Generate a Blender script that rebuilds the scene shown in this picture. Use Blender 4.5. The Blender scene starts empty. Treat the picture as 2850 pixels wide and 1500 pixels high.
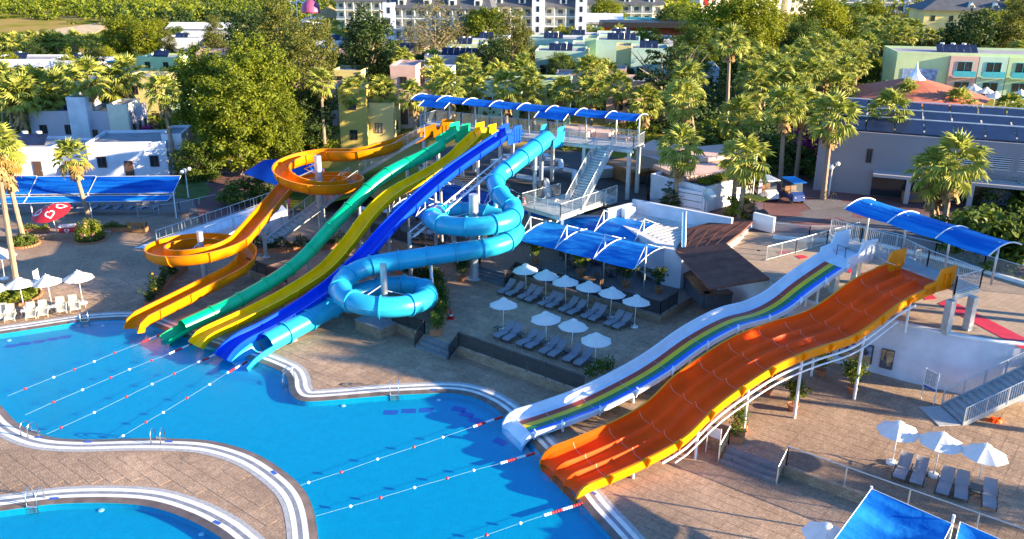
import bpy, bmesh, math, random
import numpy as np
from mathutils import Vector, Matrix, geometry
random.seed(7)
SC = bpy.context.scene
COL = SC.collection
# ------------------------------------------------------------------ camera
PW, PH, FPX, CAMH = 2850.0, 1500.0, 2428.0, 25.5
PITCH, ROLL = math.atan(900/2428.0), math.radians(0.35)
FW = Vector((0, math.cos(PITCH), -math.sin(PITCH)))
_R, _U = Vector((1, 0, 0)), Vector((0, math.sin(PITCH), math.cos(PITCH)))
RT = _R*math.cos(ROLL) + _U*math.sin(ROLL)
UP = _U*math.cos(ROLL) - _R*math.sin(ROLL)
CAMP = Vector((0, 0, CAMH))
cd = bpy.data.cameras.new('camera'); cam = bpy.data.objects.new('camera', cd); COL.objects.link(cam)
cd.sensor_width = 36; cd.lens = 36*FPX/PW; cd.clip_end = 5000; cd.clip_start = 0.5
M = Matrix((RT, UP, -FW)).transposed().to_4x4(); M.translation = CAMP
cam.matrix_world = M
SC.camera = cam
def at(x, y, z=0.0):
    d = FW*FPX + RT*(x-PW/2) + UP*(PH/2-y)
    return CAMP + d*((z-CAMH)/d.z)
def ray_plane(x, y, E, ang, off=0.0):
    a = math.radians(ang); dx, dy = math.sin(a), math.cos(a); nx, ny = dy, -dx
    d = FW*FPX + RT*(x-PW/2) + UP*(PH/2-y)
    ex, ey = E[0]+nx*off, E[1]+ny*off
    t = (ex*nx+ey*ny)/(d.x*nx+d.y*ny)
    p = CAMP + d*t
    return (p.x-ex)*dx+(p.y-ey)*dy, p.z
def on_depth(x, y, Y):
    d = FW*FPX + RT*(x-PW/2) + UP*(PH/2-y)
    return CAMP + d*(Y/d.y)
# ------------------------------------------------------------------ light
SUN_EL, SUN_DIR = math.radians(13.0), Vector((0.962, -0.272, 0)).normalized()
w = bpy.data.worlds.new('World'); SC.world = w; w.use_nodes = True
nt = w.node_tree; bg = nt.nodes['Background']
sky = nt.nodes.new('ShaderNodeTexSky'); sky.sky_type = 'NISHITA'; sky.sun_disc = False
sky.sun_elevation = SUN_EL; sky.sun_rotation = math.atan2(SUN_DIR.x, SUN_DIR.y)
sky.air_density = 1.0; sky.dust_density = 0.0; sky.ozone_density = 6.0
nt.links.new(sky.outputs[0], bg.inputs[0]); bg.inputs[1].default_value = 0.118
sl = bpy.data.lights.new('sun', 'SUN'); sl.energy = 5.0; sl.angle = math.radians(0.5); sl.color = (1.0, 0.80, 0.52)
so = bpy.data.objects.new('sun', sl); COL.objects.link(so)
sv = Vector((SUN_DIR.x*math.cos(SUN_EL), SUN_DIR.y*math.cos(SUN_EL), math.sin(SUN_EL)))
so.rotation_euler = sv.to_track_quat('Z', 'Y').to_euler(); so.location = (60, -20, 60)
vs = SC.view_settings; vs.view_transform = 'Standard'; vs.look = 'None'; vs.exposure = 2.12; vs.gamma = 1.0
vs.use_curve_mapping = False
SC.cycles.max_bounces = 6; SC.cycles.diffuse_bounces = 3; SC.cycles.glossy_bounces = 3
SC.cycles.transparent_max_bounces = 12; SC.cycles.transmission_bounces = 3
SC.cycles.caustics_reflective = False; SC.cycles.caustics_refractive = False
SC.cycles.use_denoising = True
# ------------------------------------------------------------------ materials
MATS = {}
def newmat(name):
    m = bpy.data.materials.new(name); m.use_nodes = True; n = m.node_tree
    MATS[name] = m
    return m, n, n.nodes['Principled BSDF']
def mat(name, col, rough=0.6, metal=0.0, var=0.12, nscale=1.5, bump=0.0, bscale=20.0, island=0.0, coat=0.0, trans=0.0, alpha=1.0, spec=0.5, objrand=0.0):
    """plain paint / plastic / metal with soft uneven tone"""
    m, n, b = newmat(name)
    L = n.links
    tc = n.nodes.new('ShaderNodeTexCoord')
    no = n.nodes.new('ShaderNodeTexNoise'); no.inputs['Scale'].default_value = nscale; no.inputs['Detail'].default_value = 5
    L.new(tc.outputs['Object'], no.inputs['Vector'])
    mr = n.nodes.new('ShaderNodeMapRange'); mr.inputs[1].default_value = 0.3; mr.inputs[2].default_value = 0.7
    mr.inputs[3].default_value = 1-var; mr.inputs[4].default_value = 1+var
    L.new(no.outputs[0], mr.inputs[0])
    val = mr.outputs[0]
    def mul(a, src, amt):
        r = n.nodes.new('ShaderNodeMapRange'); r.inputs[3].default_value = 1-amt; r.inputs[4].default_value = 1+amt
        L.new(src, r.inputs[0]); k = n.nodes.new('ShaderNodeMath'); k.operation = 'MULTIPLY'
        L.new(a, k.inputs[0]); L.new(r.outputs[0], k.inputs[1]); return k.outputs[0]
    if island:
        g = n.nodes.new('ShaderNodeNewGeometry'); val = mul(val, g.outputs['Random Per Island'], island)
    if objrand:
        oi = n.nodes.new('ShaderNodeObjectInfo'); val = mul(val, oi.outputs['Random'], objrand)
    vm = n.nodes.new('ShaderNodeVectorMath'); vm.operation = 'SCALE'
    vm.inputs[0].default_value = col[:3]; L.new(val, vm.inputs['Scale'])
    L.new(vm.outputs[0], b.inputs['Base Color'])
    b.inputs['Roughness'].default_value = rough; b.inputs['Metallic'].default_value = metal
    b.inputs['Specular IOR Level'].default_value = spec
    if coat: b.inputs['Coat Weight'].default_value = coat; b.inputs['Coat Roughness'].default_value = 0.08
    if bump:
        n2 = n.nodes.new('ShaderNodeTexNoise'); n2.inputs['Scale'].default_value = bscale; n2.inputs['Detail'].default_value = 4
        L.new(tc.outputs['Object'], n2.inputs['Vector'])
        bp = n.nodes.new('ShaderNodeBump'); bp.inputs['Strength'].default_value = bump; bp.inputs['Distance'].default_value = 0.05
        L.new(n2.outputs[0], bp.inputs['Height']); L.new(bp.outputs[0], b.inputs['Normal'])
    if trans or alpha < 1:
        out = n.nodes['Material Output']; mix = n.nodes.new('ShaderNodeMixShader')
        if trans:
            t = n.nodes.new('ShaderNodeBsdfTranslucent'); L.new(vm.outputs[0], t.inputs[0]); mix.inputs[0].default_value = trans
            L.new(b.outputs[0], mix.inputs[1]); L.new(t.outputs[0], mix.inputs[2])
        else:
            t = n.nodes.new('ShaderNodeBsdfTransparent'); mix.inputs[0].default_value = alpha
            L.new(t.outputs[0], mix.inputs[1]); L.new(b.outputs[0], mix.inputs[2])
        L.new(mix.outputs[0], out.inputs[0])
    return m
def leafmat(name, c1, c2, trans=0.35, rough=0.55):
    """foliage: tone differs from leaf to leaf and from plant to plant, light passes through"""
    m, n, b = newmat(name); L = n.links
    g = n.nodes.new('ShaderNodeNewGeometry'); oi = n.nodes.new('ShaderNodeObjectInfo')
    a = n.nodes.new('ShaderNodeMath'); a.operation = 'MULTIPLY_ADD'
    L.new(oi.outputs['Random'], a.inputs[0]); a.inputs[1].default_value = 0.35; 
    h = n.nodes.new('ShaderNodeMath'); h.operation = 'MULTIPLY'; L.new(g.outputs['Random Per Island'], h.inputs[0]); h.inputs[1].default_value = 0.65
    L.new(h.outputs[0], a.inputs[2])
    mx = n.nodes.new('ShaderNodeMix'); mx.data_type = 'RGBA'
    L.new(a.outputs[0], mx.inputs[0]); mx.inputs[6].default_value = (*c1, 1); mx.inputs[7].default_value = (*c2, 1)
    L.new(mx.outputs[2], b.inputs['Base Color']); b.inputs['Roughness'].default_value = rough
    b.inputs['Specular IOR Level'].default_value = 0.3
    t = n.nodes.new('ShaderNodeBsdfTranslucent'); L.new(mx.outputs[2], t.inputs[0])
    ms = n.nodes.new('ShaderNodeMixShader'); ms.inputs[0].default_value = trans
    L.new(b.outputs[0], ms.inputs[1]); L.new(t.outputs[0], ms.inputs[2]); L.new(ms.outputs[0], n.nodes['Material Output'].inputs[0])
    return m
def brickmat(name, c1, c2, mortar, bw, bh, rot=0.0, msize=0.012, stain=0.3, rough=0.75, vertical=False, weave=0.0, pscale=1.0):
    """pavers / block work; grime in big soft patches"""
    m, n, b = newmat(name); L = n.links
    tc = n.nodes.new('ShaderNodeTexCoord'); mp = n.nodes.new('ShaderNodeMapping')
    mp.inputs['Rotation'].default_value = (math.radians(90) if vertical else 0, 0, rot)
    geo = n.nodes.new('ShaderNodeNewGeometry')
    if vertical:
        sp = n.nodes.new('ShaderNodeSeparateXYZ'); L.new(geo.outputs['Position'], sp.inputs[0])
        ad = n.nodes.new('ShaderNodeMath'); ad.operation = 'SUBTRACT'; L.new(sp.outputs[0], ad.inputs[0]); L.new(sp.outputs[1], ad.inputs[1])
        cb = n.nodes.new('ShaderNodeCombineXYZ'); L.new(ad.outputs[0], cb.inputs[0]); L.new(sp.outputs[2], cb.inputs[1])
        L.new(cb.outputs[0], mp.inputs[0]); mp.inputs['Rotation'].default_value = (0, 0, 0)
    else: L.new(geo.outputs['Position'], mp.inputs[0])
    def brick(vec, off):
        br = n.nodes.new('ShaderNodeTexBrick'); br.offset = 0.5
        br.inputs['Scale'].default_value = 1.0; br.inputs['Brick Width'].default_value = bw; br.inputs['Row Height'].default_value = bh
        br.inputs['Mortar Size'].default_value = msize; br.inputs['Mortar Smooth'].default_value = 0.2; br.inputs['Bias'].default_value = 0.0
        br.inputs['Color1'].default_value = (*c1, 1); br.inputs['Color2'].default_value = (*c2, 1); br.inputs['Mortar'].default_value = (*mortar, 1)
        L.new(vec, br.inputs['Vector']); return br
    b1 = brick(mp.outputs[0], 0)
    colr = b1.outputs[0]; fac = b1.outputs[1]
    if weave:
        mp2 = n.nodes.new('ShaderNodeMapping'); mp2.inputs['Rotation'].default_value = (0, 0, math.radians(90)); mp2.inputs['Location'].default_value = (0.13, 0.07, 0)
        L.new(mp.outputs[0], mp2.inputs[0]); b2 = brick(mp2.outputs[0], 0)
        ck = n.nodes.new('ShaderNodeTexChecker'); ck.inputs['Scale'].default_value = 1.0/weave
        L.new(mp.outputs[0], ck.inputs[0])
        mx = n.nodes.new('ShaderNodeMix'); mx.data_type = 'RGBA'; L.new(ck.outputs[1], mx.inputs[0])
        L.new(b1.outputs[0], mx.inputs[6]); L.new(b2.outputs[0], mx.inputs[7]); colr = mx.outputs[2]
    no = n.nodes.new('ShaderNodeTexNoise'); no.inputs['Scale'].default_value = 0.22; no.inputs['Detail'].default_value = 7; no.inputs['Roughness'].default_value = 0.65
    L.new(geo.outputs['Position'], no.inputs['Vector'])
    mr = n.nodes.new('ShaderNodeMapRange'); mr.inputs[1].default_value = 0.3; mr.inputs[2].default_value = 0.72; mr.inputs[3].default_value = 1-stain; mr.inputs[4].default_value = 1+stain*0.6
    L.new(no.outputs[0], mr.inputs[0])
    g = n.nodes.new('ShaderNodeNewGeometry'); r2 = n.nodes.new('ShaderNodeMapRange'); r2.inputs[3].default_value = 0.86; r2.inputs[4].default_value = 1.12
    L.new(g.outputs['Random Per Island'], r2.inputs[0])
    k = n.nodes.new('ShaderNodeMath'); k.operation = 'MULTIPLY'; L.new(mr.outputs[0], k.inputs[0]); L.new(r2.outputs[0], k.inputs[1])
    vm = n.nodes.new('ShaderNodeVectorMath'); vm.operation = 'SCALE'; L.new(colr, vm.inputs[0]); L.new(k.outputs[0], vm.inputs['Scale'])
    L.new(vm.outputs[0], b.inputs['Base Color']); b.inputs['Roughness'].default_value = rough
    b.inputs['Specular IOR Level'].default_value = 0.25
    bp = n.nodes.new('ShaderNodeBump'); bp.inputs['Strength'].default_value = 0.35; bp.inputs['Distance'].default_value = 0.01; bp.invert = True
    L.new(fac, bp.inputs['Height']); L.new(bp.outputs[0], b.inputs['Normal'])
    return m
AX = math.radians(-38.3)     # the site's main axis
mat('white_paint', (0.78, 0.77, 0.74), 0.55, var=0.07, bump=0.05)
mat('cream_paint', (0.74, 0.68, 0.55), 0.6, var=0.08)
mat('white_wall', (0.62, 0.64, 0.72), 0.75, var=0.13, nscale=0.8, bump=0.08, bscale=6)
mat('mint_wall', (0.46, 0.62, 0.48), 0.8, var=0.08, nscale=0.5)
mat('green_wall', (0.5, 0.62, 0.33), 0.8, var=0.08, nscale=0.5)
mat('yellow_wall', (0.66, 0.55, 0.22), 0.8, var=0.08, nscale=0.5)
mat('ochre_wall', (0.55, 0.42, 0.1), 0.8, var=0.08, nscale=0.5)
mat('pink_wall', (0.62, 0.4, 0.33), 0.8, var=0.08, nscale=0.5)
mat('lilac_wall', (0.5, 0.45, 0.52), 0.8, var=0.06, nscale=0.4)
mat('taupe_wall', (0.4, 0.36, 0.37), 0.85, var=0.06, nscale=0.4)
mat('hall_wall', (0.27, 0.25, 0.275), 0.85, var=0.06, nscale=0.4); mat('hotel_glass', (0.10, 0.105, 0.12), 0.2, var=0.2, nscale=0.5)
mat('roof_grey', (0.26, 0.26, 0.28), 0.9, var=0.22, nscale=0.6, bump=0.2, bscale=8)
mat('roof_pale', (0.55, 0.53, 0.5), 0.9, var=0.15, nscale=0.6)
mat('dark_glass', (0.02, 0.028, 0.035), 0.08, var=0.0, spec=0.8)
mat('frame_brown', (0.09, 0.05, 0.035), 0.5)
mat('frame_white', (0.7, 0.7, 0.68), 0.5)
mat('steel', (0.42, 0.45, 0.46), 0.38, 0.55, var=0.1)
mat('galv', (0.5, 0.54, 0.56), 0.42, 0.5, var=0.14, nscale=3)
mat('galv_deck', (0.42, 0.43, 0.43), 0.6, 0.2, var=0.12, nscale=2)
mat('dark_metal', (0.03, 0.032, 0.035), 0.45, 0.3)
mat('chrome', (0.7, 0.7, 0.7), 0.15, 1.0, var=0.0)
mat('white_pole', (0.75, 0.75, 0.73), 0.45, var=0.06)
mat('slide_orange', (0.74, 0.22, 0.001), 0.36, var=0.13, nscale=0.9, spec=0.25)
mat('slide_red', (1.0, 0.075, 0.0002), 0.42, var=0.16, nscale=0.7, spec=0.12)
mat('slide_rim', (0.88, 0.26, 0.001), 0.36, var=0.08, spec=0.25)
mat('slide_green', (0.0, 0.50, 0.19), 0.3, var=0.12, nscale=0.9, spec=0.4)
mat('slide_yellow', (0.98, 0.55, 0.0), 0.36, var=0.12, nscale=0.9, spec=0.2)
mat('slide_blue', (0.003, 0.06, 0.66), 0.32, var=0.14, nscale=0.9, spec=0.3)
mat('slide_cyan', (0.02, 0.36, 0.56), 0.28, var=0.1, nscale=0.9, spec=0.45)
mat('slide_cyan_dark', (0.0, 0.2, 0.42), 0.3, var=0.08)
mat('slide_white', (0.62, 0.67, 0.76), 0.35, var=0.08, nscale=0.9, spec=0.3)
mat('stripe_red', (0.36, 0.045, 0.02), 0.28, var=0.1); mat('stripe_yellow', (0.72, 0.47, 0.0), 0.28, var=0.08)
mat('stripe_green', (0.01, 0.16, 0.06), 0.28, var=0.1); mat('stripe_blue', (0.0, 0.1, 0.62), 0.28, var=0.08)
def canopy(name, c1, c2):
    m, n, b = newmat(name); L = n.links; geo = n.nodes.new('ShaderNodeNewGeometry'); mp = n.nodes.new('ShaderNodeMapping')
    at_ = n.nodes.new('ShaderNodeAttribute'); at_.attribute_name = 'across'; mp.inputs['Scale'].default_value = (0.25, 0.25, 0.25); L.new(geo.outputs['Position'], mp.inputs[0])
    no = n.nodes.new('ShaderNodeTexNoise'); no.noise_dimensions = '4D'; no.inputs['Scale'].default_value = 1.0; no.inputs['Detail'].default_value = 5
    mw = n.nodes.new('ShaderNodeMath'); mw.operation = 'MULTIPLY'; mw.inputs[1].default_value = 7.0; L.new(at_.outputs['Fac'], mw.inputs[0]); L.new(mp.outputs[0], no.inputs['Vector']); L.new(mw.outputs[0], no.inputs['W'])
    cr = n.nodes.new('ShaderNodeValToRGB'); e = cr.color_ramp.elements; e[0].position = 0.4; e[0].color = (*c1, 1); e[1].position = 0.64; e[1].color = (*c2, 1); L.new(no.outputs[0], cr.inputs[0])
    L.new(cr.outputs[0], b.inputs['Base Color']); b.inputs['Roughness'].default_value = 0.6; b.inputs['Specular IOR Level'].default_value = 0.15
    n2 = n.nodes.new('ShaderNodeTexNoise'); n2.inputs['Scale'].default_value = 1.3; n2.inputs['Detail'].default_value = 3; L.new(geo.outputs['Position'], n2.inputs['Vector'])
    bp = n.nodes.new('ShaderNodeBump'); bp.inputs['Strength'].default_value = 0.5; bp.inputs['Distance'].default_value = 0.15; L.new(n2.outputs[0], bp.inputs['Height']); L.new(bp.outputs[0], b.inputs['Normal'])
    t = n.nodes.new('ShaderNodeBsdfTranslucent'); L.new(cr.outputs[0], t.inputs[0]); ms = n.nodes.new('ShaderNodeMixShader'); ms.inputs[0].default_value = 0.3
    L.new(b.outputs[0], ms.inputs[1]); L.new(t.outputs[0], ms.inputs[2]); L.new(ms.outputs[0], n.nodes['Material Output'].inputs[0])
canopy('canopy_blue', (0.0, 0.065, 0.42), (0.005, 0.17, 0.68)); canopy('canopy_light', (0.0, 0.12, 0.55), (0.02, 0.3, 0.78))
mat('umbrella_white', (0.78, 0.78, 0.76), 0.8, var=0.05, bump=0.1, bscale=3, trans=0.3)
mat('umbrella_red', (0.6, 0.015, 0.03), 0.6, var=0.08, trans=0.15)
mat('lounger_grey', (0.22, 0.22, 0.25), 0.75, var=0.1, bump=0.15, bscale=40)
mat('lounger_frame', (0.06, 0.062, 0.07), 0.5)
mat('lounger_beige', (0.52, 0.46, 0.36), 0.7, var=0.08, bump=0.12, bscale=40)
mat('beige_frame', (0.62, 0.58, 0.5), 0.5)
mat('coping_white', (0.68, 0.67, 0.62), 0.6, var=0.14, nscale=1.2, island=0.08)
mat('coping_grey', (0.2, 0.21, 0.24), 0.7, var=0.2, nscale=4, island=0.1)
mat('coping_edge', (0.33, 0.33, 0.34), 0.8, var=0.2, nscale=5)
mat('pool_rim', (0.13, 0.095, 0.08), 0.5, var=0.25, nscale=1.5, island=0.15)
mat('terracotta', (0.42, 0.16, 0.07), 0.8, var=0.15)
mat('soil', (0.05, 0.03, 0.02), 0.95)
mat('bark', (0.2, 0.15, 0.11), 0.95, var=0.3, nscale=2, bump=0.6, bscale=6)
mat('palm_bark', (0.27, 0.2, 0.14), 0.95, var=0.3, nscale=2, bump=0.6, bscale=9)
mat('thatch', (0.3, 0.19, 0.08), 0.95, var=0.3, nscale=3, island=0.4)
leafmat('palm_leaf', (0.13, 0.19, 0.015), (0.52, 0.50, 0.10))
leafmat('palm_leaf_dry', (0.3, 0.2, 0.05), (0.42, 0.3, 0.09), 0.3)
leafmat('leaf_bright', (0.045, 0.085, 0.005), (0.27, 0.30, 0.016), 0.4)
leafmat('leaf_mid', (0.035, 0.08, 0.01), (0.16, 0.2, 0.02), 0.35)
leafmat('leaf_dark', (0.02, 0.045, 0.01), (0.07, 0.11, 0.02), 0.3)
leafmat('leaf_olive', (0.05, 0.07, 0.01), (0.19, 0.19, 0.03), 0.35)
leafmat('leaf_dry', (0.16, 0.13, 0.04), (0.26, 0.22, 0.09), 0.3)
leafmat('leaf_gold', (0.07, 0.11, 0.004), (0.32, 0.33, 0.012), 0.4)
leafmat('bougainvillea', (0.16, 0.01, 0.09), (0.42, 0.02, 0.2), 0.3)
leafmat('flower_pink', (0.6, 0.18, 0.2), (0.75, 0.4, 0.35), 0.3)
leafmat('flower_orange', (0.75, 0.2, 0.0), (0.85, 0.4, 0.02), 0.3)
mat('bar_roof', (0.17, 0.075, 0.055), 0.9, spec=0.08, var=0.22, nscale=1.2, bump=0.2, bscale=3)
mat('seam_line', (0.75, 0.42, 0.3), 0.6)
mat('solar', (0.012, 0.022, 0.06), 0.4, var=0.25, nscale=0.8, spec=0.25)
mat('red_tile', (0.45, 0.12, 0.06), 0.8, var=0.15, nscale=1)
mat('wood', (0.24, 0.12, 0.05), 0.7, var=0.25, nscale=2)
mat('red_plastic', (0.6, 0.02, 0.02), 0.4); mat('yellow_plastic', (0.65, 0.42, 0.0), 0.4)
mat('duct', (0.5, 0.52, 0.54), 0.4, 0.4, var=0.1)
mat('red_print', (0.55, 0.02, 0.035), 0.5); mat('white_print', (0.8, 0.8, 0.8), 0.6, var=0.02); mat('blue_print', (0.03, 0.1, 0.4), 0.6)
mat('teal', (0.05, 0.4, 0.45), 0.5); mat('hotel_wall', (0.72, 0.66, 0.5), 0.8, var=0.06, nscale=0.2); mat('slate', (0.07, 0.075, 0.09), 0.8, var=0.2, nscale=1)
mat('dark_roof', (0.055, 0.048, 0.045), 0.9, var=0.3, nscale=0.5); mat('asphalt_dark', (0.04, 0.04, 0.045), 0.9)
mat('black', (0.01, 0.01, 0.012), 0.5); mat('cart_blue', (0.02, 0.05, 0.2), 0.35); mat('magenta', (0.5, 0.03, 0.22), 0.4); mat('dome_pink', (0.3, 0.06, 0.15), 0.5)
mat('rubber', (0.02, 0.02, 0.022), 0.8); mat('pale_print', (0.62, 0.62, 0.66), 0.5, var=0.03)
mat('mesh_fabric', (0.012, 0.013, 0.016), 0.7, alpha=0.86); mat('tinted_glass', (0.04, 0.05, 0.06), 0.06, alpha=0.42, var=0.0, spec=0.7)
mat('clear_glass', (0.3, 0.36, 0.4), 0.05, alpha=0.3, var=0.0, spec=0.8)
brickmat('paving', (0.50, 0.345, 0.235), (0.35, 0.235, 0.155), (0.21, 0.145, 0.105), 0.34, 0.115, AX, 0.012, 0.36, weave=0.345)
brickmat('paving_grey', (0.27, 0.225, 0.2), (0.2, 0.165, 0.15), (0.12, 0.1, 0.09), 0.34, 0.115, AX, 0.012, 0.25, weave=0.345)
brickmat('paving_upper', (0.42, 0.31, 0.22), (0.36, 0.26, 0.18), (0.24, 0.17, 0.12), 0.4, 0.4, AX, 0.012, 0.2)
brickmat('plaza_red', (0.19, 0.085, 0.08), (0.15, 0.07, 0.068), (0.1, 0.065, 0.06), 0.3, 0.15, AX, 0.012, 0.25)
brickmat('plaza_grey', (0.19, 0.17, 0.175), (0.16, 0.14, 0.145), (0.1, 0.085, 0.09), 0.3, 0.15, AX, 0.012, 0.25)
brickmat('block_wall', (0.36, 0.26, 0.18), (0.26, 0.17, 0.11), (0.18, 0.13, 0.1), 0.4, 0.16, 0, 0.012, 0.2, vertical=True)
brickmat('grey_step', (0.2, 0.2, 0.21), (0.17, 0.17, 0.18), (0.1, 0.1, 0.1), 1.2, 0.5, AX, 0.012, 0.25)
# pool shell, water
m, n, b = newmat('pool_tile'); L = n.links
tc = n.nodes.new('ShaderNodeTexCoord'); br = n.nodes.new('ShaderNodeTexBrick'); br.offset = 0
for k, v in (('Scale', 1.0), ('Brick Width', 0.25), ('Row Height', 0.25), ('Mortar Size', 0.01)): br.inputs[k].default_value = v
br.inputs['Color1'].default_value = (0.0, 0.345, 0.50, 1); br.inputs['Color2'].default_value = (0.0, 0.335, 0.49, 1); br.inputs['Mortar'].default_value = (0.005, 0.36, 0.515, 1)
L.new(tc.outputs['Object'], br.inputs['Vector'])
nz = n.nodes.new('ShaderNodeTexNoise'); nz.inputs['Scale'].default_value = 2.2; nz.inputs['Detail'].default_value = 6; nz.inputs['Distortion'].default_value = 1.2; L.new(tc.outputs['Object'], nz.inputs['Vector'])
mr = n.nodes.new('ShaderNodeMapRange'); mr.inputs[1].default_value = 0.3; mr.inputs[2].default_value = 0.7; mr.inputs[3].default_value = 0.94; mr.inputs[4].default_value = 1.06; L.new(nz.outputs[0], mr.inputs[0])
vm = n.nodes.new('ShaderNodeVectorMath'); vm.operation = 'SCALE'; L.new(br.outputs[0], vm.inputs[0]); L.new(mr.outputs[0], vm.inputs['Scale']); L.new(vm.outputs[0], b.inputs['Base Color']); b.inputs['Roughness'].default_value = 0.5
b.inputs['Specular IOR Level'].default_value = 0.0
m, n, b = newmat('water'); L = n.links
tc = n.nodes.new('ShaderNodeTexCoord')
n1 = n.nodes.new('ShaderNodeTexNoise'); n1.inputs['Scale'].default_value = 6.5; n1.inputs['Detail'].default_value = 5; n1.inputs['Distortion'].default_value = 0.5
L.new(tc.outputs['Object'], n1.inputs['Vector'])
bp = n.nodes.new('ShaderNodeBump'); bp.inputs['Strength'].default_value = 0.4; bp.inputs['Distance'].default_value = 0.06; L.new(n1.outputs[0], bp.inputs['Height'])
tr = n.nodes.new('ShaderNodeBsdfTransparent'); tr.inputs[0].default_value = (0.62, 0.90, 0.99, 1)
gl = n.nodes.new('ShaderNodeBsdfGlossy'); gl.inputs['Roughness'].default_value = 0.03; L.new(bp.outputs[0], gl.inputs['Normal'])
fr = n.nodes.new('ShaderNodeFresnel'); L.new(bp.outputs[0], fr.inputs['Normal'])
geo = n.nodes.new('ShaderNodeNewGeometry'); mr = n.nodes.new('ShaderNodeMapRange'); mr.inputs[3].default_value = 1.33; mr.inputs[4].default_value = 1/1.33
L.new(geo.outputs['Backfacing'], mr.inputs[0]); L.new(mr.outputs[0], fr.inputs[0])
ms = n.nodes.new('ShaderNodeMixShader'); L.new(fr.outputs[0], ms.inputs[0]); L.new(tr.outputs[0], ms.inputs[1]); L.new(gl.outputs[0], ms.inputs[2])
L.new(ms.outputs[0], n.nodes['Material Output'].inputs[0])
# open country: dry grass, earth and green patches
m, n, b = newmat('country'); L = n.links
tc = n.nodes.new('ShaderNodeTexCoord'); n1 = n.nodes.new('ShaderNodeTexNoise'); n1.inputs['Scale'].default_value = 0.05; n1.inputs['Detail'].default_value = 9
L.new(tc.outputs['Object'], n1.inputs['Vector']); cr = n.nodes.new('ShaderNodeValToRGB'); e = cr.color_ramp.elements
e[0].position = 0.33; e[0].color = (0.05, 0.07, 0.012, 1); e[1].position = 0.56; e[1].color = (0.34, 0.24, 0.08, 1)
x = e.new(0.44); x.color = (0.2, 0.19, 0.03, 1)
L.new(n1.outputs[0], cr.inputs[0]); L.new(cr.outputs[0], b.inputs['Base Color']); b.inputs['Roughness'].default_value = 1.0; b.inputs['Specular IOR Level'].default_value = 0.0
mat('sandy', (0.5, 0.36, 0.2), 1.0, var=0.2, nscale=0.3); mat('lawn', (0.06, 0.1, 0.015), 1.0, var=0.3, nscale=0.8, bump=0.4, bscale=12)
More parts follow.
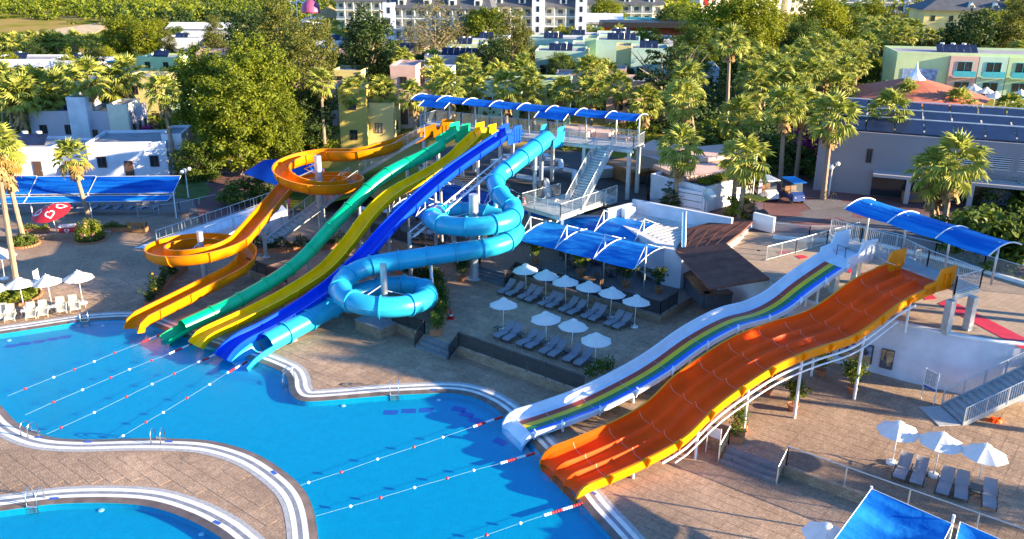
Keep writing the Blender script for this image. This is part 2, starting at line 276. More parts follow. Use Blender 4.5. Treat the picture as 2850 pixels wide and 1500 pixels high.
# ------------------------------------------------------------------ mesh helpers
TM = {}          # world matrix of every thing
def thing(name, label, cat, loc=(0, 0, 0), rz=0.0, group=None):
    o = bpy.data.objects.new(name, None); o.empty_display_size = 0.2; COL.objects.link(o)
    o.location = loc; o.rotation_euler = (0, 0, rz)
    o['label'] = label; o['category'] = cat
    if group: o['group'] = group
    TM[o.name] = Matrix.Translation(Vector(loc)) @ Matrix.Rotation(rz, 4, 'Z')
    return o
def tag(o, label, cat, group=None):
    o['label'] = label; o['category'] = cat
    if group: o['group'] = group
    return o
def struct(o, label=None):
    o['kind'] = 'structure'
    if label: o['label'] = label
    return o
class MB:
    def __init__(s): s.v = []; s.f = []; s.m = []
    def add(s, vs, fs, mi=0):
        k = len(s.v); s.v += [tuple(p) for p in vs]; s.f += [tuple(i+k for i in f) for f in fs]; s.m += [mi]*len(fs); return s
    def box(s, c, d, rz=0.0, mi=0, tilt=None):
        x, y, z = d[0]/2, d[1]/2, d[2]/2
        p = [Vector((a, b_, e_)) for e_ in (-z, z) for b_ in (-y, y) for a in (-x, x)]
        R = Matrix.Rotation(rz, 3, 'Z')
        if tilt is not None: R = R @ Matrix.Rotation(tilt[1], 3, tilt[0])
        p = [R @ q + Vector(c) for q in p]
        return s.add(p, [(0, 2, 3, 1), (4, 5, 7, 6), (0, 1, 5, 4), (1, 3, 7, 5), (3, 2, 6, 7), (2, 0, 4, 6)], mi)
    def obox(s, p0, p1, wd, ht, mi=0):
        """beam from p0 to p1"""
        p0, p1 = Vector(p0), Vector(p1); d = (p1-p0).normalized()
        r = d.cross(Vector((0, 0, 1))); r = r.normalized() if r.length > 1e-4 else Vector((1, 0, 0)); u = r.cross(d)
        q = [p+r*a*wd/2+u*b_*ht/2 for p in (p0, p1) for a, b_ in ((-1, -1), (1, -1), (1, 1), (-1, 1))]
        return s.add(q, [(0, 1, 2, 3), (7, 6, 5, 4), (0, 4, 5, 1), (1, 5, 6, 2), (2, 6, 7, 3), (3, 7, 4, 0)], mi)
    def bar(s, p0, p1, r0, r1=None, n=8, mi=0, cap=True):
        return s.tube([p0, p1], [r0, r0 if r1 is None else r1], n, mi, cap)
    def tube(s, pts, rad, n=8, mi=0, cap=True):
        pts = [Vector(p) for p in pts]; k = len(pts)
        if not isinstance(rad, (list, tuple)): rad = [rad]*k
        vs, fs = [], []; ref = None
        for i, p in enumerate(pts):
            d = (pts[min(i+1, k-1)]-pts[max(i-1, 0)]).normalized()
            if ref is None: ref = Vector((0, 0, 1)) if abs(d.z) < 0.9 else Vector((1, 0, 0))
            a = d.cross(ref).normalized(); b_ = a.cross(d).normalized(); ref = b_
            for j in range(n):
                t = 2*math.pi*j/n; vs.append(p+(a*math.cos(t)+b_*math.sin(t))*rad[i])
        for i in range(k-1):
            for j in range(n): fs.append((i*n+j, i*n+(j+1) % n, (i+1)*n+(j+1) % n, (i+1)*n+j))
        if cap: fs.append(tuple(range(n-1, -1, -1))); fs.append(tuple(range((k-1)*n, k*n)))
        return s.add(vs, fs, mi)
    def lathe(s, prof, c=(0, 0, 0), n=16, mi=0):
        vs, fs = [], []
        for r, z in prof:
            for j in range(n):
                t = 2*math.pi*j/n; vs.append((c[0]+r*math.cos(t), c[1]+r*math.sin(t), c[2]+z))
        for i in range(len(prof)-1):
            for j in range(n): fs.append((i*n+j, i*n+(j+1) % n, (i+1)*n+(j+1) % n, (i+1)*n+j))
        fs.append(tuple(range(n-1, -1, -1))); fs.append(tuple(range((len(prof)-1)*n, len(prof)*n)))
        return s.add(vs, fs, mi)
    def prism(s, poly, z0, z1, mi=0, bottom=True, smi=None):
        k = len(poly)
        if sum(poly[i][0]*poly[(i+1) % k][1]-poly[(i+1) % k][0]*poly[i][1] for i in range(k)) < 0: poly = poly[::-1]
        vs = [(p[0], p[1], z0) for p in poly]+[(p[0], p[1], z1) for p in poly]
        fs = [(i, (i+1) % k, k+(i+1) % k, k+i) for i in range(k)]
        s.add(vs, fs, mi if smi is None else smi); fs = []
        tris = geometry.tessellate_polygon([[Vector((p[0], p[1], 0)) for p in poly]])
        for t in tris:
            a, b_, c_ = t; p, q, r = poly[a], poly[b_], poly[c_]
            if (q[0]-p[0])*(r[1]-p[1])-(q[1]-p[1])*(r[0]-p[0]) < 0: a, c_ = c_, a
            fs.append((k+a, k+b_, k+c_))
            if bottom: fs.append((c_, b_, a))
        return s.add(vs, fs, mi)
    def build(s, name, mats, parent=None, smooth=False, world=False, kind=None):
        me = bpy.data.meshes.new(name); me.from_pydata(s.v, [], s.f)
        if isinstance(mats, str): mats = [mats]
        for m_ in mats: me.materials.append(MATS[m_])
        if len(mats) > 1: me.polygons.foreach_set('material_index', s.m)
        if smooth: me.polygons.foreach_set('use_smooth', [True]*len(me.polygons))
        me.update()
        o = bpy.data.objects.new(name, me); COL.objects.link(o)
        if parent is not None:
            o.parent = parent
            if world:
                r = parent; chain = Matrix.Identity(4)
                while r is not None and r.name not in TM: r = r.parent
                o.matrix_parent_inverse = TM[r.name].inverted() if parent is r else Matrix.Identity(4)
        if kind: o['kind'] = kind
        return o
def link_copy(src, parent, name=None):
    c = src.copy(); COL.objects.link(c); c.parent = parent
    return c
def dup(root, loc, rz=0.0, label=None, scale=None, group=None):
    r = root.copy(); COL.objects.link(r); r.location = loc; r.rotation_euler = (0, 0, rz)
    if scale: r.scale = (scale, scale, scale) if not isinstance(scale, tuple) else scale
    if label: r['label'] = label
    if group: r['group'] = group
    TM[r.name] = Matrix.Translation(Vector(loc)) @ Matrix.Rotation(rz, 4, 'Z')
    for ch in list(root.children):
        c = link_copy(ch, r)
        for g in list(ch.children): link_copy(g, c)
    return r
def smooth_edges(o, ang=35):
    me = o.data; me.polygons.foreach_set('use_smooth', [True]*len(me.polygons))
    try: me.set_sharp_from_angle(angle=math.radians(ang))
    except Exception: pass
    return o
ORD = 'first second third fourth fifth sixth seventh eighth ninth tenth eleventh twelfth thirteenth fourteenth fifteenth sixteenth seventeenth eighteenth nineteenth twentieth twenty-first twenty-second twenty-third twenty-fourth twenty-fifth twenty-sixth twenty-seventh twenty-eighth twenty-ninth thirtieth'.split()
def spline(pts, n):
    """Catmull-Rom through pts, n samples per span"""
    P = [Vector(p) for p in pts]; out = []
    for i in range(len(P)-1):
        a, b_, c, d = P[max(i-1, 0)], P[i], P[i+1], P[min(i+2, len(P)-1)]
        for j in range(n):
            t = j/n; out.append(0.5*((2*b_)+(c-a)*t+(2*a-5*b_+4*c-d)*t*t+(3*b_-a-3*c+d)*t**3))
    out.append(P[-1]); return out
def inside(p, poly):
    c = False; k = len(poly)
    for i in range(k):
        a, b_ = poly[i], poly[(i+1) % k]
        if (a[1] > p[1]) != (b_[1] > p[1]) and p[0] < (b_[0]-a[0])*(p[1]-a[1])/(b_[1]-a[1])+a[0]: c = not c
    return c
def offset_line(pl, d):
    """shift a polyline to its left by d"""
    out = []; k = len(pl)
    for i in range(k):
        a = Vector((*pl[max(i-1, 0)][:2], 0)); b_ = Vector((*pl[min(i+1, k-1)][:2], 0)); t = (b_-a).normalized()
        out.append((pl[i][0]-t.y*d, pl[i][1]+t.x*d))
    return out
# ================================================================== the setting
def PX(lst, z=0.0): return [tuple(at(x, y, z)[:2]) for x, y in lst]
def dense(pl, closed=True, n=4):
    P = [Vector((p[0], p[1], 0)) for p in pl]
    if closed:
        k = len(P); out = []
        for i in range(k):
            a, b_, c, d = P[i-1], P[i], P[(i+1) % k], P[(i+2) % k]
            for j in range(n):
                t = j/n; out.append(0.5*((2*b_)+(c-a)*t+(2*a-5*b_+4*c-d)*t*t+(3*b_-a-3*c+d)*t**3))
    else: out = spline(P, n)
    return [(p.x, p.y) for p in out]
def area(pl): return 0.5*sum(pl[i][0]*pl[(i+1) % len(pl)][1]-pl[(i+1) % len(pl)][0]*pl[i][1] for i in range(len(pl)))
def offset_closed(pl, d):
    k = len(pl); out = []
    sg = 1 if area(pl) > 0 else -1
    for i in range(k):
        a, b_ = Vector(pl[i-1]), Vector(pl[(i+1) % k]); t = (b_-a).normalized()
        out.append((pl[i][0]+t.y*d*sg, pl[i][1]-t.x*d*sg))
    return out
POOL_PX = [(-300,985),(-150,952),(0,928),(55,920),(147,906),(221,895),(295,889),(350,888),(391,893),(435,909),(494,931),(600,966),(705,1001),(759,1022),(789,1038),(801,1060),(804,1083),(816,1103),(838,1113),(870,1115),(943,1110),(1059,1100),(1171,1094),(1245,1092),(1300,1099),(1348,1117),(1385,1140),(1420,1172),(1503,1258),(1595,1369),(1632,1417),(1706,1500),(1800,1615),(1880,1730),(1400,1760),(900,1730),(893,1600),(886,1500),(874,1424),(852,1369),(811,1324),(738,1273),(664,1242),(580,1223),(479,1217),(369,1217),(240,1220),(147,1214),(85,1195),(41,1168),(0,1124),(-60,1065),(-160,1035),(-300,1030)]
SMALL_PX = [(-300,1445),(-100,1432),(0,1420),(74,1410),(147,1401),(258,1397),(369,1401),(442,1414),(516,1440),(572,1468),(620,1500),(680,1560),(700,1640),(600,1760),(0,1800),(-300,1760)]
POOL = dense(PX(POOL_PX)); SMALL = dense(PX(SMALL_PX))
def cdt(outer, holes):
    vs = []; es = []; 
    for lp in [outer]+holes:
        k = len(vs); m_ = len(lp); vs += [Vector(p) for p in lp]; es += [(k+i, k+(i+1) % m_) for i in range(m_)]
    r = geometry.delaunay_2d_cdt(vs, es, [], 0, 1e-4)
    V, F = r[0], r[2]; fs = []
    for f_ in F:
        c = sum((V[i] for i in f_), Vector((0, 0)))/len(f_)
        if inside(c, outer) and not any(inside(c, h) for h in holes):
            a, b_, d = V[f_[0]], V[f_[1]], V[f_[2]]
            fs.append(tuple(f_) if (b_-a).cross(d-a) > 0 else tuple(reversed(f_)))
    return V, fs
DECK = [(-95, 12), (80, 12), (80, 84), (-95, 84)]
RIM = [offset_closed(p, 0.38) for p in (POOL, SMALL)]
V, F = cdt(DECK, RIM)
deck = struct(MB().add([(v.x, v.y, 0) for v in V], F).build('pool_deck', 'paving'), 'tan block paving around the pools')
# coping bands, each a ring of stone pieces: dark sloped rim, white, grey, white, grey edge
def ring(pl, d0, d1, z0, z1, name, m_, par, step=1):
    a, b_ = offset_closed(pl, d0), offset_closed(pl, d1); k = len(pl); mb = MB()
    for i in range(0, k, step):
        j = (i+step) % k
        if i+step > k: j = 0
        p = [a[i], a[j], b_[j], b_[i]]
        if area(p) < 0: zz = [z0, z0, z1, z1]; p = [p[3], p[2], p[1], p[0]]; zz = [z1, z1, z0, z0]
        else: zz = [z0, z0, z1, z1]
        mb.add([(q[0], q[1], h) for q, h in zip(p, zz)], [(0, 1, 2, 3)])
    return mb.build(name, m_, par)
for pl, nm in ((POOL, 'main'), (SMALL, 'small')):
    fl = MB(); V, F = cdt(offset_closed(pl, 0.02), []); fl.add([(v.x, v.y, -0.42) for v in V], F)
    k = len(pl); o = offset_closed(pl, 0.02)
    for i in range(k):
        j = (i+1) % k
        q = [(o[i][0], o[i][1], -0.42), (o[j][0], o[j][1], -0.42), (o[j][0], o[j][1], -0.05), (o[i][0], o[i][1], -0.05)]
        fl.add(q, [(0, 1, 2, 3)] if area(pl) < 0 else [(3, 2, 1, 0)])
    struct(fl.build('pool_basin', 'pool_tile'), 'blue tiled basin of the %s pool' % ('slide' if nm == 'main' else 'small round'))
    wt = MB(); V, F = cdt(offset_closed(pl, 0.01), []); wt.add([(v.x, v.y, -0.09) for v in V], F)
    struct(wt.build('water', 'water'), 'clear blue water of the %s pool' % ('slide' if nm == 'main' else 'small round'))
    ring(pl, 0.0, 0.40, -0.06, 0.015, 'pool_rim', 'pool_rim', deck)
    ring(pl, 0.40, 0.66, 0.016, 0.016, 'coping_band', 'coping_white', deck)
    ring(pl, 0.66, 0.88, 0.016, 0.016, 'coping_band', 'coping_grey', deck)
    ring(pl, 0.88, 1.14, 0.016, 0.016, 'coping_band', 'coping_white', deck)
    ring(pl, 1.14, 1.38, 0.010, 0.010, 'coping_band', 'coping_edge', deck)
# dark blue tile squares on the pool floor, blue depth plates on the coping, underwater lamps
for i, (x, y, rz) in enumerate([(32,963,.2),(69,957,.2),(108,951,.2),(146,944,.2),(182,938,.2),(1088,1148,.05),(1138,1144,.05),(1187,1142,.05),(1277,1139,-.3),(1299,1154,-.45),(1323,1170,-.5),(1392,1230,-.7)]):
    p = at(x, y, -0.42); MB().box((p.x, p.y, -0.414), (0.75 if i < 5 else 0.85, 0.55, 0.004), rz).build('floor_tile', 'blue_print', None)
    bpy.context.view_layer.objects.active = None
for o in [o for o in COL.objects if o.name.startswith('floor_tile')]:
    o.parent = [q for q in COL.objects if q.name == 'pool_basin'][0]
for x, y, rz in [(108,1217,.05),(470,1229,.0),(762,1316,-.8),(1208,1085,.0),(1650,1352+20,-.8),(245,1229+1,0),(203,897,.3),(604,1455,-.5),(150,1388,.1)]:
    p = at(x, y); MB().box((p.x, p.y, 0.021), (0.42, 0.2, 0.004), rz).build('depth_plate', 'blue_print', deck)
for x, y in [(955,1123),(1221,1107),(24,942),(285,901),(280,1413),(560,1479)]:
    p = at(x, y, -0.25); o = MB().lathe([(0.02, 0.0), (0.13, 0.0), (0.15, 0.02), (0.12, 0.05), (0.03, 0.06)], (p.x, p.y, -0.42), 12).build('pool_lamp', 'white_print', [q for q in COL.objects if q.name == ('pool_basin' if y < 1400 else 'pool_basin.001')][0])
# ---- terraces -------------------------------------------------------
SA, CA = math.sin(math.radians(38.3)), math.cos(math.radians(38.3))
DA, DP = Vector((CA, -SA, 0)), Vector((SA, CA, 0))      # along the terrace front, away from the pool
F0 = at(1278, 967, 0.6)                                  # the corner beside the left steps
def fpt(s, t, z=0.0): p = F0+DA*s+DP*t; return Vector((p.x, p.y, z))
def s_of(x, y, z):   # arc position along the terrace front of a picture point
    p = at(x, y, z)-F0; return p.dot(DA), p.dot(DP)
SL = s_of(690, 757, 0.6)[0]
MPOLY = [tuple(fpt(*q)[:2]) for q in ((SL, 0), (48, 0), (48, 48), (SL, 48))]
mid = struct(MB().prism(MPOLY, -0.1, 0.6, 0, False, 1).build('middle_terrace', ['paving', 'block_wall']), 'raised paved sunbathing terrace')
L2 = s_of(1451, 790, 0.6)[1]; S2a = s_of(1000, 665, 0.6)[0]; S2b = s_of(1840, 900, 0.6)[0]
RPOLY = [tuple(fpt(*q)[:2]) for q in ((S2a, L2), (S2b, L2), (S2b, L2+30), (S2a, L2+30))]
rest = struct(MB().prism(RPOLY, 0.5, 1.22, 0, False, 1).build('restaurant_terrace', ['paving_grey', 'block_wall']), 'paved restaurant terrace behind the sun loungers')
ZU = 4.2
UPX = PX([(2202,832),(2245,842),(2290,853),(2380,873),(2472,894),(2538,910),(2628,929),(2739,950),(2850,962),(3050,975)], ZU)
UPOLY = dense(UPX, False, 3)+[(95, 40), (95, 84), tuple(at(1905, 640, ZU)[:2]), tuple(at(1975, 655, ZU)[:2]), tuple(at(2010, 690, ZU)[:2]), tuple(at(2125, 765, ZU)[:2])]
up = struct(MB().prism(UPOLY, 0.5, ZU, 0, False, 1).build('upper_terrace', ['paving_upper', 'white_wall']), 'tan paved upper terrace above the white curved wall')
# white coping along the curved wall
front = dense(UPX, False, 3); cw = MB(); a_, b_ = offset_line(front, 0.35), offset_line(front, -0.06)
for i in range(len(front)-1):
    q = [b_[i], b_[i+1], a_[i+1], a_[i]]
    cw.add([(p[0], p[1], ZU+0.004) for p in q]+[(p[0], p[1], ZU+0.09) for p in q], [(4, 5, 6, 7), (0, 1, 5, 4), (1, 2, 6, 5), (2, 3, 7, 6), (3, 0, 4, 7)])
cw.build('wall_coping', 'white_paint', up)
# plaza, road and the land behind
def T(x, y):
    k = min(1, max(0, (x+26)/22)); k = k*k*(3-2*k)
    return 0.25+k*(ZU-0.3)
g = MB(); ys = [84, 86, 90, 96, 104, 114, 126, 140, 160, 190, 230, 290, 370, 480, 650, 900, 1400, 2400]; xs = [-2400, -1200, -600, -300, -180, -110, -80, -60, -45, -36, -30, -26, -22, -18, -14, -10, -6, -4, 10, 30, 60, 95, 150, 260, 500, 1200, 2400]
for y in ys: g.v += [(x, y, T(x, y)) for x in xs]
nx = len(xs)
for i in range(len(ys)-1):
    for j in range(nx-1): k = i*nx+j; g.f.append((k, k+1, k+nx+1, k+nx)); g.m.append(0)
k = len(g.v)   # sides and front of the site, out to the horizon
for x0, x1, y0, y1, z in ((-2400, -95, -1500, 84, -0.02), (80, 2400, -1500, 84, -0.02), (-95, 80, -1500, 12, -0.02)):
    g.add([(x0, y0, z), (x1, y0, z), (x1, y1, z), (x0, y1, z)], [(0, 1, 2, 3)])
g.add([(95, 12, ZU-0.03), (400, 12, ZU-0.03), (400, 84, ZU-0.03), (95, 84, ZU-0.03)], [(0, 1, 2, 3)])
gr = struct(g.build('ground', 'country'), 'dry grass and earth around the resort')
def sheet(name, pxs, z, m_, label, th=0.02, pts=None):
    pl = pts or PX(pxs, z); o = MB().prism(pl, z-0.3, z+th, 0, False).build(name, m_); return struct(o, label)
sheet('plaza', [(1965,640),(2250,650),(2560,700),(2850,770),(3300,840),(3600,560),(2900,520),(2500,470),(2230,455),(2120,470),(1950,560)], ZU, 'plaza_red', 'red and grey block paved plaza behind the slides', 0.012)
sheet('road', [(2030,640),(2250,640),(2560,690),(2850,755),(3300,830),(3500,640),(2850,610),(2600,600),(2330,560),(2200,600)], ZU, 'plaza_grey', 'grey paved road curving past the slides', 0.018)
for i, q in enumerate([[(2120,590),(2200,580),(2240,600),(2150,610)],[(2230,560),(2330,550),(2360,572),(2260,585)],[(2200,620),(2330,605),(2380,630),(2240,645)],[(2380,585),(2480,590),(2470,612),(2370,605)]]):
    sheet('paving_patch', q, ZU, 'plaza_red' if i != 1 else 'plaza_grey', ['red paved patch beside the golf cart', 'grey paved patch on the plaza', 'red paved patch before the railing', 'red paved patch in the road bend'][i], 0.024)
sheet('promenade', None, 0.25, 'paving_grey', 'paved promenade behind the blue awnings', 0.015, pts=[(-95, 83.99), (-12, 83.99), (-16, 92), (-24, 100), (-95, 104)])
# red carpet strips on the upper terrace
for i, q in enumerate([[(2610,845),(2640,833),(2870,950),(2870,985)],[(2560,818),(2583,810),(2608,832),(2575,835)],[(2395,760),(2420,757),(2450,772),(2425,778)],[(2340,745),(2365,741),(2393,755),(2365,760)],[(2212,712),(2235,710),(2250,717),(2226,721)],[(2160,700),(2195,697),(2205,707),(2170,708)]]):
    o = MB().prism(PX(q, ZU), ZU+0.006, ZU+0.022).build('carpet', 'red_print'); tag(o, ['long red carpet strip running off past the platform legs', 'red carpet piece between slide and platform legs', 'red carpet piece under the orange slide start', 'red carpet piece beside the white slide leg', 'red carpet piece by the short railing end', 'red carpet piece behind the short railing'][i], 'carpet', 'red carpet pieces on the upper terrace')
sheet('path', [(560,620),(720,640),(700,520),(660,470),(640,440),(560,440),(590,500),(540,560)], 0.25, 'plaza_red', 'reddish paved path leading past the plane trees', 0.02)
sheet('lawn', [(470,505),(560,500),(590,530),(560,560),(490,550)], 0.25, 'lawn', 'small lawn at the end of the blue awnings', 0.05)
sheet('lawn', [(560,430),(720,430),(930,440),(930,400),(600,390)], 0.25, 'lawn', 'lawn under the big plane tree', 0.05)
sheet('dry_field', [(-50,110),(290,62),(290,80),(250,100),(-50,118)], 0.25, 'sandy', 'pale sandy field strip below the scrub hillside', 0.1)
# ---- paving slabs as real pieces -----------------------------------
def slabs(parent, ok, box, z, m_, ind):
    S = 0.69; g_ = 0.022; c = []
    u = Vector((math.cos(-AX), -math.sin(-AX), 0)); v = Vector((math.sin(-AX), math.cos(-AX), 0))
    x0, x1, y0, y1 = box; R = int(max(x1-x0, y1-y0)/S)+4; base = Vector(((x0+x1)/2, (y0+y1)/2, 0))
    bu, bv = round(base.dot(u)/S), round(base.dot(v)/S)
    for i in range(-R, R):
        for j in range(-R, R):
            p = u*((bu+i)*S)+v*((bv+j)*S)
            if not (x0 < p.x < x1 and y0 < p.y < y1): continue
            if all(ok((p+u*a*S/2+v*b_*S/2)[:2]) for a in (-1, 1) for b_ in (-1, 1)): c.append(p)
    c.sort(key=lambda p: p.length); h = S/2-g_/2
    def quadbox(p): return [p+u*a*h+v*b_*h+Vector((0, 0, e)) for e in (0.0, 0.011) for a, b_ in ((-1, -1), (1, -1), (1, 1), (-1, 1))]
    FB = [(4, 5, 6, 7), (0, 1, 5, 4), (1, 2, 6, 5), (2, 3, 7, 6), (3, 0, 4, 7)]
    first = None
    def sees(p):
        d = p-CAMP; k = d.dot(FW); xx = d.dot(RT)/k*FPX; yy = d.dot(UP)/k*FPX; return abs(xx) < PW/2 and abs(yy) < PH/2
    vis = [p for p in c if sees(p)]; near = vis[:ind]; rest_ = vis[ind:]+[p for p in c if not sees(p)]
    for p in near:
        if first is None:
            first = MB().add(quadbox(Vector((0, 0, 0))), FB).build('paving_slab', m_, parent); o = first
        else: o = link_copy(first, parent)
        o.location = (p.x, p.y, z+0.001)
    mb = MB()
    for p in rest_: mb.add(quadbox(Vector((p.x, p.y, z+0.001))), FB)
    if rest_: mb.build('paving_slabs', m_, parent, kind='stuff')
OFFP = [offset_closed(p, 1.40) for p in (POOL, SMALL)]
slabs(deck, lambda p: not any(inside(p, q) for q in OFFP) and not inside(p, MPOLY), (-40, 24, 24, 66), 0.0, 'paving', 300)
slabs(mid, lambda p: inside(p, MPOLY) and not inside(p, RPOLY) and not inside(p, UPOLY), (-22, 30, 32, 66), 0.6, 'paving', 300)
# ================================================================== water slides
def resample(pts, step):
    P = [Vector(p) for p in pts]; out = [P[0]]; acc = 0.0
    for a, b_ in zip(P, P[1:]):
        L = (b_-a).length; 
        if L < 1e-6: continue
        t = step-acc
        while t <= L: out.append(a+(b_-a)*(t/L)); t += step
        acc = (acc+L) % step if acc+L >= step else acc+L
        acc = L-(t-step) if t-step >= 0 and t-step <= L else acc
    out.append(P[-1]); return out
def frames(pts):
    k = len(pts); out = []
    for i in range(k):
        d = (pts[min(i+1, k-1)]-pts[max(i-1, 0)]).normalized()
        r = d.cross(Vector((0, 0, 1))).normalized(); out.append((pts[i], d, r, r.cross(d)))
    return out
def sweep(fr, prof, mb, closed=True, mis=None):
    n_ = len(prof); vs = []
    for p, d, r, u in fr: vs += [p+r*a+u*b_ for a, b_ in prof]
    fs = []; ms = []
    m_ = n_ if closed else n_-1
    for i in range(len(fr)-1):
        for j in range(m_):
            fs.append((i*n_+j, (i+1)*n_+j, (i+1)*n_+(j+1) % n_, i*n_+(j+1) % n_)); ms.append(mis[j] if mis else 0)
    if closed: fs.append(tuple(range(n_))); fs.append(tuple(range(len(fr)*n_-1, (len(fr)-1)*n_-1, -1))); ms += [mis[0] if mis else 0]*2
    k = len(mb.v); mb.v += [tuple(v) for v in vs]; mb.f += [tuple(i+k for i in f) for f in fs]; mb.m += ms
def trough(rad, wall, th=0.05, n_=12, lip=0.07):
    """U section: half round bottom with straight walls and a rolled lip; outer then inner"""
    o = [(-rad-lip-th, wall), (-rad-th, wall-0.05)]; i_ = [(-rad, wall+0.03), (-rad-lip-th, wall+0.03)]
    outer = [(-(rad+th)*math.cos(math.pi*k/n_), rad*1.0-(rad+th)*math.sin(math.pi*k/n_)) for k in range(n_+1)]
    inner = [(-rad*math.cos(math.pi*k/n_), rad-rad*math.sin(math.pi*k/n_)) for k in range(n_+1)]
    return [(-rad-lip-th, wall-0.04), (-rad-th, wall-0.04)]+outer+[(rad+th, wall-0.04), (rad+lip+th, wall-0.04), (rad+lip+th, wall+0.02), (rad, wall+0.02)]+inner[::-1]+[(-rad, wall+0.02), (-rad-lip-th, wall+0.02)]
def circ(r, n_=20, c=0.0): return [(r*math.cos(2*math.pi*k/n_), c+r*math.sin(2*math.pi*k/n_)) for k in range(n_)]
def chute(t, pts, prof, m_, seclen=2.4, fl=None, flm=None, seam=None):
    fr = frames(resample(pts, 0.3)); per = int(seclen/0.3); i = 0; k = 0
    while i < len(fr)-1:
        e = min(i+per, len(fr)-1)
        if len(fr)-1-e < 3: e = len(fr)-1
        pf = prof(k, i/(len(fr)-1)) if callable(prof) else prof
        mb = MB(); sweep(fr[i:e+1], pf, mb); sec = smooth_edges(mb.build('chute_section', m_, t, world=True), 40)
        if fl and e < len(fr)-1:
            p, d, r, u = fr[e]; mb = MB(); sweep([(p-d*0.045, d, r, u), (p+d*0.045, d, r, u)], fl(e/(len(fr)-1)) if callable(fl) and not isinstance(fl, list) else fl, mb)
            smooth_edges(mb.build('flange', flm or m_, sec, world=True), 40)
        if seam:
            mb = MB(); sweep(fr[i:e+1], seam, mb); mb.build('seam_rib', flm or m_, sec, world=True)
        i = e; k += 1
    return fr
def arc(c, r, a0, a1, zs, n_=60):
    """points round c from angle a0 to a1 (degrees), heights interpolated from (angle, z) keys"""
    out = []
    for i in range(n_+1):
        a = a0+(a1-a0)*i/n_; q = (a-a0)/(a1-a0)
        z = float(np.interp(q, [(k-a0)/(a1-a0) for k, _ in zs], [v for _, v in zs]))
        out.append(Vector((c[0]+r*math.cos(math.radians(a)), c[1]+r*math.sin(math.radians(a)), z)))
    return out
def smoothz(pts, it=30):
    z = [p.z for p in pts]
    for _ in range(it): z = [z[0]]+[(z[i-1]+2*z[i]+z[i+1])/4 for i in range(1, len(z)-1)]+[z[-1]]
    for p, q in zip(pts, z): p.z = q
    return pts
def plane_path(pxs, E, ang): 
    a = math.radians(ang); out = []
    for x, y in pxs:
        s, z = ray_plane(x, y, E, ang); out.append(Vector((E[0]+s*math.sin(a), E[1]+s*math.cos(a), z)))
    return out
def post(t, base, top, r, name='post', m_='galv', plate=True):
    mb = MB().bar(base, top, r, n=12)
    if plate: mb.lathe([(r*1.9, 0), (r*1.9, 0.06), (r*1.2, 0.12), (r, 0.13)], base, 12)
    return smooth_edges(mb.build(name, m_, t, world=True), 50)
def wing(t, m_, p, d, r, side, w=0.9, h=1.15, L=1.2, name='entry_panel'):
    """upright start panel beside the rider, swept up from the chute wall"""
    o = p+r*side*w; mb = MB(); q = []
    for e in (0, 0.06): 
        q += [o+r*side*e+d*a+Vector((0, 0, b_)) for a, b_ in ((-0.5, -0.25), (L, -0.3), (L+0.15, h), (0.35, h), (0.05, 0.62), (-0.5, 0.5))]
    mb.add(q, [(0, 1, 2, 3, 4, 5), (11, 10, 9, 8, 7, 6)]+[(i, (i+1) % 6+0, (i+1) % 6+6, i+6) for i in range(6)])
    pn = mb.build(name, m_, t, world=True)
    for a in (0.4, 0.75, 1.1):
        rb = MB().obox(o+r*side*0.075+d*a+Vector((0, 0, -0.2)), o+r*side*0.075+d*a+Vector((0, 0, h*0.8)), 0.05, 0.05); rb.build('stiffener', m_, pn, world=True)
# ---- three straight slides ---------------------------------------------
def z_on(x, y, P):   # height above plan point P at picture row y
    lo, hi = -2.0, 30.0
    for _ in range(40):
        m_ = (lo+hi)/2; d = Vector((P[0], P[1], m_))-CAMP; yy = PH/2-FPX*d.dot(UP)/d.dot(FW)
        if yy > y: lo = m_
        else: hi = m_
    return lo
gt = thing('green_slide', 'green tubular water slide running straight from tower to pool', 'water slide', at(515, 912, 0.0), group='slides from the blue roofed tower')
Eg = at(515, 908, 0.55)
gp = plane_path([(508,910),(553,889),(682,826),(826,734),(940,612),(1064,492),(1179,434),(1235,400),(1262,382)], Eg, 38)
gpts = smoothz(resample(spline(gp, 8), 0.5), 6)
cut = int(len(gpts)*0.93)
go_ = circ(0.52, 18); chute(gt, gpts[:cut+1], go_+[go_[0]]+[(p[0]*0.92, p[1]*0.92) for p in [go_[0]]+go_[::-1]], 'slide_green', 2.4, circ(0.60, 18))
d = (gpts[-1]-gpts[cut]).normalized(); tail = gpts[cut:]+[gpts[-1]+Vector((d.x, d.y, d.z*0.5))*1.2]
chute(gt, tail, trough(0.55, 0.62), 'slide_green', 4.0)
for s in (-1, 1): wing(gt, 'slide_green', gpts[-1]+Vector((0, 0, -0.1)), Vector((d.x, d.y, 0)).normalized(), Vector((d.y, -d.x, 0)).normalized(), s, 0.62, 1.25, 1.4)
g0 = gpts[0]; gd = (gpts[1]-gpts[0]).normalized()
chute(gt, [g0-gd*1.3+Vector((0, 0, -0.72)), g0-gd*0.6+Vector((0, 0, -0.58)), g0+gd*0.3+Vector((0, 0, -0.53))], trough(0.55, 0.45), 'slide_green', 3)
yt = thing('yellow_slide', 'yellow open water slide with waves beside the green one', 'water slide', at(575, 945, 0.0), group='slides from the blue roofed tower')
Ey = at(575, 950, 0.25)
yp = plane_path([(560,962),(590,942),(700,890),(811,831),(911,764),(978,690),(1038,610),(1098,553),(1196,498),(1260,458),(1302,418),(1335,385)], Ey, 38)
ypts = resample(spline(yp, 8), 0.4)
ypts[0].z = -0.15
chute(yt, ypts, trough(0.58, 0.72), 'slide_yellow', 2.8, trough(0.62, 0.70, 0.1))
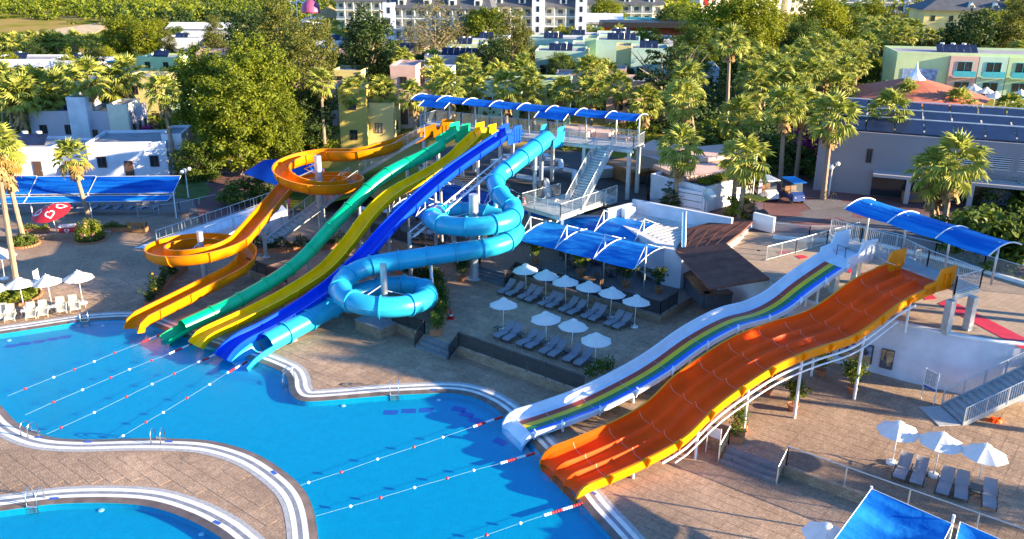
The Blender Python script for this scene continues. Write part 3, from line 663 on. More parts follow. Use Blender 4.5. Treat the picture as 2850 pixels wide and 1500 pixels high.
bt = thing('blue_slide', 'dark blue open water slide between yellow and cyan slides', 'water slide', at(650, 975, 0.0), group='slides from the blue roofed tower')
Eb = at(650, 984, 0.25)
bp_ = plane_path([(634,1000),(660,975),(690,955),(756,923),(838,874),(930,808),(1024,722),(1091,645),(1175,562),(1249,499),(1319,448),(1372,412),(1405,390)], Eb, 38)
bpts = resample(spline(bp_, 8), 0.4); bpts[0].z = -0.15
chute(bt, bpts, trough(0.58, 0.72), 'slide_blue', 2.8, trough(0.62, 0.70, 0.1))
for t_, P_, m_ in ((yt, ypts, 'slide_yellow'), (bt, bpts, 'slide_blue')):
    d = (P_[-1]-P_[-4]); d.z = 0; d.normalize(); r = Vector((d.y, -d.x, 0))
    for s in (-1, 1): wing(t_, m_, P_[-1], d, r, s, 0.66, 1.2, 1.3)
    chute(t_, [P_[-1], P_[-1]+d*0.9, P_[-1]+d*1.7], trough(0.6, 0.5), m_, 4)
# ---- orange double spiral ------------------------------------------------
ot = thing('orange_spiral_slide', 'orange open water slide with two round loops about grey poles', 'water slide', at(573, 790, 0.0), group='slides from the blue roofed tower')
C1, C2 = at(899, 655, 0.6), at(573, 790, 0.0)
R1, R2 = 3.2, 3.4
def head_tan(a, b_, r, sgn): D = (b_-a); al = math.degrees(math.atan2(D.y, D.x)); return al+sgn*math.degrees(math.asin(r/Vector((D.x, D.y)).length))
h1 = head_tan(C1, C2, R1+R2, 1) % 360
a1 = arc(C1, R1, 90, 90+360+((h1-90-90) % 360), [(90, 6.85), (180, 6.25), (270, 5.4), (360, 4.95), (450, 4.6), (540, 4.25)])
EX = at(395, 912, 0.2)
h2 = head_tan(C2, EX, R2, -1) % 360
s2 = h1+90
a2 = arc(C2, R2, s2, s2-360-((h1-h2) % 360), [(360, 3.3), (270, 2.95), (180, 2.4), (90, 1.95), (0, 1.35), (-40, 1.0)][::1] if False else [(s2, 3.3), (s2-87, 2.85), (s2-177, 2.35), (s2-267, 1.95), (s2-357, 1.4), (s2-390, 1.05)])
st = at(1222, 374, 8.85)
lead = spline([st, at(1157, 398, 8.1), at(1061, 432, 7.4), at(985, 446, 7.08), a1[0]], 8)
tailp = [a2[-1]+(Vector((EX.x, EX.y, 0.25))-a2[-1])*q for q in (0.3, 0.6, 0.9, 1.0)]
OP = smoothz(resample(lead[:-1]+a1+a2+tailp, 0.3), 14); OP[-1].z = 0.0
OTR = trough(0.66, 0.95)
chute(ot, OP, OTR, 'slide_orange', 2.7, trough(0.70, 0.93, 0.1))
d = OP[0]-OP[3]; d.z = 0; d.normalize(); r = Vector((d.y, -d.x, 0))
for s in (-1, 1): wing(ot, 'slide_orange', OP[0], d, r, s, 0.74, 1.3, 1.3)
chute(ot, [OP[0], OP[0]+d*0.9, OP[0]+d*2.0], trough(0.64, 0.55), 'slide_orange', 3)
post(ot, Vector((C1.x, C1.y, 0.6)), Vector((C1.x, C1.y, 8.0)), 0.33, 'centre_pole'); post(ot, Vector((C2.x, C2.y, 0.0)), Vector((C2.x, C2.y, 4.4)), 0.24, 'centre_pole')
def strut(t, c, z, ang, r, zz): 
    a = math.radians(ang); e = Vector((c.x+r*math.cos(a), c.y+r*math.sin(a), zz))
    MB().bar((c.x, c.y, z), e, 0.05, n=6).bar((c.x, c.y, z-1.0), e, 0.05, n=6).build('strut', 'steel', t, world=True)
for a, z in ((60, 4.5), (200, 5.9), (330, 4.8), (130, 6.3)): strut(ot, C1, z+1.0, a, R1-0.5, z)
for a, z in ((20, 1.1), (140, 1.9), (250, 2.6)): strut(ot, C2, z+1.0, a, R2-0.5, z)
post(ot, at(741, 716, 0.6), at(733, 640, 3.2), 0.17)
# ---- cyan tube -----------------------------------------------------------
ct = thing('cyan_tube_slide', 'closed light blue tube slide winding in two loops to pool', 'water slide', at(1320, 775, 0.6), group='slides from the blue roofed tower')
CA_, CB_ = at(1320, 775, 0.6), at(1073, 880, 0.6); RA, RB, TR = 3.2, 3.05, 0.72
hA = head_tan(CA_, CB_, RA+RB, -1) % 360
endA = hA+90
aA = arc(CA_, RA, 0, -360-((360-endA) % 360), [(0, 6.05), (-90, 5.95), (-180, 5.7), (-270, 5.2), (-360, 4.5), (-440, 4.2)])
EXT = at(742, 962, 0.45)
hB = head_tan(CB_, EXT, RB, 1) % 360
sB = hA-90
aB = arc(CB_, RB, sB, sB+360+((hB-hA) % 360), [(sB, 3.55), (sB+80, 2.95), (sB+170, 2.6), (sB+260, 2.2), (sB+350, 1.75), (sB+400, 1.5)])
lead = spline([at(1524, 385, 9.6), at(1474, 422, 8.95), at(1424, 460, 8.25), at(1392, 485, 7.7), at(1379, 512, 7.25), at(1395, 545, 6.8), at(1424, 574, 6.38), aA[0]], 8)
ex = [aB[-1]+(Vector((EXT.x, EXT.y, 0.62))-aB[-1])*q for q in (0.25, 0.5, 0.75, 1.0)]
CPts = smoothz(resample(lead[:-1]+aA+aB+ex, 0.3), 14)
outer = circ(TR, 22); hollow = outer+[(TR, 0)]+[(p[0]*0.94, p[1]*0.94) for p in [outer[0]]+outer[::-1]]
chute(ct, CPts, hollow, 'slide_cyan', 2.1, circ(TR+0.11, 22), 'slide_cyan', seam=[(TR+0.03, 0.02), (TR+0.03, -0.02), (TR-0.02, -0.02), (TR-0.02, 0.02)])
d = (CPts[-1]-CPts[-3]).normalized(); dh = Vector((d.x, d.y, 0)).normalized()
e0 = CPts[-1]+Vector((0, 0, -TR)); chute(ct, [e0, e0+dh*0.7+Vector((0, 0, -0.08)), e0+dh*1.4+Vector((0, 0, -0.3)), e0+dh*1.9+Vector((0, 0, -0.6))], trough(0.74, 0.78), 'slide_cyan', 4)
dS = CPts[0]-CPts[3]; dS.z = 0; dS.normalize(); rS = Vector((dS.y, -dS.x, 0))
for s in (-1, 1): wing(ct, 'slide_cyan', CPts[0]+Vector((0, 0, -0.5)), dS, rS, s, 0.85, 1.5, 1.3)
chute(ct, [CPts[0]+Vector((0, 0, -TR)), CPts[0]+dS*0.8+Vector((0, 0, -TR)), CPts[0]+dS*1.6+Vector((0, 0, -TR))], trough(0.7, 0.6), 'slide_cyan', 3)
post(ct, CA_, Vector((CA_.x, CA_.y, 7.55)), 0.36, 'centre_pole'); post(ct, CB_, Vector((CB_.x, CB_.y, 4.6)), 0.24, 'centre_pole')
for a, z in ((30, 4.6), (150, 5.2), (270, 5.2), (210, 4.9)): strut(ct, CA_, z+0.9, a, RA-0.6, z)
for a, z in ((20, 1.7), (100, 2.9), (220, 2.2)): strut(ct, CB_, z+0.9, a, RB-0.6, z)
post(ct, at(1205, 835, 0.6), at(1199, 733, 3.1), 0.14); 
def under(t, pts, ks, g, off=(0, 0), r=0.13):
    for k in ks:
        p = pts[int(k*(len(pts)-1))]; b_ = Vector((p.x+off[0], p.y+off[1], g(k) if callable(g) else g))
        post(t, b_, Vector((p.x+off[0], p.y+off[1], p.z-0.1)), r)
under(yt, ypts, (0.22, 0.42, 0.62, 0.82), lambda k: 0.0 if k < 0.33 else 0.6)
under(bt, bpts, (0.2, 0.45, 0.7, 0.88), lambda k: 0.0 if k < 0.33 else 0.6)
under(gt, gpts, (0.15, 0.38, 0.6, 0.8), lambda k: 0.0 if k < 0.3 else 0.6)
under(ct, CPts, (0.03, 0.12), 1.2, r=0.18); under(ct, CPts, (0.97,), 0.0)
# lattice beam under the blue slide
lb = MB(); a, b_ = bpts[int(len(bpts)*0.55)], bpts[int(len(bpts)*0.93)]; rr = Vector((CA, -SA, 0))
A0, B0 = a+rr*1.0+Vector((0, 0, -0.5)), b_+rr*1.0+Vector((0, 0, -0.6))
for o_ in (Vector((0, 0, 0)), Vector((0, 0, -0.55)), rr*0.5+Vector((0, 0, -0.27))): lb.bar(A0+o_, B0+o_, 0.06, n=6)
nb = 18
for i in range(nb):
    p, q = A0+(B0-A0)*(i/nb), A0+(B0-A0)*((i+1)/nb); lb.bar(p, q+Vector((0, 0, -0.55)), 0.03, n=5).bar(p+Vector((0, 0, -0.55)), q+rr*0.5+Vector((0, 0, -0.27)), 0.03, n=5)
lb.build('lattice_beam', 'white_pole', bt, world=True)
p = A0; post(bt, Vector((p.x, p.y, 0.6)), p, 0.16); p = A0+(B0-A0)*0.45; post(bt, Vector((p.x, p.y, 1.2)), p, 0.2)
# ---- wide slides ------------------------------------------------------------
ANG = 62.0; sa, ca = math.sin(math.radians(ANG)), math.cos(math.radians(ANG))
SD, SN = Vector((sa, ca, 0)), Vector((ca, -sa, 0))
def wide(t, E, keys, prof, mats_, mis, joints, white='white_pole', drop=0.55, plain=False):
    """straight many-lane chute: keys (s, rim z); prof (u, h, material index of the strip that starts there)"""
    S = [k[0] for k in keys]; Z = [k[1] for k in keys]
    ss = np.arange(S[0], S[-1]+0.01, 0.25)
    P = spline([Vector((s, 0, z)) for s, z in keys], 10); zz = np.interp(ss, [p.x for p in P], [p.z for p in P])
    fr = []
    for s, z in zip(ss, zz): fr.append((Vector((E.x, E.y, 0))+SD*float(s)+Vector((0, 0, float(z)-drop)), SD, SN, Vector((0, 0, 1))))
    js = [0]+[int((j-S[0])/0.25) for j in joints]+[len(fr)-1]
    for i0, i1 in zip(js, js[1:]):
        mb = MB(); sweep(fr[i0:i1+1], prof, mb, True, [0]*len(prof) if plain and (i0 == 0 or i1 == len(fr)-1) else mis); sec = smooth_edges(mb.build('slide_section', mats_, t, world=True), 35)
        if i1 < len(fr)-1:
            top = [q for q, m_ in zip(prof, mis) if m_ != 9]; mb = MB(); p, d, r, u = fr[i1]
            inn = INNER[t.name]
            for (u0, h0), (u1, h1_) in zip(inn, inn[1:]):
                q = [p+d*e+r*uu+u*(hh+0.008) for e, uu, hh in ((-0.012, u0, h0), (0.012, u0, h0), (0.012, u1, h1_), (-0.012, u1, h1_))]; mb.add(q, [(0, 1, 2, 3)])
            mb.build('joint_line', white, sec, world=True)
            fin = MB(); o = p+r*0.14; fin.add([o+u*0.45, o+u*(-0.25), o+r*0.3+u*0.4, o+d*0.06+u*0.45, o+d*0.06+u*(-0.25), o+d*0.06+r*0.3+u*0.4], [(0, 1, 2), (5, 4, 3), (0, 3, 4, 1), (1, 4, 5, 2), (2, 5, 3, 0)]); fin.build('bracket', mats_[-1], sec, world=True)
    return fr
INNER = {}
wt_ = thing('orange_lane_slide', 'wide orange slide with three lanes dropping into the pool', 'water slide', at(1614, 1390, 0.0), group='slides from the platform on the upper terrace')
EO = at(1614, 1354, 0.5)
okeys = [(-0.3, -0.15), (-0.05, 0.3), (0.4, 0.56), (1.5, 0.66), (3.8, 0.97), (6.3, 1.61), (8.2, 2.85), (9.9, 3.62), (12.3, 4.42), (14.9, 4.78), (17.6, 4.9), (19.2, 5.29), (21.6, 6.31), (23.3, 6.7), (24.6, 6.85)]
def lanes(W, n_, rimL=0.5, rimR=0.3):
    inn = [(-W, rimL), (-W+0.06, rimL*0.45), (-W+0.22, 0.08)]; lw = (W-0.3)/n_
    for k in range(n_):
        x = -W+0.15+k*lw; inn += [(x+0.2*lw, 0.015), (x+0.5*lw, 0.0), (x+0.8*lw, 0.015)]
        if k < n_-1: inn += [(x+0.92*lw, 0.12), (x+0.985*lw, 0.27), (x+1.03*lw, 0.27), (x+1.1*lw, 0.1)]
    return inn+[(-0.22, 0.08), (-0.06, rimR*0.45), (0, rimR)]
inn = lanes(3.4, 3); INNER[wt_.name] = inn
oprof = [(-3.52, -0.1), (-3.52, 0.52)]+[(-3.4, 0.52)]+inn[1:-1]+[(0.0, 0.33), (0.14, 0.33), (0.14, -0.12), (0.1, -0.2), (-3.48, -0.2)]
omis = [1, 1]+[0]*(len(inn)-1)+[1, 1, 1, 1, 1, 1]
omis = omis[:len(oprof)]+[1]*(len(oprof)-len(omis))
wfr = wide(wt_, EO, okeys, oprof, ['slide_red', 'slide_rim'], omis, [1.9+2.05*i for i in range(11)], white='seam_line', drop=0.33)
rt_ = thing('rainbow_slide', 'white slide with red, yellow, green and blue stripes', 'water slide', at(1462, 1232, 0.0), group='slides from the platform on the upper terrace')
ER = at(1462, 1210, 0.5)
rkeys = [(-0.3, -0.15), (-0.05, 0.25), (0.4, 0.52), (1.8, 0.6), (4.4, 0.85), (6.8, 1.35), (9.3, 2.08), (12.1, 3.29), (14.8, 4.0), (17.1, 4.1), (18.8, 4.5), (20.5, 5.34), (22.6, 6.2), (24.2, 6.75)]
inn = [(-2.08, 0.46), (-2.02, 0.2), (-1.88, 0.045), (-1.64, 0.0), (-1.22, 0.0), (-0.85, 0.0), (-0.5, 0.0), (-0.16, 0.0), (-0.07, 0.06), (0, 0.16)]; INNER[rt_.name] = inn
rprof = [(-2.2, -0.1), (-2.2, 0.48), (-2.08, 0.48)]+inn[1:-1]+[(0, 0.17), (0.12, 0.17), (0.12, -0.12), (0.0, -0.2), (-2.16, -0.2)]
rmis = [0]*5+[1, 2, 3, 4]+[0]*12; rmis = rmis[:len(rprof)]
rfr = wide(rt_, ER, rkeys, rprof, ['slide_white', 'stripe_red', 'stripe_yellow', 'stripe_green', 'stripe_blue', 'slide_white'], rmis, [0.45]+[2.4+2.45*i for i in range(8)]+[21.6, 23.3], white='galv', drop=0.17, plain=True)
# top boxes
for t_, fr_, W_, m_, m2 in ((wt_, wfr, 3.4, 'slide_red', 'slide_rim'), (rt_, rfr, 2.1, 'slide_white', 'slide_white')):
    p, d, r, u = fr_[-1]
    mb = MB(); mb.box(tuple(p+d*0.7-r*W_/2+u*(-0.03)), (1.4, W_-0.2, 0.12), math.atan2(d.y, d.x)); mb.build('start_floor', m_, t_, world=True)
    for off, sd in ((0.02, 1), (-W_-0.02, -1)):
        o = p+r*off; q = []
        for e in (0, 0.12): q += [o+r*sd*e+d*a+u*b_ for a, b_ in ((-0.9, -0.1), (1.6, -0.1), (1.6, 1.35), (0.35, 1.3), (0.0, 0.6), (-0.9, 0.45))]
        mb = MB().add(q, [(0, 1, 2, 3, 4, 5), (11, 10, 9, 8, 7, 6)]+[(i, (i+1) % 6, (i+1) % 6+6, i+6) for i in range(6)]); sp_ = mb.build('start_panel', m2, t_, world=True)
        if sd == 1:
            for a in (0.7, 1.2): MB().box(tuple(o+r*0.16+d*a+u*0.5), (0.16, 0.1, 0.9), math.atan2(d.y, d.x)).build('stiffener', m2, sp_, world=True)
    n_l = 3 if W_ > 3 else 1
    for k in range(1, n_l+1):
        c = p-r*(W_*(k-0.3)/n_l if n_l > 1 else 1.2)-d*0.1
        MB().tube([c-r*0.35, c-r*0.35+u*0.7, c+r*0.35+u*0.7, c+r*0.35], 0.025, 6).build('grab_bar', 'chrome' if W_ > 3 else 'dark_metal', t_, world=True)
# support frames of the two wide slides
def slide_posts(t, fr_, W_, spots, m_='white_pole'):
    for s, o, g_ in spots:
        k = int((s+0.3)/0.25); p = fr_[k][0]+SN*o; post(t, Vector((p.x, p.y, g_)), Vector((p.x, p.y, p.z-0.1)), 0.085, 'post', m_, False)
slide_posts(wt_, wfr, 3.4, [(3.2, 0.0, 0.0), (7.3, 0.05, 0.0), (10.6, 0.05, 0.6), (14.4, 0.05, 0.6), (19.0, 0.05, 0.6), (22.6, 0.05, ZU), (10.6, -3.3, 0.6), (19.0, -3.3, 0.6), (22.6, -3.3, ZU)])
slide_posts(rt_, rfr, 2.4, [(2.6, -0.1, 0.0), (7.4, -0.1, 0.6), (11.4, -0.1, 0.6), (15.2, -0.1, 0.6), (17.0, -0.1, 1.2), (20.2, -0.1, ZU), (21.4, -0.1, ZU), (11.4, -1.9, 0.6), (17.0, -1.9, 0.6)])
pr = MB(); L_ = [wfr[int((s+0.3)/0.25)][0]+SN*0.1+Vector((0, 0, -0.45)) for s in np.arange(5, 23.6, 0.75)]
pr.tube(L_, 0.07, 8); pr.tube([q+SN*0.12+Vector((0, 0, -0.32)) for q in L_[1:-2]], 0.05, 6); smooth_edges(pr.build('water_pipe', 'white_pole', wt_, world=True))
# ---- railing builder -----------------------------------------------------------
def railing(t, pts, h=1.05, m_='galv', gap=0.13, postgap=1.6, infill='bars'):
    mb = MB(); bal = MB(); pts = [Vector(p) for p in pts]
    for a, b_ in zip(pts, pts[1:]):
        L = (b_-a).length
        if L < 0.1: continue
        mb.bar(a+Vector((0, 0, h)), b_+Vector((0, 0, h)), 0.028, n=6)
        n_ = max(1, round(L/postgap))
        for i in range(n_+1):
            p = a+(b_-a)*(i/n_); MB().box((p.x, p.y, p.z+h/2-0.05), (0.06, 0.06, h+0.08)).build('rail_post', m_, t, world=True)
            if infill != 'bars' and i < n_:
                q = a+(b_-a)*((i+1)/n_); e = (q-p).normalized()*0.05
                MB().add([p+e+Vector((0, 0, 0.08)), q-e+Vector((0, 0, 0.08)), q-e+Vector((0, 0, h-0.05)), p+e+Vector((0, 0, h-0.05))], [(0, 1, 2, 3)]).build('infill_panel', infill, t, world=True)
        if infill == 'bars':
            mb.bar(a+Vector((0, 0, 0.1)), b_+Vector((0, 0, 0.1)), 0.02, n=5)
            for i in range(int(L/gap)):
                p = a+(b_-a)*((i+0.5)*gap/L); bal.box((p.x, p.y, p.z+h/2+0.05), (0.02, 0.02, h-0.1))
    if mb.v: mb.build('handrail', m_, t, world=True)
    if bal.v: bal.build('balusters', m_, t, world=True, kind='stuff')
# ---- arched awnings --------------------------------------------------------------
def across(o, vals):
    a_ = o.data.attributes.new('across', 'FLOAT', 'POINT'); a_.data.foreach_set('value', vals)
def awning(t, p0, p1, width, rise, bays, m_='canopy_blue', hi=0.0, rib=0.05, posts=None, over=0.0, nseg=8, ribm='white_pole'):
    """barrel awning: axis p0-p1 is its near edge, width goes away from it; hi lifts the far edge"""
    p0, p1 = Vector(p0), Vector(p1); d = (p1-p0).normalized(); pr_ = Vector((-d.y, d.x, 0)).normalized()
    def pt(s, v, lift=0.0): return p0+(p1-p0)*s+pr_*(v*width)+Vector((0, 0, rise*4*v*(1-v)+hi*v+lift))
    for i in range(bays):
        mb = MB(); vs = []; nn = 5
        for a in range(nn):
            s = (i+a/(nn-1))/bays; sag = -0.05*math.sin(math.pi*a/(nn-1))
            vs += [pt(s, j/nseg, sag) for j in range(nseg+1)]
        fs = [(a*(nseg+1)+j, (a+1)*(nseg+1)+j, (a+1)*(nseg+1)+j+1, a*(nseg+1)+j+1) for a in range(nn-1) for j in range(nseg)]
        mb.add(vs, fs); o = mb.build('canopy_panel', m_, t, True, world=True); across(o, [j/nseg for a in range(nn) for j in range(nseg+1)])
    for i in range(bays+1):
        MB().tube([pt(i/bays, j/nseg, 0.04) for j in range(nseg+1)], rib, 6).build('rib', ribm, t, True, world=True)
    if posts:
        for s, v, g_ in posts:
            q = pt(s, v); MB().bar((q.x, q.y, g_), (q.x, q.y, q.z), 0.07, n=8).build('post', 'galv', t, True, world=True)
    return pt
# ================================================================== slide tower
ZT = 9.0
tw = thing('slide_tower', 'galvanised steel slide tower deck with stairs behind the slides', 'tower', at(1712, 566, 1.2))
TA, TB = at(1168, 350, ZT), at(1690, 408, ZT); td = (TB-TA).normalized(); tn = Vector((-td.y, td.x, 0))
TC = TB+td*2.3; DW = 3.0
def tpt(s, v, z=ZT): p = TA+td*s+tn*v; return Vector((p.x, p.y, z))
TL = (TB-TA).length; TL2 = TL+2.4
for i in range(12):
    a, b_ = TL2*i/12, TL2*(i+1)/12-0.02
    MB().prism([tuple(tpt(a, 0)[:2]), tuple(tpt(b_, 0)[:2]), tuple(tpt(b_, DW)[:2]), tuple(tpt(a, DW)[:2])], ZT-0.06, ZT).build('deck_plate', 'galv_deck', tw, world=True)
for v in (0.05, DW-0.05): MB().obox(tpt(0, v, ZT-0.2), tpt(TL2, v, ZT-0.2), 0.14, 0.28).build('beam', 'galv', tw, world=True)
for s in np.linspace(0.3, TL2-0.4, 6):
    for v in (0.25, DW-0.25):
        q = tpt(float(s), v); gz = 1.2 if s > 6 else 0.6
        MB().box((q.x, q.y, (gz+ZT-0.34)/2), (0.3, 0.3, ZT-0.34-gz), math.atan2(td.y, td.x)).build('column', 'galv', tw, world=True)
railing(tw, [tpt(0, 0.1), tpt(0, DW-0.05), tpt(TL2, DW-0.05), tpt(TL2, 0.05), tpt(TL2-2.0, 0.05)])
SLT = [s_ for s_ in (1.5, 4.2, 6.3, 8.9, 12.6)]
railing(tw, [tpt(13.9, 0.05), tpt(TL-1.9, 0.05)]); railing(tw, [tpt(10.2, 0.05), tpt(11.4, 0.05)])
pt = awning(tw, tpt(-1.0, 0.1, ZT+2.45), tpt(TL2+0.1, 0.1, ZT+2.45), 3.1, 0.32, 8, 'canopy_blue', 0.0, 0.035, [(k/8+0.02, 0.55, ZT) for k in range(9)][:8]+[(0.985, 0.6, ZT)])
for s0 in (0.5, 12.8):
    mb = MB(); q = [tpt(s0, -0.9, ZT+2.1), tpt(s0+2.9, -0.9, ZT+2.1), tpt(s0+2.9, 0.12, ZT+2.5), tpt(s0, 0.12, ZT+2.5)]; mb.add(q, [(0, 1, 2, 3)]); mb.build('canopy_panel', 'canopy_blue', tw, world=True)
    for k in (0, 1): MB().bar(q[k], q[3-k], 0.04, n=6).build('rib', 'white_pole', tw, world=True)
# stairs: deck -> landing -> ground
ZL = 5.0
LT = at(1683, 414, ZT-0.1); LBm = at(1597, 580, ZL)      # centre line of the long flight, top and foot
def flight(t, a, b_, width, n_, sides=True, m_='galv'):
    a, b_ = Vector(a), Vector(b_); d = Vector((b_.x-a.x, b_.y-a.y, 0)); L = d.length; d.normalize(); r = Vector((d.y, -d.x, 0))
    for i in range(n_):
        c = a+d*(L*(i+0.5)/n_)+Vector((0, 0, (b_.z-a.z)*(i+0.5)/n_)); MB().box(tuple(c), (L/n_*1.15, width, 0.045), math.atan2(d.y, d.x)).build('tread', 'galv_deck', t, world=True)
        MB().box(tuple(c+d*(L/n_*0.5)+Vector((0, 0, (b_.z-a.z)/n_*0.5))), (0.02, width-0.02, abs(b_.z-a.z)/n_), math.atan2(d.y, d.x)).build('riser', 'galv', t, world=True)
    for s in (-1, 1):
        MB().obox(a+r*s*width/2, b_+r*s*width/2, 0.06, 0.3).build('stringer', m_, t, world=True)
        if sides: railing(t, [a+r*s*(width/2+0.02)+Vector((0, 0, 0.05)), b_+r*s*(width/2+0.02)+Vector((0, 0, 0.05))], 1.0, m_, 0.15, 1.3)
flight(tw, LT, LBm, 1.5, 22)
lp = [at(1452, 572, ZL), at(1560, 603, ZL), at(1716, 548, ZL), at(1640, 520, ZL)]
LP = [tuple(p[:2]) for p in lp]
MB().prism(LP, ZL-0.08, ZL).build('landing', 'galv_deck', tw, world=True)
for a, b_ in zip(lp, lp[1:]+lp[:1]): MB().obox(a+Vector((0, 0, -0.2)), b_+Vector((0, 0, -0.2)), 0.1, 0.26).build('beam', 'galv', tw, world=True)
railing(tw, [lp[0], lp[1], lp[2]]); railing(tw, [lp[0], lp[0]+(lp[3]-lp[0])*0.55])
for p in (lp[0]+(lp[2]-lp[0])*0.08, lp[1]+(lp[3]-lp[1])*0.06, lp[2]+(lp[0]-lp[2])*0.03, lp[3]): MB().box((p.x, p.y, (1.2+ZL-0.3)/2), (0.24, 0.24, ZL-0.3-1.2)).build('column', 'galv', tw, world=True)
flight(tw, at(1700, 562, ZL-0.1), at(1600, 632, 1.4), 1.3, 16)
# left stairs of the tower (to the promenade)
flight(tw, at(1175, 382, ZT-0.1), at(1010, 480, 5.2), 1.4, 18); flight(tw, at(985, 500, 5.1), at(730, 690, 0.7), 1.4, 22)
# small safety cone on the landing
def cone(p, label):
    t = thing('traffic_cone', label, 'cone', p, group='red safety cones')
    MB().box((0, 0, 0.02), (0.36, 0.36, 0.04)).build('base', 'red_plastic', t)
    MB().lathe([(0.13, 0.04), (0.09, 0.25), (0.03, 0.62), (0.02, 0.65)], (0, 0, 0), 14).build('body', 'red_plastic', t, True)
    MB().lathe([(0.105, 0.2), (0.072, 0.34), (0.06, 0.34)], (0, 0, 0), 14).build('white_band', 'white_print', t, True)
    return t
cone(at(1459, 568, ZL), 'red safety cone on the corner of the tower landing'); c2 = cone(at(1255, 887, 0.6), 'dark red safety cone beside the flowering planter'); c2.scale = (1.4, 1.4, 1.2)
# ================================================================== start platform on the upper terrace
pl = thing('start_platform', 'steel start platform with railings and arched blue roof', 'platform', at(2630, 928, ZU))
ZP = 6.72
top_o, top_r = wfr[-1], rfr[-1]
pa = top_o[0]+SD*1.4+SN*0.35; pb = top_r[0]+SD*1.4-SN*2.75
PCOR = [at(2656, 817, ZP), at(2727, 797, ZP), at(2580, 741, ZP), at(2507, 705, ZP), at(2395, 675, ZP), at(2310, 650, ZP)]
poly = [tuple(p[:2]) for p in PCOR]+[(pb.x, pb.y), (top_r[0]+SD*1.4).to_tuple()[:2], tuple((top_o[0]+SD*1.4-SN*3.6).to_tuple()[:2]), (pa.x, pa.y)]
MB().prism(poly, ZP-0.09, ZP).build('deck', 'galv_deck', pl, world=True)
k = len(poly)
for i in range(k):
    a, b_ = poly[i], poly[(i+1) % k]; MB().obox((a[0], a[1], ZP-0.24), (b_[0], b_[1], ZP-0.24), 0.12, 0.3).build('beam', 'galv', pl, world=True)
for q in (at(2630, 928, ZU), at(2691, 917, ZU), at(2378, 787, ZU), at(2318, 815, ZU), at(2520, 800, ZU)):
    MB().box((q.x, q.y, (ZU+ZP-0.4)/2), (0.42, 0.42, ZP-0.4-ZU), 0.5).build('column', 'galv', pl, world=True)
railing(pl, [Vector((pa.x, pa.y, ZP))]+[Vector((p.x, p.y, ZP)) for p in PCOR[:6]], 1.08)
railing(pl, [at(2420, 705, ZP), at(2470, 735, ZP)], 1.0)
q0, q1 = at(2398, 676, ZP), at(2723, 793, ZP)
ax = (q1-q0).normalized(); axn = Vector((-ax.y, ax.x, 0))
n0 = q0+ax*(-1.2)-axn*0.75; n1 = q1+ax*0.75-axn*0.75
awning(pl, Vector((n0.x, n0.y, ZP+2.15)), Vector((n1.x, n1.y, ZP+2.15)), 2.9, 0.42, 3, 'canopy_light', 0.25, 0.045, [(0.1, 0.42, ZP), (0.38, 0.42, ZP), (0.68, 0.42, ZP), (0.96, 0.5, ZP)])
# stairs down from the upper terrace (lower right)
us = thing('terrace_stairs', 'blue grey steel stairs climbing beside the white wall', 'stairs', at(2660, 1190, 0.6))
su0, su1 = at(2650, 1155, 0.65), at(3010, 985, ZU)
flight(us, su1, su0, 2.1, 20)
dd = (su0-su1); dd.z = 0; dd.normalize(); MB().box(tuple(su0+dd*0.75+Vector((0, 0, -0.02))), (1.3, 2.1, 0.05), math.atan2(dd.y, dd.x)).build('foot_plate', 'galv_deck', us, world=True)
# plain chain of railings: short one on the upper terrace, glass balustrades by the road
rl = thing('terrace_railing', 'galvanised railing standing alone behind the white slide top', 'railing', at(2130, 725, ZU))
railing(rl, [at(2132, 726, ZU), at(2213, 705, ZU), at(2300, 680, ZU), at(2390, 655, ZU)], 1.1)
gb = thing('glass_balustrade', 'glass balustrade on white kerb between road and upper terrace', 'balustrade', at(2150, 662, ZU))
gl_ = [at(2150, 663, ZU), at(2250, 672, ZU), at(2390, 672, ZU), at(2600, 720, ZU), at(2735, 757, ZU), at(2880, 800, ZU), at(3000, 835, ZU)]
railing(gb, gl_, 1.25, 'galv', postgap=2.4, infill='clear_glass')
for a, b_ in zip(gl_, gl_[1:]): MB().obox(a+Vector((0, 0, 0.12)), b_+Vector((0, 0, 0.12)), 0.3, 0.24).build('kerb', 'white_paint', gb, world=True)
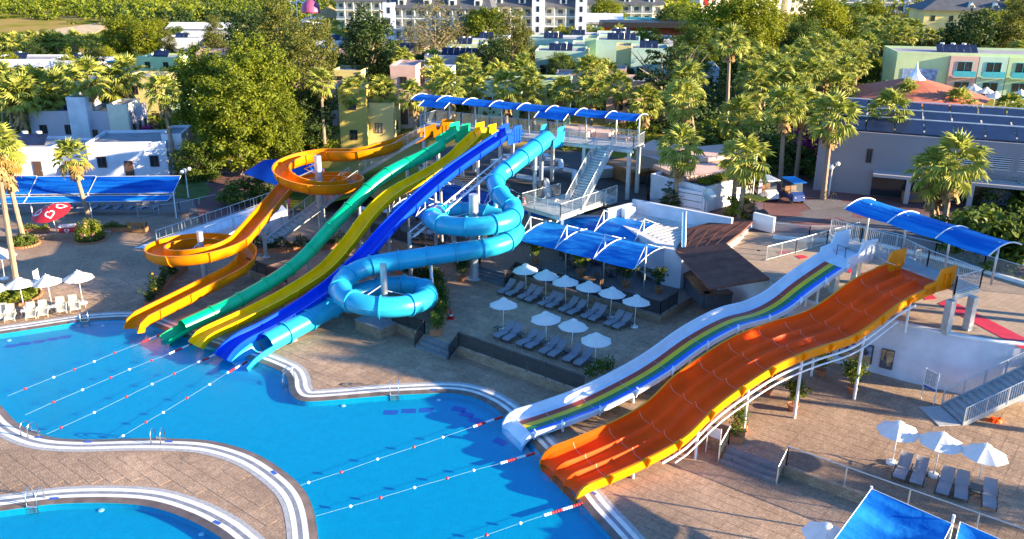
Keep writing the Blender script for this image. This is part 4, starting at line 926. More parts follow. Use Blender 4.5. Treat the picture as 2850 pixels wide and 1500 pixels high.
# ================================================================== leaf work
def leaf_quad(c, n_, sz, rnd, asp=0.55):
    n_ = n_.normalized(); a = n_.orthogonal().normalized(); a = Matrix.Rotation(rnd.uniform(0, 6.28), 3, n_) @ a; b_ = n_.cross(a)
    return [c-a*sz*0.5, c+b_*sz*asp*0.5+n_*sz*0.08, c+a*sz*0.5-n_*sz*0.1, c-b_*sz*asp*0.5+n_*sz*0.08]
def crown_mesh(name, m_, size, nclump, nleaf, lsz, seed, shell=0.55, clump=0.32, flat=0.0, shape='ball', dense_=1.0):
    """leaves gathered in clumps through an uneven crown; clumps leave gaps"""
    rnd = random.Random(seed); mb = MB(); sx, sy, sz = size
    for _ in range(nclump):
        while True:
            v = Vector((rnd.uniform(-1, 1), rnd.uniform(-1, 1), rnd.uniform(-1, 1)))
            if shape == 'cone':
                h = (v.z+1)/2; lim = (1-h)**0.8*0.95+0.05
                if Vector((v.x, v.y)).length <= lim and Vector((v.x, v.y)).length > lim*0.25: break
            elif shell <= v.length <= 1.0: break
        if shape == 'ball': v = v*(1+rnd.uniform(-0.16, 0.14))
        c = Vector((v.x*sx, v.y*sy, v.z*sz)); cr = clump*min(size)*rnd.uniform(0.6, 1.25)
        for _ in range(nleaf):
            while True:
                q = Vector((rnd.uniform(-1, 1), rnd.uniform(-1, 1), rnd.uniform(-1, 1)))
                if q.length < 1: break
            p = c+Vector((q.x, q.y, q.z*(0.75-flat*0.5)))*cr
            nn = (q.normalized()*0.7+Vector((0, 0, 0.55))+Vector((rnd.uniform(-.6, .6), rnd.uniform(-.6, .6), rnd.uniform(-.6, .6))))
            mb.add(leaf_quad(p, nn, lsz*rnd.uniform(0.6, 1.3), rnd), [(0, 1, 2, 3)])
    me = bpy.data.meshes.new(name); me.from_pydata(mb.v, [], mb.f); me.materials.append(MATS[m_]); return me
def obj_me(name, me, parent=None):
    o = bpy.data.objects.new(name, me); COL.objects.link(o)
    if parent is not None: o.parent = parent
    return o
def up_me(name, verts_fn, m_): return verts_fn
# ================================================================== umbrellas
def make_umbrella(label, loc, group, R=1.02, m_='umbrella_white', Z=2.3):
    t = thing('sun_umbrella', label, 'umbrella', loc, 0.2, group)
    MB().bar((0, 0, 0.05), (0, 0, Z+0.02), 0.025, n=8).build('pole', 'white_pole', t, True)
    smooth_edges(MB().lathe([(0.02, 0), (0.27, 0), (0.29, 0.03), (0.27, 0.11), (0.2, 0.14), (0.06, 0.15), (0.04, 0.3), (0.03, 0.3)], (0, 0, 0), 18).build('base', 'white_pole', t))
    for k in range(8):
        a0, a1 = 2*math.pi*k/8, 2*math.pi*(k+1)/8; vs = []
        for i in range(5):
            q = i/4; rr = 0.1+(R-0.1)*q; z = Z-0.45*q**1.15
            for j in range(5):
                a = a0+(a1-a0)*j/4; e = 1-abs(j-2)/2; ch = math.cos(math.pi/8)/math.cos(a-(a0+a1)/2)
                vs.append((rr*ch*math.cos(a), rr*ch*math.sin(a), z-0.035*e*q))
        MB().add(vs, [(i*5+j, (i+1)*5+j, (i+1)*5+j+1, i*5+j+1) for i in range(4) for j in range(4)]).build('canopy_panel', m_, t, True)
        MB().bar((0.05*math.cos(a0), 0.05*math.sin(a0), Z-0.03), (R*math.cos(a0), R*math.sin(a0), Z-0.47), 0.008, n=4).build('rib', 'white_pole', t)
    vs = [(0, 0, Z+0.13)]; n_ = 16
    for k in range(n_): a = 2*math.pi*k/n_; rr = 0.27 if k % 2 == 0 else 0.23; vs.append((rr*math.cos(a), rr*math.sin(a), Z-0.01 if k % 2 == 0 else Z+0.035))
    MB().add(vs, [(0, 1+k, 1+(k+1) % n_) for k in range(n_)]).build('vent_cap', m_, t, True)
    smooth_edges(MB().lathe([(0.01, 0), (0.03, 0.02), (0.02, 0.06), (0.005, 0.09)], (0, 0, Z+0.1), 8).build('finial', 'white_pole', t))
    return t
proto_u = None
def umbrellas(pxs, z, group, names, sc=1.0):
    global proto_u
    for (x, y), lb in zip(pxs, names):
        p = at(x, y, z)
        if proto_u is None: proto_u = make_umbrella(lb, p, group); u_ = proto_u
        else: u_ = dup(proto_u, p, random.uniform(0, 6), lb, sc*random.uniform(0.97, 1.03), group)
        u_.rotation_euler.x = random.uniform(-0.06, 0.06); u_.rotation_euler.y = random.uniform(-0.06, 0.06)
umbrellas([(1465,816),(1518,832),(1574,853),(1634,866),(1697,885),(1765,911)], 0.6, 'white umbrellas along the restaurant fence', ['white umbrella along the restaurant fence, %s from the stone steps' % ORD[i] for i in range(6)])
umbrellas([(1400,919),(1521,961),(1590,982),(1656,1020)], 0.6, 'white umbrellas along the pool side fence', ['white umbrella standing alone nearest the flowering planter', 'white umbrella of the three by the rainbow slide, farthest from it', 'white umbrella of the three by the rainbow slide, middle one', 'white umbrella of the three by the rainbow slide, closest to it'])
umbrellas([(2482,1290),(2597,1325),(2717,1363)], 0.6, 'white umbrellas over the lower right loungers', ['white umbrella below the steel stairs, farthest from the frame edge', 'white umbrella below the steel stairs, middle of three', 'white umbrella below the steel stairs, closest to the frame edge'], 1.04)
umbrellas([(2280,1590)], 0.0, 'white umbrella at the bottom edge', ['white umbrella cut off by the bottom edge beside blue shade sail'], 1.05)
umbrellas([(69,866),(147,858),(231,845),(-12,880),(13,777)], 0.0, 'white umbrellas by the beige loungers', ['white umbrella over beige loungers, second from the left frame edge', 'white umbrella over beige loungers, third from the left frame edge', 'white umbrella over beige loungers, farthest from left frame edge', 'white umbrella half cut by left frame edge beside round hedge bed', 'white umbrella behind the round hedge bed at left frame edge'], 1.1)
# ================================================================== loungers
def make_lounger(label, loc, rz, m_, fm, group):
    t = thing('sun_lounger', label, 'sun lounger', loc, rz, group)     # +Y is the head end
    def slab(name, pts, w, th, par):
        mb = MB(); k = len(pts); vs = []
        for y, z in pts:
            for x in (-w/2, -w/2+0.05, w/2-0.05, w/2): vs.append((x, y, z+(0.0 if abs(x) < w/2-0.01 else 0.03)))
        top = [(i*4+j, i*4+j+1, (i+1)*4+j+1, (i+1)*4+j) for i in range(k-1) for j in range(3)]
        n_ = len(vs); vs += [(x, y, z-th) for x, y, z in vs]
        bot = [tuple(q+n_ for q in f[::-1]) for f in top]
        edge = [0, 1, 2, 3]+[i*4+3 for i in range(1, k)]+[(k-1)*4+j for j in (2, 1, 0)]+[i*4 for i in range(k-2, 0, -1)]
        sd = [(edge[i], edge[i]+n_, edge[(i+1) % len(edge)]+n_, edge[(i+1) % len(edge)]) for i in range(len(edge))]
        mb.add(vs, top+bot+sd); return smooth_edges(mb.build(name, m_, par), 40)
    slab('seat', [(0.0, 0.28), (0.08, 0.33), (0.45, 0.345), (0.8, 0.31), (1.12, 0.33)], 0.58, 0.035, t)
    bk = slab('backrest', [(1.13, 0.33), (1.3, 0.46), (1.55, 0.66), (1.72, 0.80), (1.8, 0.82)], 0.58, 0.035, t)
    fr_ = MB()
    for s in (-1, 1):
        fr_.tube([(s*0.32, 0.02, 0.27), (s*0.33, 0.5, 0.30), (s*0.33, 1.15, 0.30), (s*0.33, 1.45, 0.26)], 0.03, 6)
    fr_.build('frame', fm, t, True)
    for s in (-1, 1):
        MB().tube([(s*0.31, 0.25, 0.29), (s*0.32, 0.16, 0.12), (s*0.32, 0.2, 0.0)], 0.028, 6).build('leg', fm, t, True)
        MB().tube([(s*0.32, 1.0, 0.3), (s*0.34, 1.28, 0.12), (s*0.34, 1.4, 0.02), (s*0.34, 1.5, 0.25)], 0.028, 6).build('leg', fm, t, True)
        MB().tube([(s*0.34, 0.85, 0.31), (s*0.36, 0.95, 0.5), (s*0.36, 1.25, 0.52), (s*0.33, 1.4, 0.5)], 0.022, 6).build('armrest', fm, t, True)
    return t
pl_g = pl_b = None
def lounger(x, y, z, rz, lb, group, beige=False):
    global pl_g, pl_b
    p = at(x, y, z); p.z = z; rz += random.uniform(-0.1, 0.1)
    if beige:
        if pl_b is None: pl_b = make_lounger(lb, p, rz, 'lounger_beige', 'beige_frame', group); return
        dup(pl_b, p, rz, lb, None, group)
    else:
        if pl_g is None: pl_g = make_lounger(lb, p, rz, 'lounger_grey', 'lounger_frame', group); return
        dup(pl_g, p, rz, lb, None, group)
RZP = -math.radians(38.3)
bk = [(150,440),(225,463),(345,494),(420,520),(548,560),(625,586),(755,620),(835,650),(975,685),(1055,713),(1205,760),(1290,790)]
for i, (x, y) in enumerate(bk): lounger(1350+x/3.568, 700+y/3.568, 0.6, RZP, 'grey sun lounger in the restaurant fence row, %s from the stone steps' % ORD[i], 'grey loungers along the restaurant fence')
fr4 = [(110,882),(200,915),(330,960),(420,990),(560,1040),(650,1075),(800,1120),(910,1160)]
for i, (x, y) in enumerate(fr4): lounger(1350+x/3.568, 700+y/3.568, 0.6, RZP, 'grey sun lounger in the pool fence row, %s from the flowering planter' % ORD[i], 'grey loungers along the pool side fence')
d_ = at(2512.5, 1299.4, 0.9)-at(2498.5, 1338.6, 0.9); rzr = math.atan2(d_.y, d_.x)-math.pi/2
for i, (x, y) in enumerate([(530,795),(700,848),(960,950),(1145,1000),(1430,1090)]): lounger(2350+x/3.568, 1120+y/3.568, 0.6, rzr, 'grey sun lounger behind the blue shade sail, %s from its corner' % ORD[i], 'grey loungers at the lower right')
d_ = at(205, 828, 0.4)-at(210, 869, 0.4); rzl = math.atan2(d_.y, d_.x)-math.pi/2
for i, (x, y) in enumerate([(6,897),(27,899),(86,893),(120,887),(173,877),(210,871)]): lounger(x, y, 0.0, rzl, 'beige sun lounger at the pool edge, %s from the left frame edge' % ORD[i], 'beige loungers at the pool edge', True)
# rows of loungers under the blue awnings
for i in range(9): lounger(150+i*34, 590+0*i, 0.0, rzl-0.6, 'dark sun lounger in shade under the blue awnings, front row, %s along' % ORD[i], 'loungers under the blue awnings')
for i in range(11): lounger(20+i*44, 566, 0.0, rzl-0.6, 'dark sun lounger in shade under the blue awnings, back row, %s along' % ORD[i], 'loungers under the blue awnings')
# side tables
def make_table(label, loc, rz, m_, group, w=0.45, h=0.38):
    t = thing('side_table', label, 'side table', loc, rz, group)
    smooth_edges(MB().box((0, 0, h), (w, w, 0.04)).build('table_top', m_, t))
    for a in (-1, 1):
        for b_ in (-1, 1): MB().bar((a*w*0.4, b_*w*0.4, 0), (a*w*0.38, b_*w*0.38, h-0.02), 0.02, n=6).build('leg', m_, t)
    return t
tp = None
for i, (x, y, z, w_) in enumerate([(375,430,0.6,0),(555,485,0.6,0),(765,545,0.6,0),(985,615,0.6,0),(1195,680,0.6,0),(1430,755,0.6,0),(125,800,0.6,0),(350,865,0.6,0),(580,950,0.6,0),(820,1035,0.6,0),(1055,1125,0.6,0)]):
    lb = 'small dark side table in the restaurant fence row, %s from the stone steps' % ORD[i] if i < 6 else 'small dark side table in the pool fence row, %s from the flowering planter' % ORD[i-6]
    p = at(1350+x/3.568, 700+y/3.568, z)
    if tp is None: tp = make_table(lb, p, RZP, 'lounger_frame', 'dark side tables between loungers')
    else: dup(tp, p, RZP, lb)
tb = make_table('pale side table beside the last beige lounger', at(231, 855, 0.0), rzl, 'beige_frame', 'pale side tables by the beige loungers')
dup(tb, at(147, 865, 0), rzl, 'pale side table under the middle beige umbrella'); dup(tb, at(69, 877, 0), rzl, 'pale side table under the umbrella nearest left frame edge')
t = make_table('grey box table between the two right hand loungers', at(2715, 1375, 0.6), rzr, 'lounger_frame', 'dark side tables between loungers', 0.6, 0.4)
# ================================================================== lane ropes and ladders
def lane(pxs, floats, label):
    Z = -0.096; t = thing('lane_rope', label, 'lane rope', at(*pxs[0], Z), group='lane ropes across the pool')
    P = [at(x, y, Z) for x, y in pxs]
    MB().tube(P, 0.007, 5).build('rope', 'pale_print', t, world=True)
    for k, p in enumerate(P[2:-1]):
        smooth_edges(MB().lathe([(0.01, -0.08), (0.06, -0.06), (0.095, 0.0), (0.06, 0.06), (0.01, 0.08)], tuple(p), 10).build('float', 'white_print' if (k+floats) % 2 else 'red_plastic', t, world=True))
    a, b_ = P[0], P[1]; n_ = max(6, int((b_-a).length/0.14))
    for i in range(n_):
        p, q = a+(b_-a)*(i/n_), a+(b_-a)*((i+0.85)/n_); MB().bar(p, q, 0.075, n=8).build('float_disc', 'red_plastic' if (i//4) % 2 == 0 else 'white_print', t, True, world=True)
lane([(455,928),(395,953),(319,982),(262,1006),(207,1028),(149,1050),(70,1082),(22,1102)], 0, 'lane rope from below the orange slide exit')
lane([(545,952),(470,985),(422,1003),(360,1028),(308,1051),(229,1085),(149,1119),(70,1155)], 0, 'lane rope from between green and yellow slide exits')
lane([(622,977),(549,1009),(485,1040),(423,1069),(352,1104),(262,1148),(170,1190),(130,1208)], 0, 'lane rope from between yellow and blue slide exits')
lane([(688,1006),(631,1039),(583,1070),(520,1108),(454,1148),(406,1175),(342,1213),(330,1219)], 1, 'lane rope from the cyan tube exit')
lane([(1398,1160),(1315,1188),(1232,1217),(1152,1244),(1050,1278),(950,1314),(858,1343),(818,1358)], 1, 'lane rope ending beside the rainbow slide')
lane([(1488,1261),(1391,1290),(1318,1309),(1245,1331),(1153,1357),(1059,1385),(975,1409),(880,1436)], 1, 'lane rope ending between rainbow and orange slides')
lane([(1621,1401),(1512,1435),(1448,1456),(1354,1489),(1260,1520),(1160,1552),(900,1640)], 1, 'lane rope ending below the orange slide')
def ladder(x, y, ang, label):
    p = at(x, y, 0.0); t = thing('pool_ladder', label, 'ladder', p, math.radians(ang), 'chrome pool ladders')     # +Y points into the pool
    for s in (-1, 1):
        MB().tube([(s*0.26, -0.55, 0.0), (s*0.26, -0.52, 0.55), (s*0.26, -0.4, 0.75), (s*0.26, -0.15, 0.78), (s*0.26, 0.1, 0.55), (s*0.26, 0.14, 0.0), (s*0.26, 0.14, -0.4)], 0.028, 8).build('handrail', 'chrome', t, True)
    for z in (-0.02, -0.16, -0.3): MB().box((0, 0.16, z), (0.5, 0.12, 0.03)).build('tread', 'steel', t)
for a in [(236,892,200,'pool ladder at the far edge beside beige loungers'), (795,1058,105,'pool ladder below the cyan tube exit'), (1098,1095,185,'pool ladder on the straight far pool edge'), (92,1203,-20,'pool ladder on the near bank by the left frame edge'), (445,1222,0,'pool ladder in the middle of the near bank'), (93,1404,178,'pool ladder in the small round pool')]: ladder(*a)
# ================================================================== fences, steps, planters
def steps(x0s, x1s, t0, z0, n_, label, rise=0.15, run=0.34):
    t = thing('stone_steps', label, 'steps', fpt((x0s+x1s)/2, t0, z0), group='stone steps between terraces')
    for i in range(n_):
        a = [fpt(x0s, t0-run*(n_-i), 0), fpt(x1s, t0-run*(n_-i), 0), fpt(x1s, t0-run*(n_-i-1)-0.004, 0), fpt(x0s, t0-run*(n_-i-1)-0.004, 0)]
        MB().prism([tuple(p[:2]) for p in a], z0, z0+rise*(i+1)-0.002*i).build('step', 'grey_step', t, world=True)
sL0 = s_of(1187, 934, 0.6)[0]
steps(sL0, -0.25, 0, 0.0, 3, 'stone steps between planter and pool side fence', 0.2); 
sR0, sR1 = s_of(2032, 1238, 0.6)[0], s_of(2184, 1291, 0.6)[0]
steps(sR0, sR1, 0, 0.0, 3, 'stone steps below the orange slide posts', 0.2)
sT0, sT1 = s_of(1338, 757, 0.6)[0], s_of(1428, 784, 0.6)[0]
steps(sT0, sT1, L2, 0.6, 4, 'stone steps from loungers up to the restaurant terrace', 0.155)
def fence(pts, label, infill='mesh_fabric', m_='dark_metal', h=1.05, gap=1.35):
    t = thing('fence', label, 'fence', pts[0], group='low fences on the terrace edges'); railing(t, pts, h, m_, postgap=gap, infill=infill); return t
sF1 = s_of(1632, 1085, 0.6)[0]
fence([fpt(-0.1, -0.9, 0.0), fpt(-0.1, 0.1, 0.6), fpt(sF1, 0.1, 0.6)], 'dark mesh fence on the pool side of the loungers')
fence([fpt(sT1+0.15, L2-1.3, 0.6), fpt(sT1+0.15, L2+0.12, 1.22), fpt(S2b-0.1, L2+0.12, 1.22), fpt(S2b-0.1, L2+2.6, 1.22)], 'dark mesh fence between loungers and restaurant tables')
fence([fpt(sR1+0.1, -1.0, 0.0), fpt(sR1+0.1, 0.1, 0.6), fpt(46, 0.1, 0.6)], 'tinted glass fence with steel rail behind the blue shade sail', 'tinted_glass', 'steel', 1.1, 3.0)
fence([fpt(sR0-3.2, 0.1, 0.6), fpt(sR0-0.1, 0.1, 0.6), fpt(sR0-0.1, -1.0, 0.0)], 'tinted glass fence under the orange slide', 'tinted_glass', 'steel', 1.1, 1.5)
sP0, sP1 = s_of(1085, 900, 0.6)[0], s_of(1178, 932, 0.6)[0]
fence([fpt(sP0, 0.1, 0.6), fpt(sP1, 0.1, 0.6), fpt(sP1, -0.9, 0.0)], 'dark mesh fence under the lower cyan loop')
sQ0, sQ1 = s_of(700, 748, 0.6)[0], s_of(800, 790, 0.6)[0]
fence([fpt(sQ0, 0.1, 0.6), fpt(sQ1, 0.1, 0.6)], 'dark mesh fence between orange and green slides')
fence([fpt(sT0-0.1, L2-1.0, 0.6), fpt(sT0-0.1, L2+0.1, 1.22), fpt(S2a+1, L2+0.1, 1.22)], 'dark mesh fence along the tables behind the slides')
pd = thing('pedestal', 'tan block pedestal under the lower cyan loop', 'pedestal', at(1110, 925, 0)); s0_ = s_of(1105, 925, 0.0)[0]
MB().prism([tuple(fpt(*q)[:2]) for q in ((s0_-2.6, -1.5), (s0_, -1.5), (s0_, -0.02), (s0_-2.6, -0.02))], 0.0, 0.75).build('block', 'block_wall', pd, world=True); MB().prism([tuple(fpt(*q)[:2]) for q in ((s0_-2.65, -1.55), (s0_+0.05, -1.55), (s0_+0.05, -0.03), (s0_-2.65, -0.03))], 0.752, 0.81).build('cap', 'coping_grey', pd, world=True)
# ---- planting
def hedge(pts, z, w, h, m_, label, flowers=None, box=True, n_=230, lsz=0.2, seed=1, name='flower_hedge'):
    """leafy strip planted in a long low planter"""
    rnd = random.Random(seed); P = [Vector(p) for p in pts]; t = thing(name, label, 'hedge', (P[0].x, P[0].y, z)); mb = MB(); fb = MB()
    for a, b_ in zip(P, P[1:]):
        L = (b_-a).length; d = (b_-a).normalized(); r = Vector((d.y, -d.x, 0))
        if box:
            MB().obox((a.x, a.y, z+0.2), (b_.x, b_.y, z+0.2), w, 0.4).build('planter_box', 'terracotta', t, world=True)
        for _ in range(int(L*n_)):
            q = a+d*rnd.uniform(0, L)+r*rnd.gauss(0, w*0.28); hh = h*(0.75+0.35*math.sin(q.x*3.1+q.y*2.3))*rnd.uniform(0.15, 1.0)
            c = Vector((q.x, q.y, z+0.3+hh)); nn = Vector((rnd.uniform(-1, 1), rnd.uniform(-1, 1), rnd.uniform(0.0, 0.9)))
            mb.add(leaf_quad(c, nn, lsz*rnd.uniform(0.7, 1.5), rnd, 0.4), [(0, 1, 2, 3)])
            if flowers and rnd.random() < 0.02: fb.add(leaf_quad(c+Vector((0, 0, 0.12)), nn, 0.22, rnd, 0.8), [(0, 1, 2, 3)])
    mb.build('foliage', m_, t, world=True)
    if fb.v: fb.build('blossoms', flowers, t, world=True)
    return t
hedge([at(1212, 935, 0.6), at(1232, 870, 0.6), at(1222, 810, 0.6), at(1190, 765, 0.6)], 0.6, 0.8, 1.25, 'leaf_mid', 'planter hedge with orange blossoms beside the lower cyan loop', 'flower_orange', seed=3)
hedge([at(418, 855, 0), at(440, 815, 0), at(470, 780, 0), at(510, 750, 0)], 0.0, 0.9, 1.3, 'leaf_dark', 'hedge with orange blossoms behind the orange slide exit', 'flower_orange', seed=4)
hedge([at(708, 700, 0.6), at(800, 700, 0.6), at(900, 692, 0.6), at(985, 680, 0.6)], 0.6, 0.8, 1.0, 'leaf_dark', 'dark clipped hedge behind green and yellow slides', None, seed=5)
hedge([at(985, 740, 0.6), at(1080, 745, 0.6), at(1190, 790, 0.6)], 0.6, 0.8, 0.9, 'leaf_dark', 'dark hedge between the two cyan loops', None, seed=6)
hedge([at(1635, 1060, 0.6), at(1700, 1030, 0.6)], 0.6, 0.9, 0.8, 'leaf_mid', 'green hedge where fence meets the rainbow slide', None, False, seed=7)
hedge([at(1835, 1060, 0.6), at(1920, 1050, 0.6)], 0.6, 0.9, 0.8, 'leaf_dark', 'dark planter between rainbow and orange slides', 'flower_orange', seed=8)
hedge([at(2045, 1235, 0.6), at(2060, 1190, 0.6)], 0.6, 0.8, 1.7, 'leaf_mid', 'tall leafy planter at the steps under the orange slide', 'flower_orange', seed=9)
hedge([at(1925, 985, 0.6), at(1945, 960, 0.6)], 0.6, 0.8, 1.3, 'leaf_mid', 'bushy plant under the rainbow slide post', None, False, seed=10)
for i, (px_, lb) in enumerate([([(60,647),(135,645)],'planter with low bushes left of the red umbrella'),([(240,642),(330,640)],'low plants between red freezer and oleander'),([(290,645),(395,640)],'planter row right of the oleander bush')]):
    hedge([at(*q, 0) for q in px_], 0.0, 0.7, 0.5, 'leaf_bright' if i == 0 else 'leaf_mid', lb, None, True, 200, 0.16, 20+i)
ficus = crown_mesh('ficus_leaves', 'leaf_bright', (0.62, 0.62, 0.6), 26, 42, 0.16, 11, 0.3, 0.42)
def potted(x, y, z, label, sc=1.0, dark=False):
    t = thing('potted_tree', label, 'potted plant', at(x, y, z), random.uniform(0, 6), 'potted trees on the terraces'); t.scale = (sc, sc, sc)
    pt_ = smooth_edges(MB().lathe([(0.2, 0.0), (0.3, 0.36), (0.34, 0.38), (0.34, 0.45), (0.29, 0.45), (0.28, 0.4)], (0, 0, 0), 16).build('pot', 'terracotta', t)); MB().lathe([(0.27, 0.395), (0.02, 0.4)], (0, 0, 0), 12).build('soil', 'soil', pt_)
    MB().tube([(0, 0, 0.35), (0.03, 0.02, 0.7), (-0.02, 0.03, 1.15)], [0.04, 0.035, 0.03], 6).build('trunk', 'bark', t, True)
    o = obj_me('crown', ficus, t); o.location = (0, 0, 1.45); o.rotation_euler.z = random.uniform(0, 6)
    if dark: o.data = ficus_d
ficus_d = ficus.copy(); ficus_d.materials[0] = MATS['leaf_dark']
for a in [(2134,1098,0.6,'potted tree under the middle of the orange slide'), (2205,1143,0.6,'potted tree beside the white slide post on sunlit paving'), (2284,1047,0.6,'potted tree at the foot of the curved white wall'), (2372,1096,0.6,'potted tree in front of the wall paintings', 1.1), (1288,783,0.6,'potted tree beside the thick cyan slide pole', 1.0, True), (1490,735,1.22,'potted tree under the front corner of blue awning', 1.1), (1616,768,1.22,'pale potted tree behind the umbrellas, middle of the row', 1.2), (1742,800,1.22,'dark potted tree behind the umbrellas, farther along', 1.1, True), (1832,815,1.22,'dark potted tree beside the bar corner', 1.0, True), (1823,730,1.22,'dark potted tree under the awning end', 0.9, True)]: potted(*a)
# ================================================================== restaurant awnings, tables
for i, (x, y, L_, n_, w_, lb) in enumerate([(1443,668,10.6,3,4.4,'arched blue awning in front, three bays, over restaurant tables'), (1547,622,7.6,2,4.0,'arched blue awning behind the front one by the white roof'), (1086,585,6.2,2,3.4,'arched blue awning behind yellow and blue slides'), (1195,548,9.5,3,3.4,'arched blue awning behind the upper cyan loop'), (1398,580,5.0,1,3.2,'short blue awning between tube slide and tower landing')]):
    p = at(x, y, 3.7); t = thing('awning', lb, 'awning', (p.x, p.y, 1.22), group='arched blue awnings over the restaurant terrace')
    q = p+DA*L_
    f_ = awning(t, p, q, w_, 0.34, n_, 'canopy_light' if i < 2 else 'canopy_blue', 0.5, 0.04)
    for k in range(n_+1):
        c = p+DA*(L_*k/n_)+DP*(w_*0.35); MB().bar((c.x, c.y, 1.22), (c.x, c.y, 5.3), 0.06, n=8).build('post', 'galv', t, True, world=True)
        for v in (0.02, 0.9): e = f_(k/n_, v); MB().bar((c.x, c.y, 5.25), e+Vector((0, 0, 0.04)), 0.025, n=5).build('tie_rod', 'white_pole', t, world=True)
def dining(x, y, label, m_='wood', pale=False, z=1.22):
    t = thing('dining_table', label, 'table', at(x, y, z), RZP, 'restaurant tables'); MB().box((0, 0, 0.74), (0.95, 0.8, 0.04)).build('table_top', 'coping_white' if pale else m_, t)
    MB().bar((0, 0, 0.03), (0, 0, 0.72), 0.04, n=8).build('pedestal', 'dark_metal', t); MB().box((0, 0, 0.02), (0.5, 0.5, 0.03)).build('foot', 'dark_metal', t)
    return t
def make_chair(label, loc, rz, m_, group):
    t = thing('chair', label, 'chair', loc, rz, group); MB().box((0, 0, 0.44), (0.46, 0.46, 0.04)).build('seat', m_, t)
    MB().box((0, 0.22, 0.7), (0.46, 0.03, 0.42), 0, 0, ('X', -0.12)).build('backrest', m_, t)
    for a in (-1, 1):
        for b_ in (-1, 1): MB().bar((a*0.2, b_*0.2, 0), (a*0.2, b_*0.2, 0.43), 0.018, n=5).build('leg', m_, t)
        MB().tube([(a*0.23, -0.2, 0.44), (a*0.24, -0.18, 0.66), (a*0.24, 0.2, 0.68)], 0.018, 5).build('armrest', m_, t)
    return t
DT = [(1580,720,0),(1658,735,0),(1728,755,0),(1600,745,0),(1640,800,0),(1795,775,0),(1700,770,0),(1330,690,1),(1425,672,1),(1195,668,1),(1140,620,1),(1085,648,1),(1075,608,1),(1010,600,1),(1265,660,1)]
DN = ['dark table under the awning front corner','dark table beside pale potted tree','dark table beside dark potted tree','dark table just behind the first umbrella','dark red table behind the third umbrella','dark table at the awning end','dark red table between the potted trees','pale table beside the thick cyan pole','pale table with beige chairs near the awning','pale table below the long cyan run','pale table between blue slide and upper cyan loop','pale table under the blue slide','pale table between yellow and blue slides','pale table beneath the yellow slide','pale table behind the long cyan run']
ch_d = ch_b = None; ci = 0
for (x, y, pale), lb in zip(DT, DN):
    dining(x, y, lb, pale=bool(pale)); p = at(x, y, 1.22); beige = x in (1330, 1425)
    for k, (ox, oy, rz) in enumerate([(0.0, 0.75, 0), (0.0, -0.75, math.pi), (0.85, 0.0, -math.pi/2)]):
        v = Matrix.Rotation(RZP, 3, 'Z') @ Vector((ox, oy, 0)); l2 = ('beige' if beige else 'dark') + ' chair ' + ['behind', 'in front of', 'to the right of'][k] + ' the ' + ' '.join(lb.split()[:9])
        if beige:
            if ch_b is None: ch_b = make_chair(l2, p+v, RZP+rz, 'beige_frame', 'beige restaurant chairs')
            else: dup(ch_b, p+v, RZP+rz, l2)
        else:
            if ch_d is None: ch_d = make_chair(l2, p+v, RZP+rz, 'frame_brown', 'dark restaurant chairs')
            else: dup(ch_d, p+v, RZP+rz, l2)
c = make_chair('woven pale armchair on the start platform', at(2560, 735, ZP), 0.4, 'beige_frame', None)
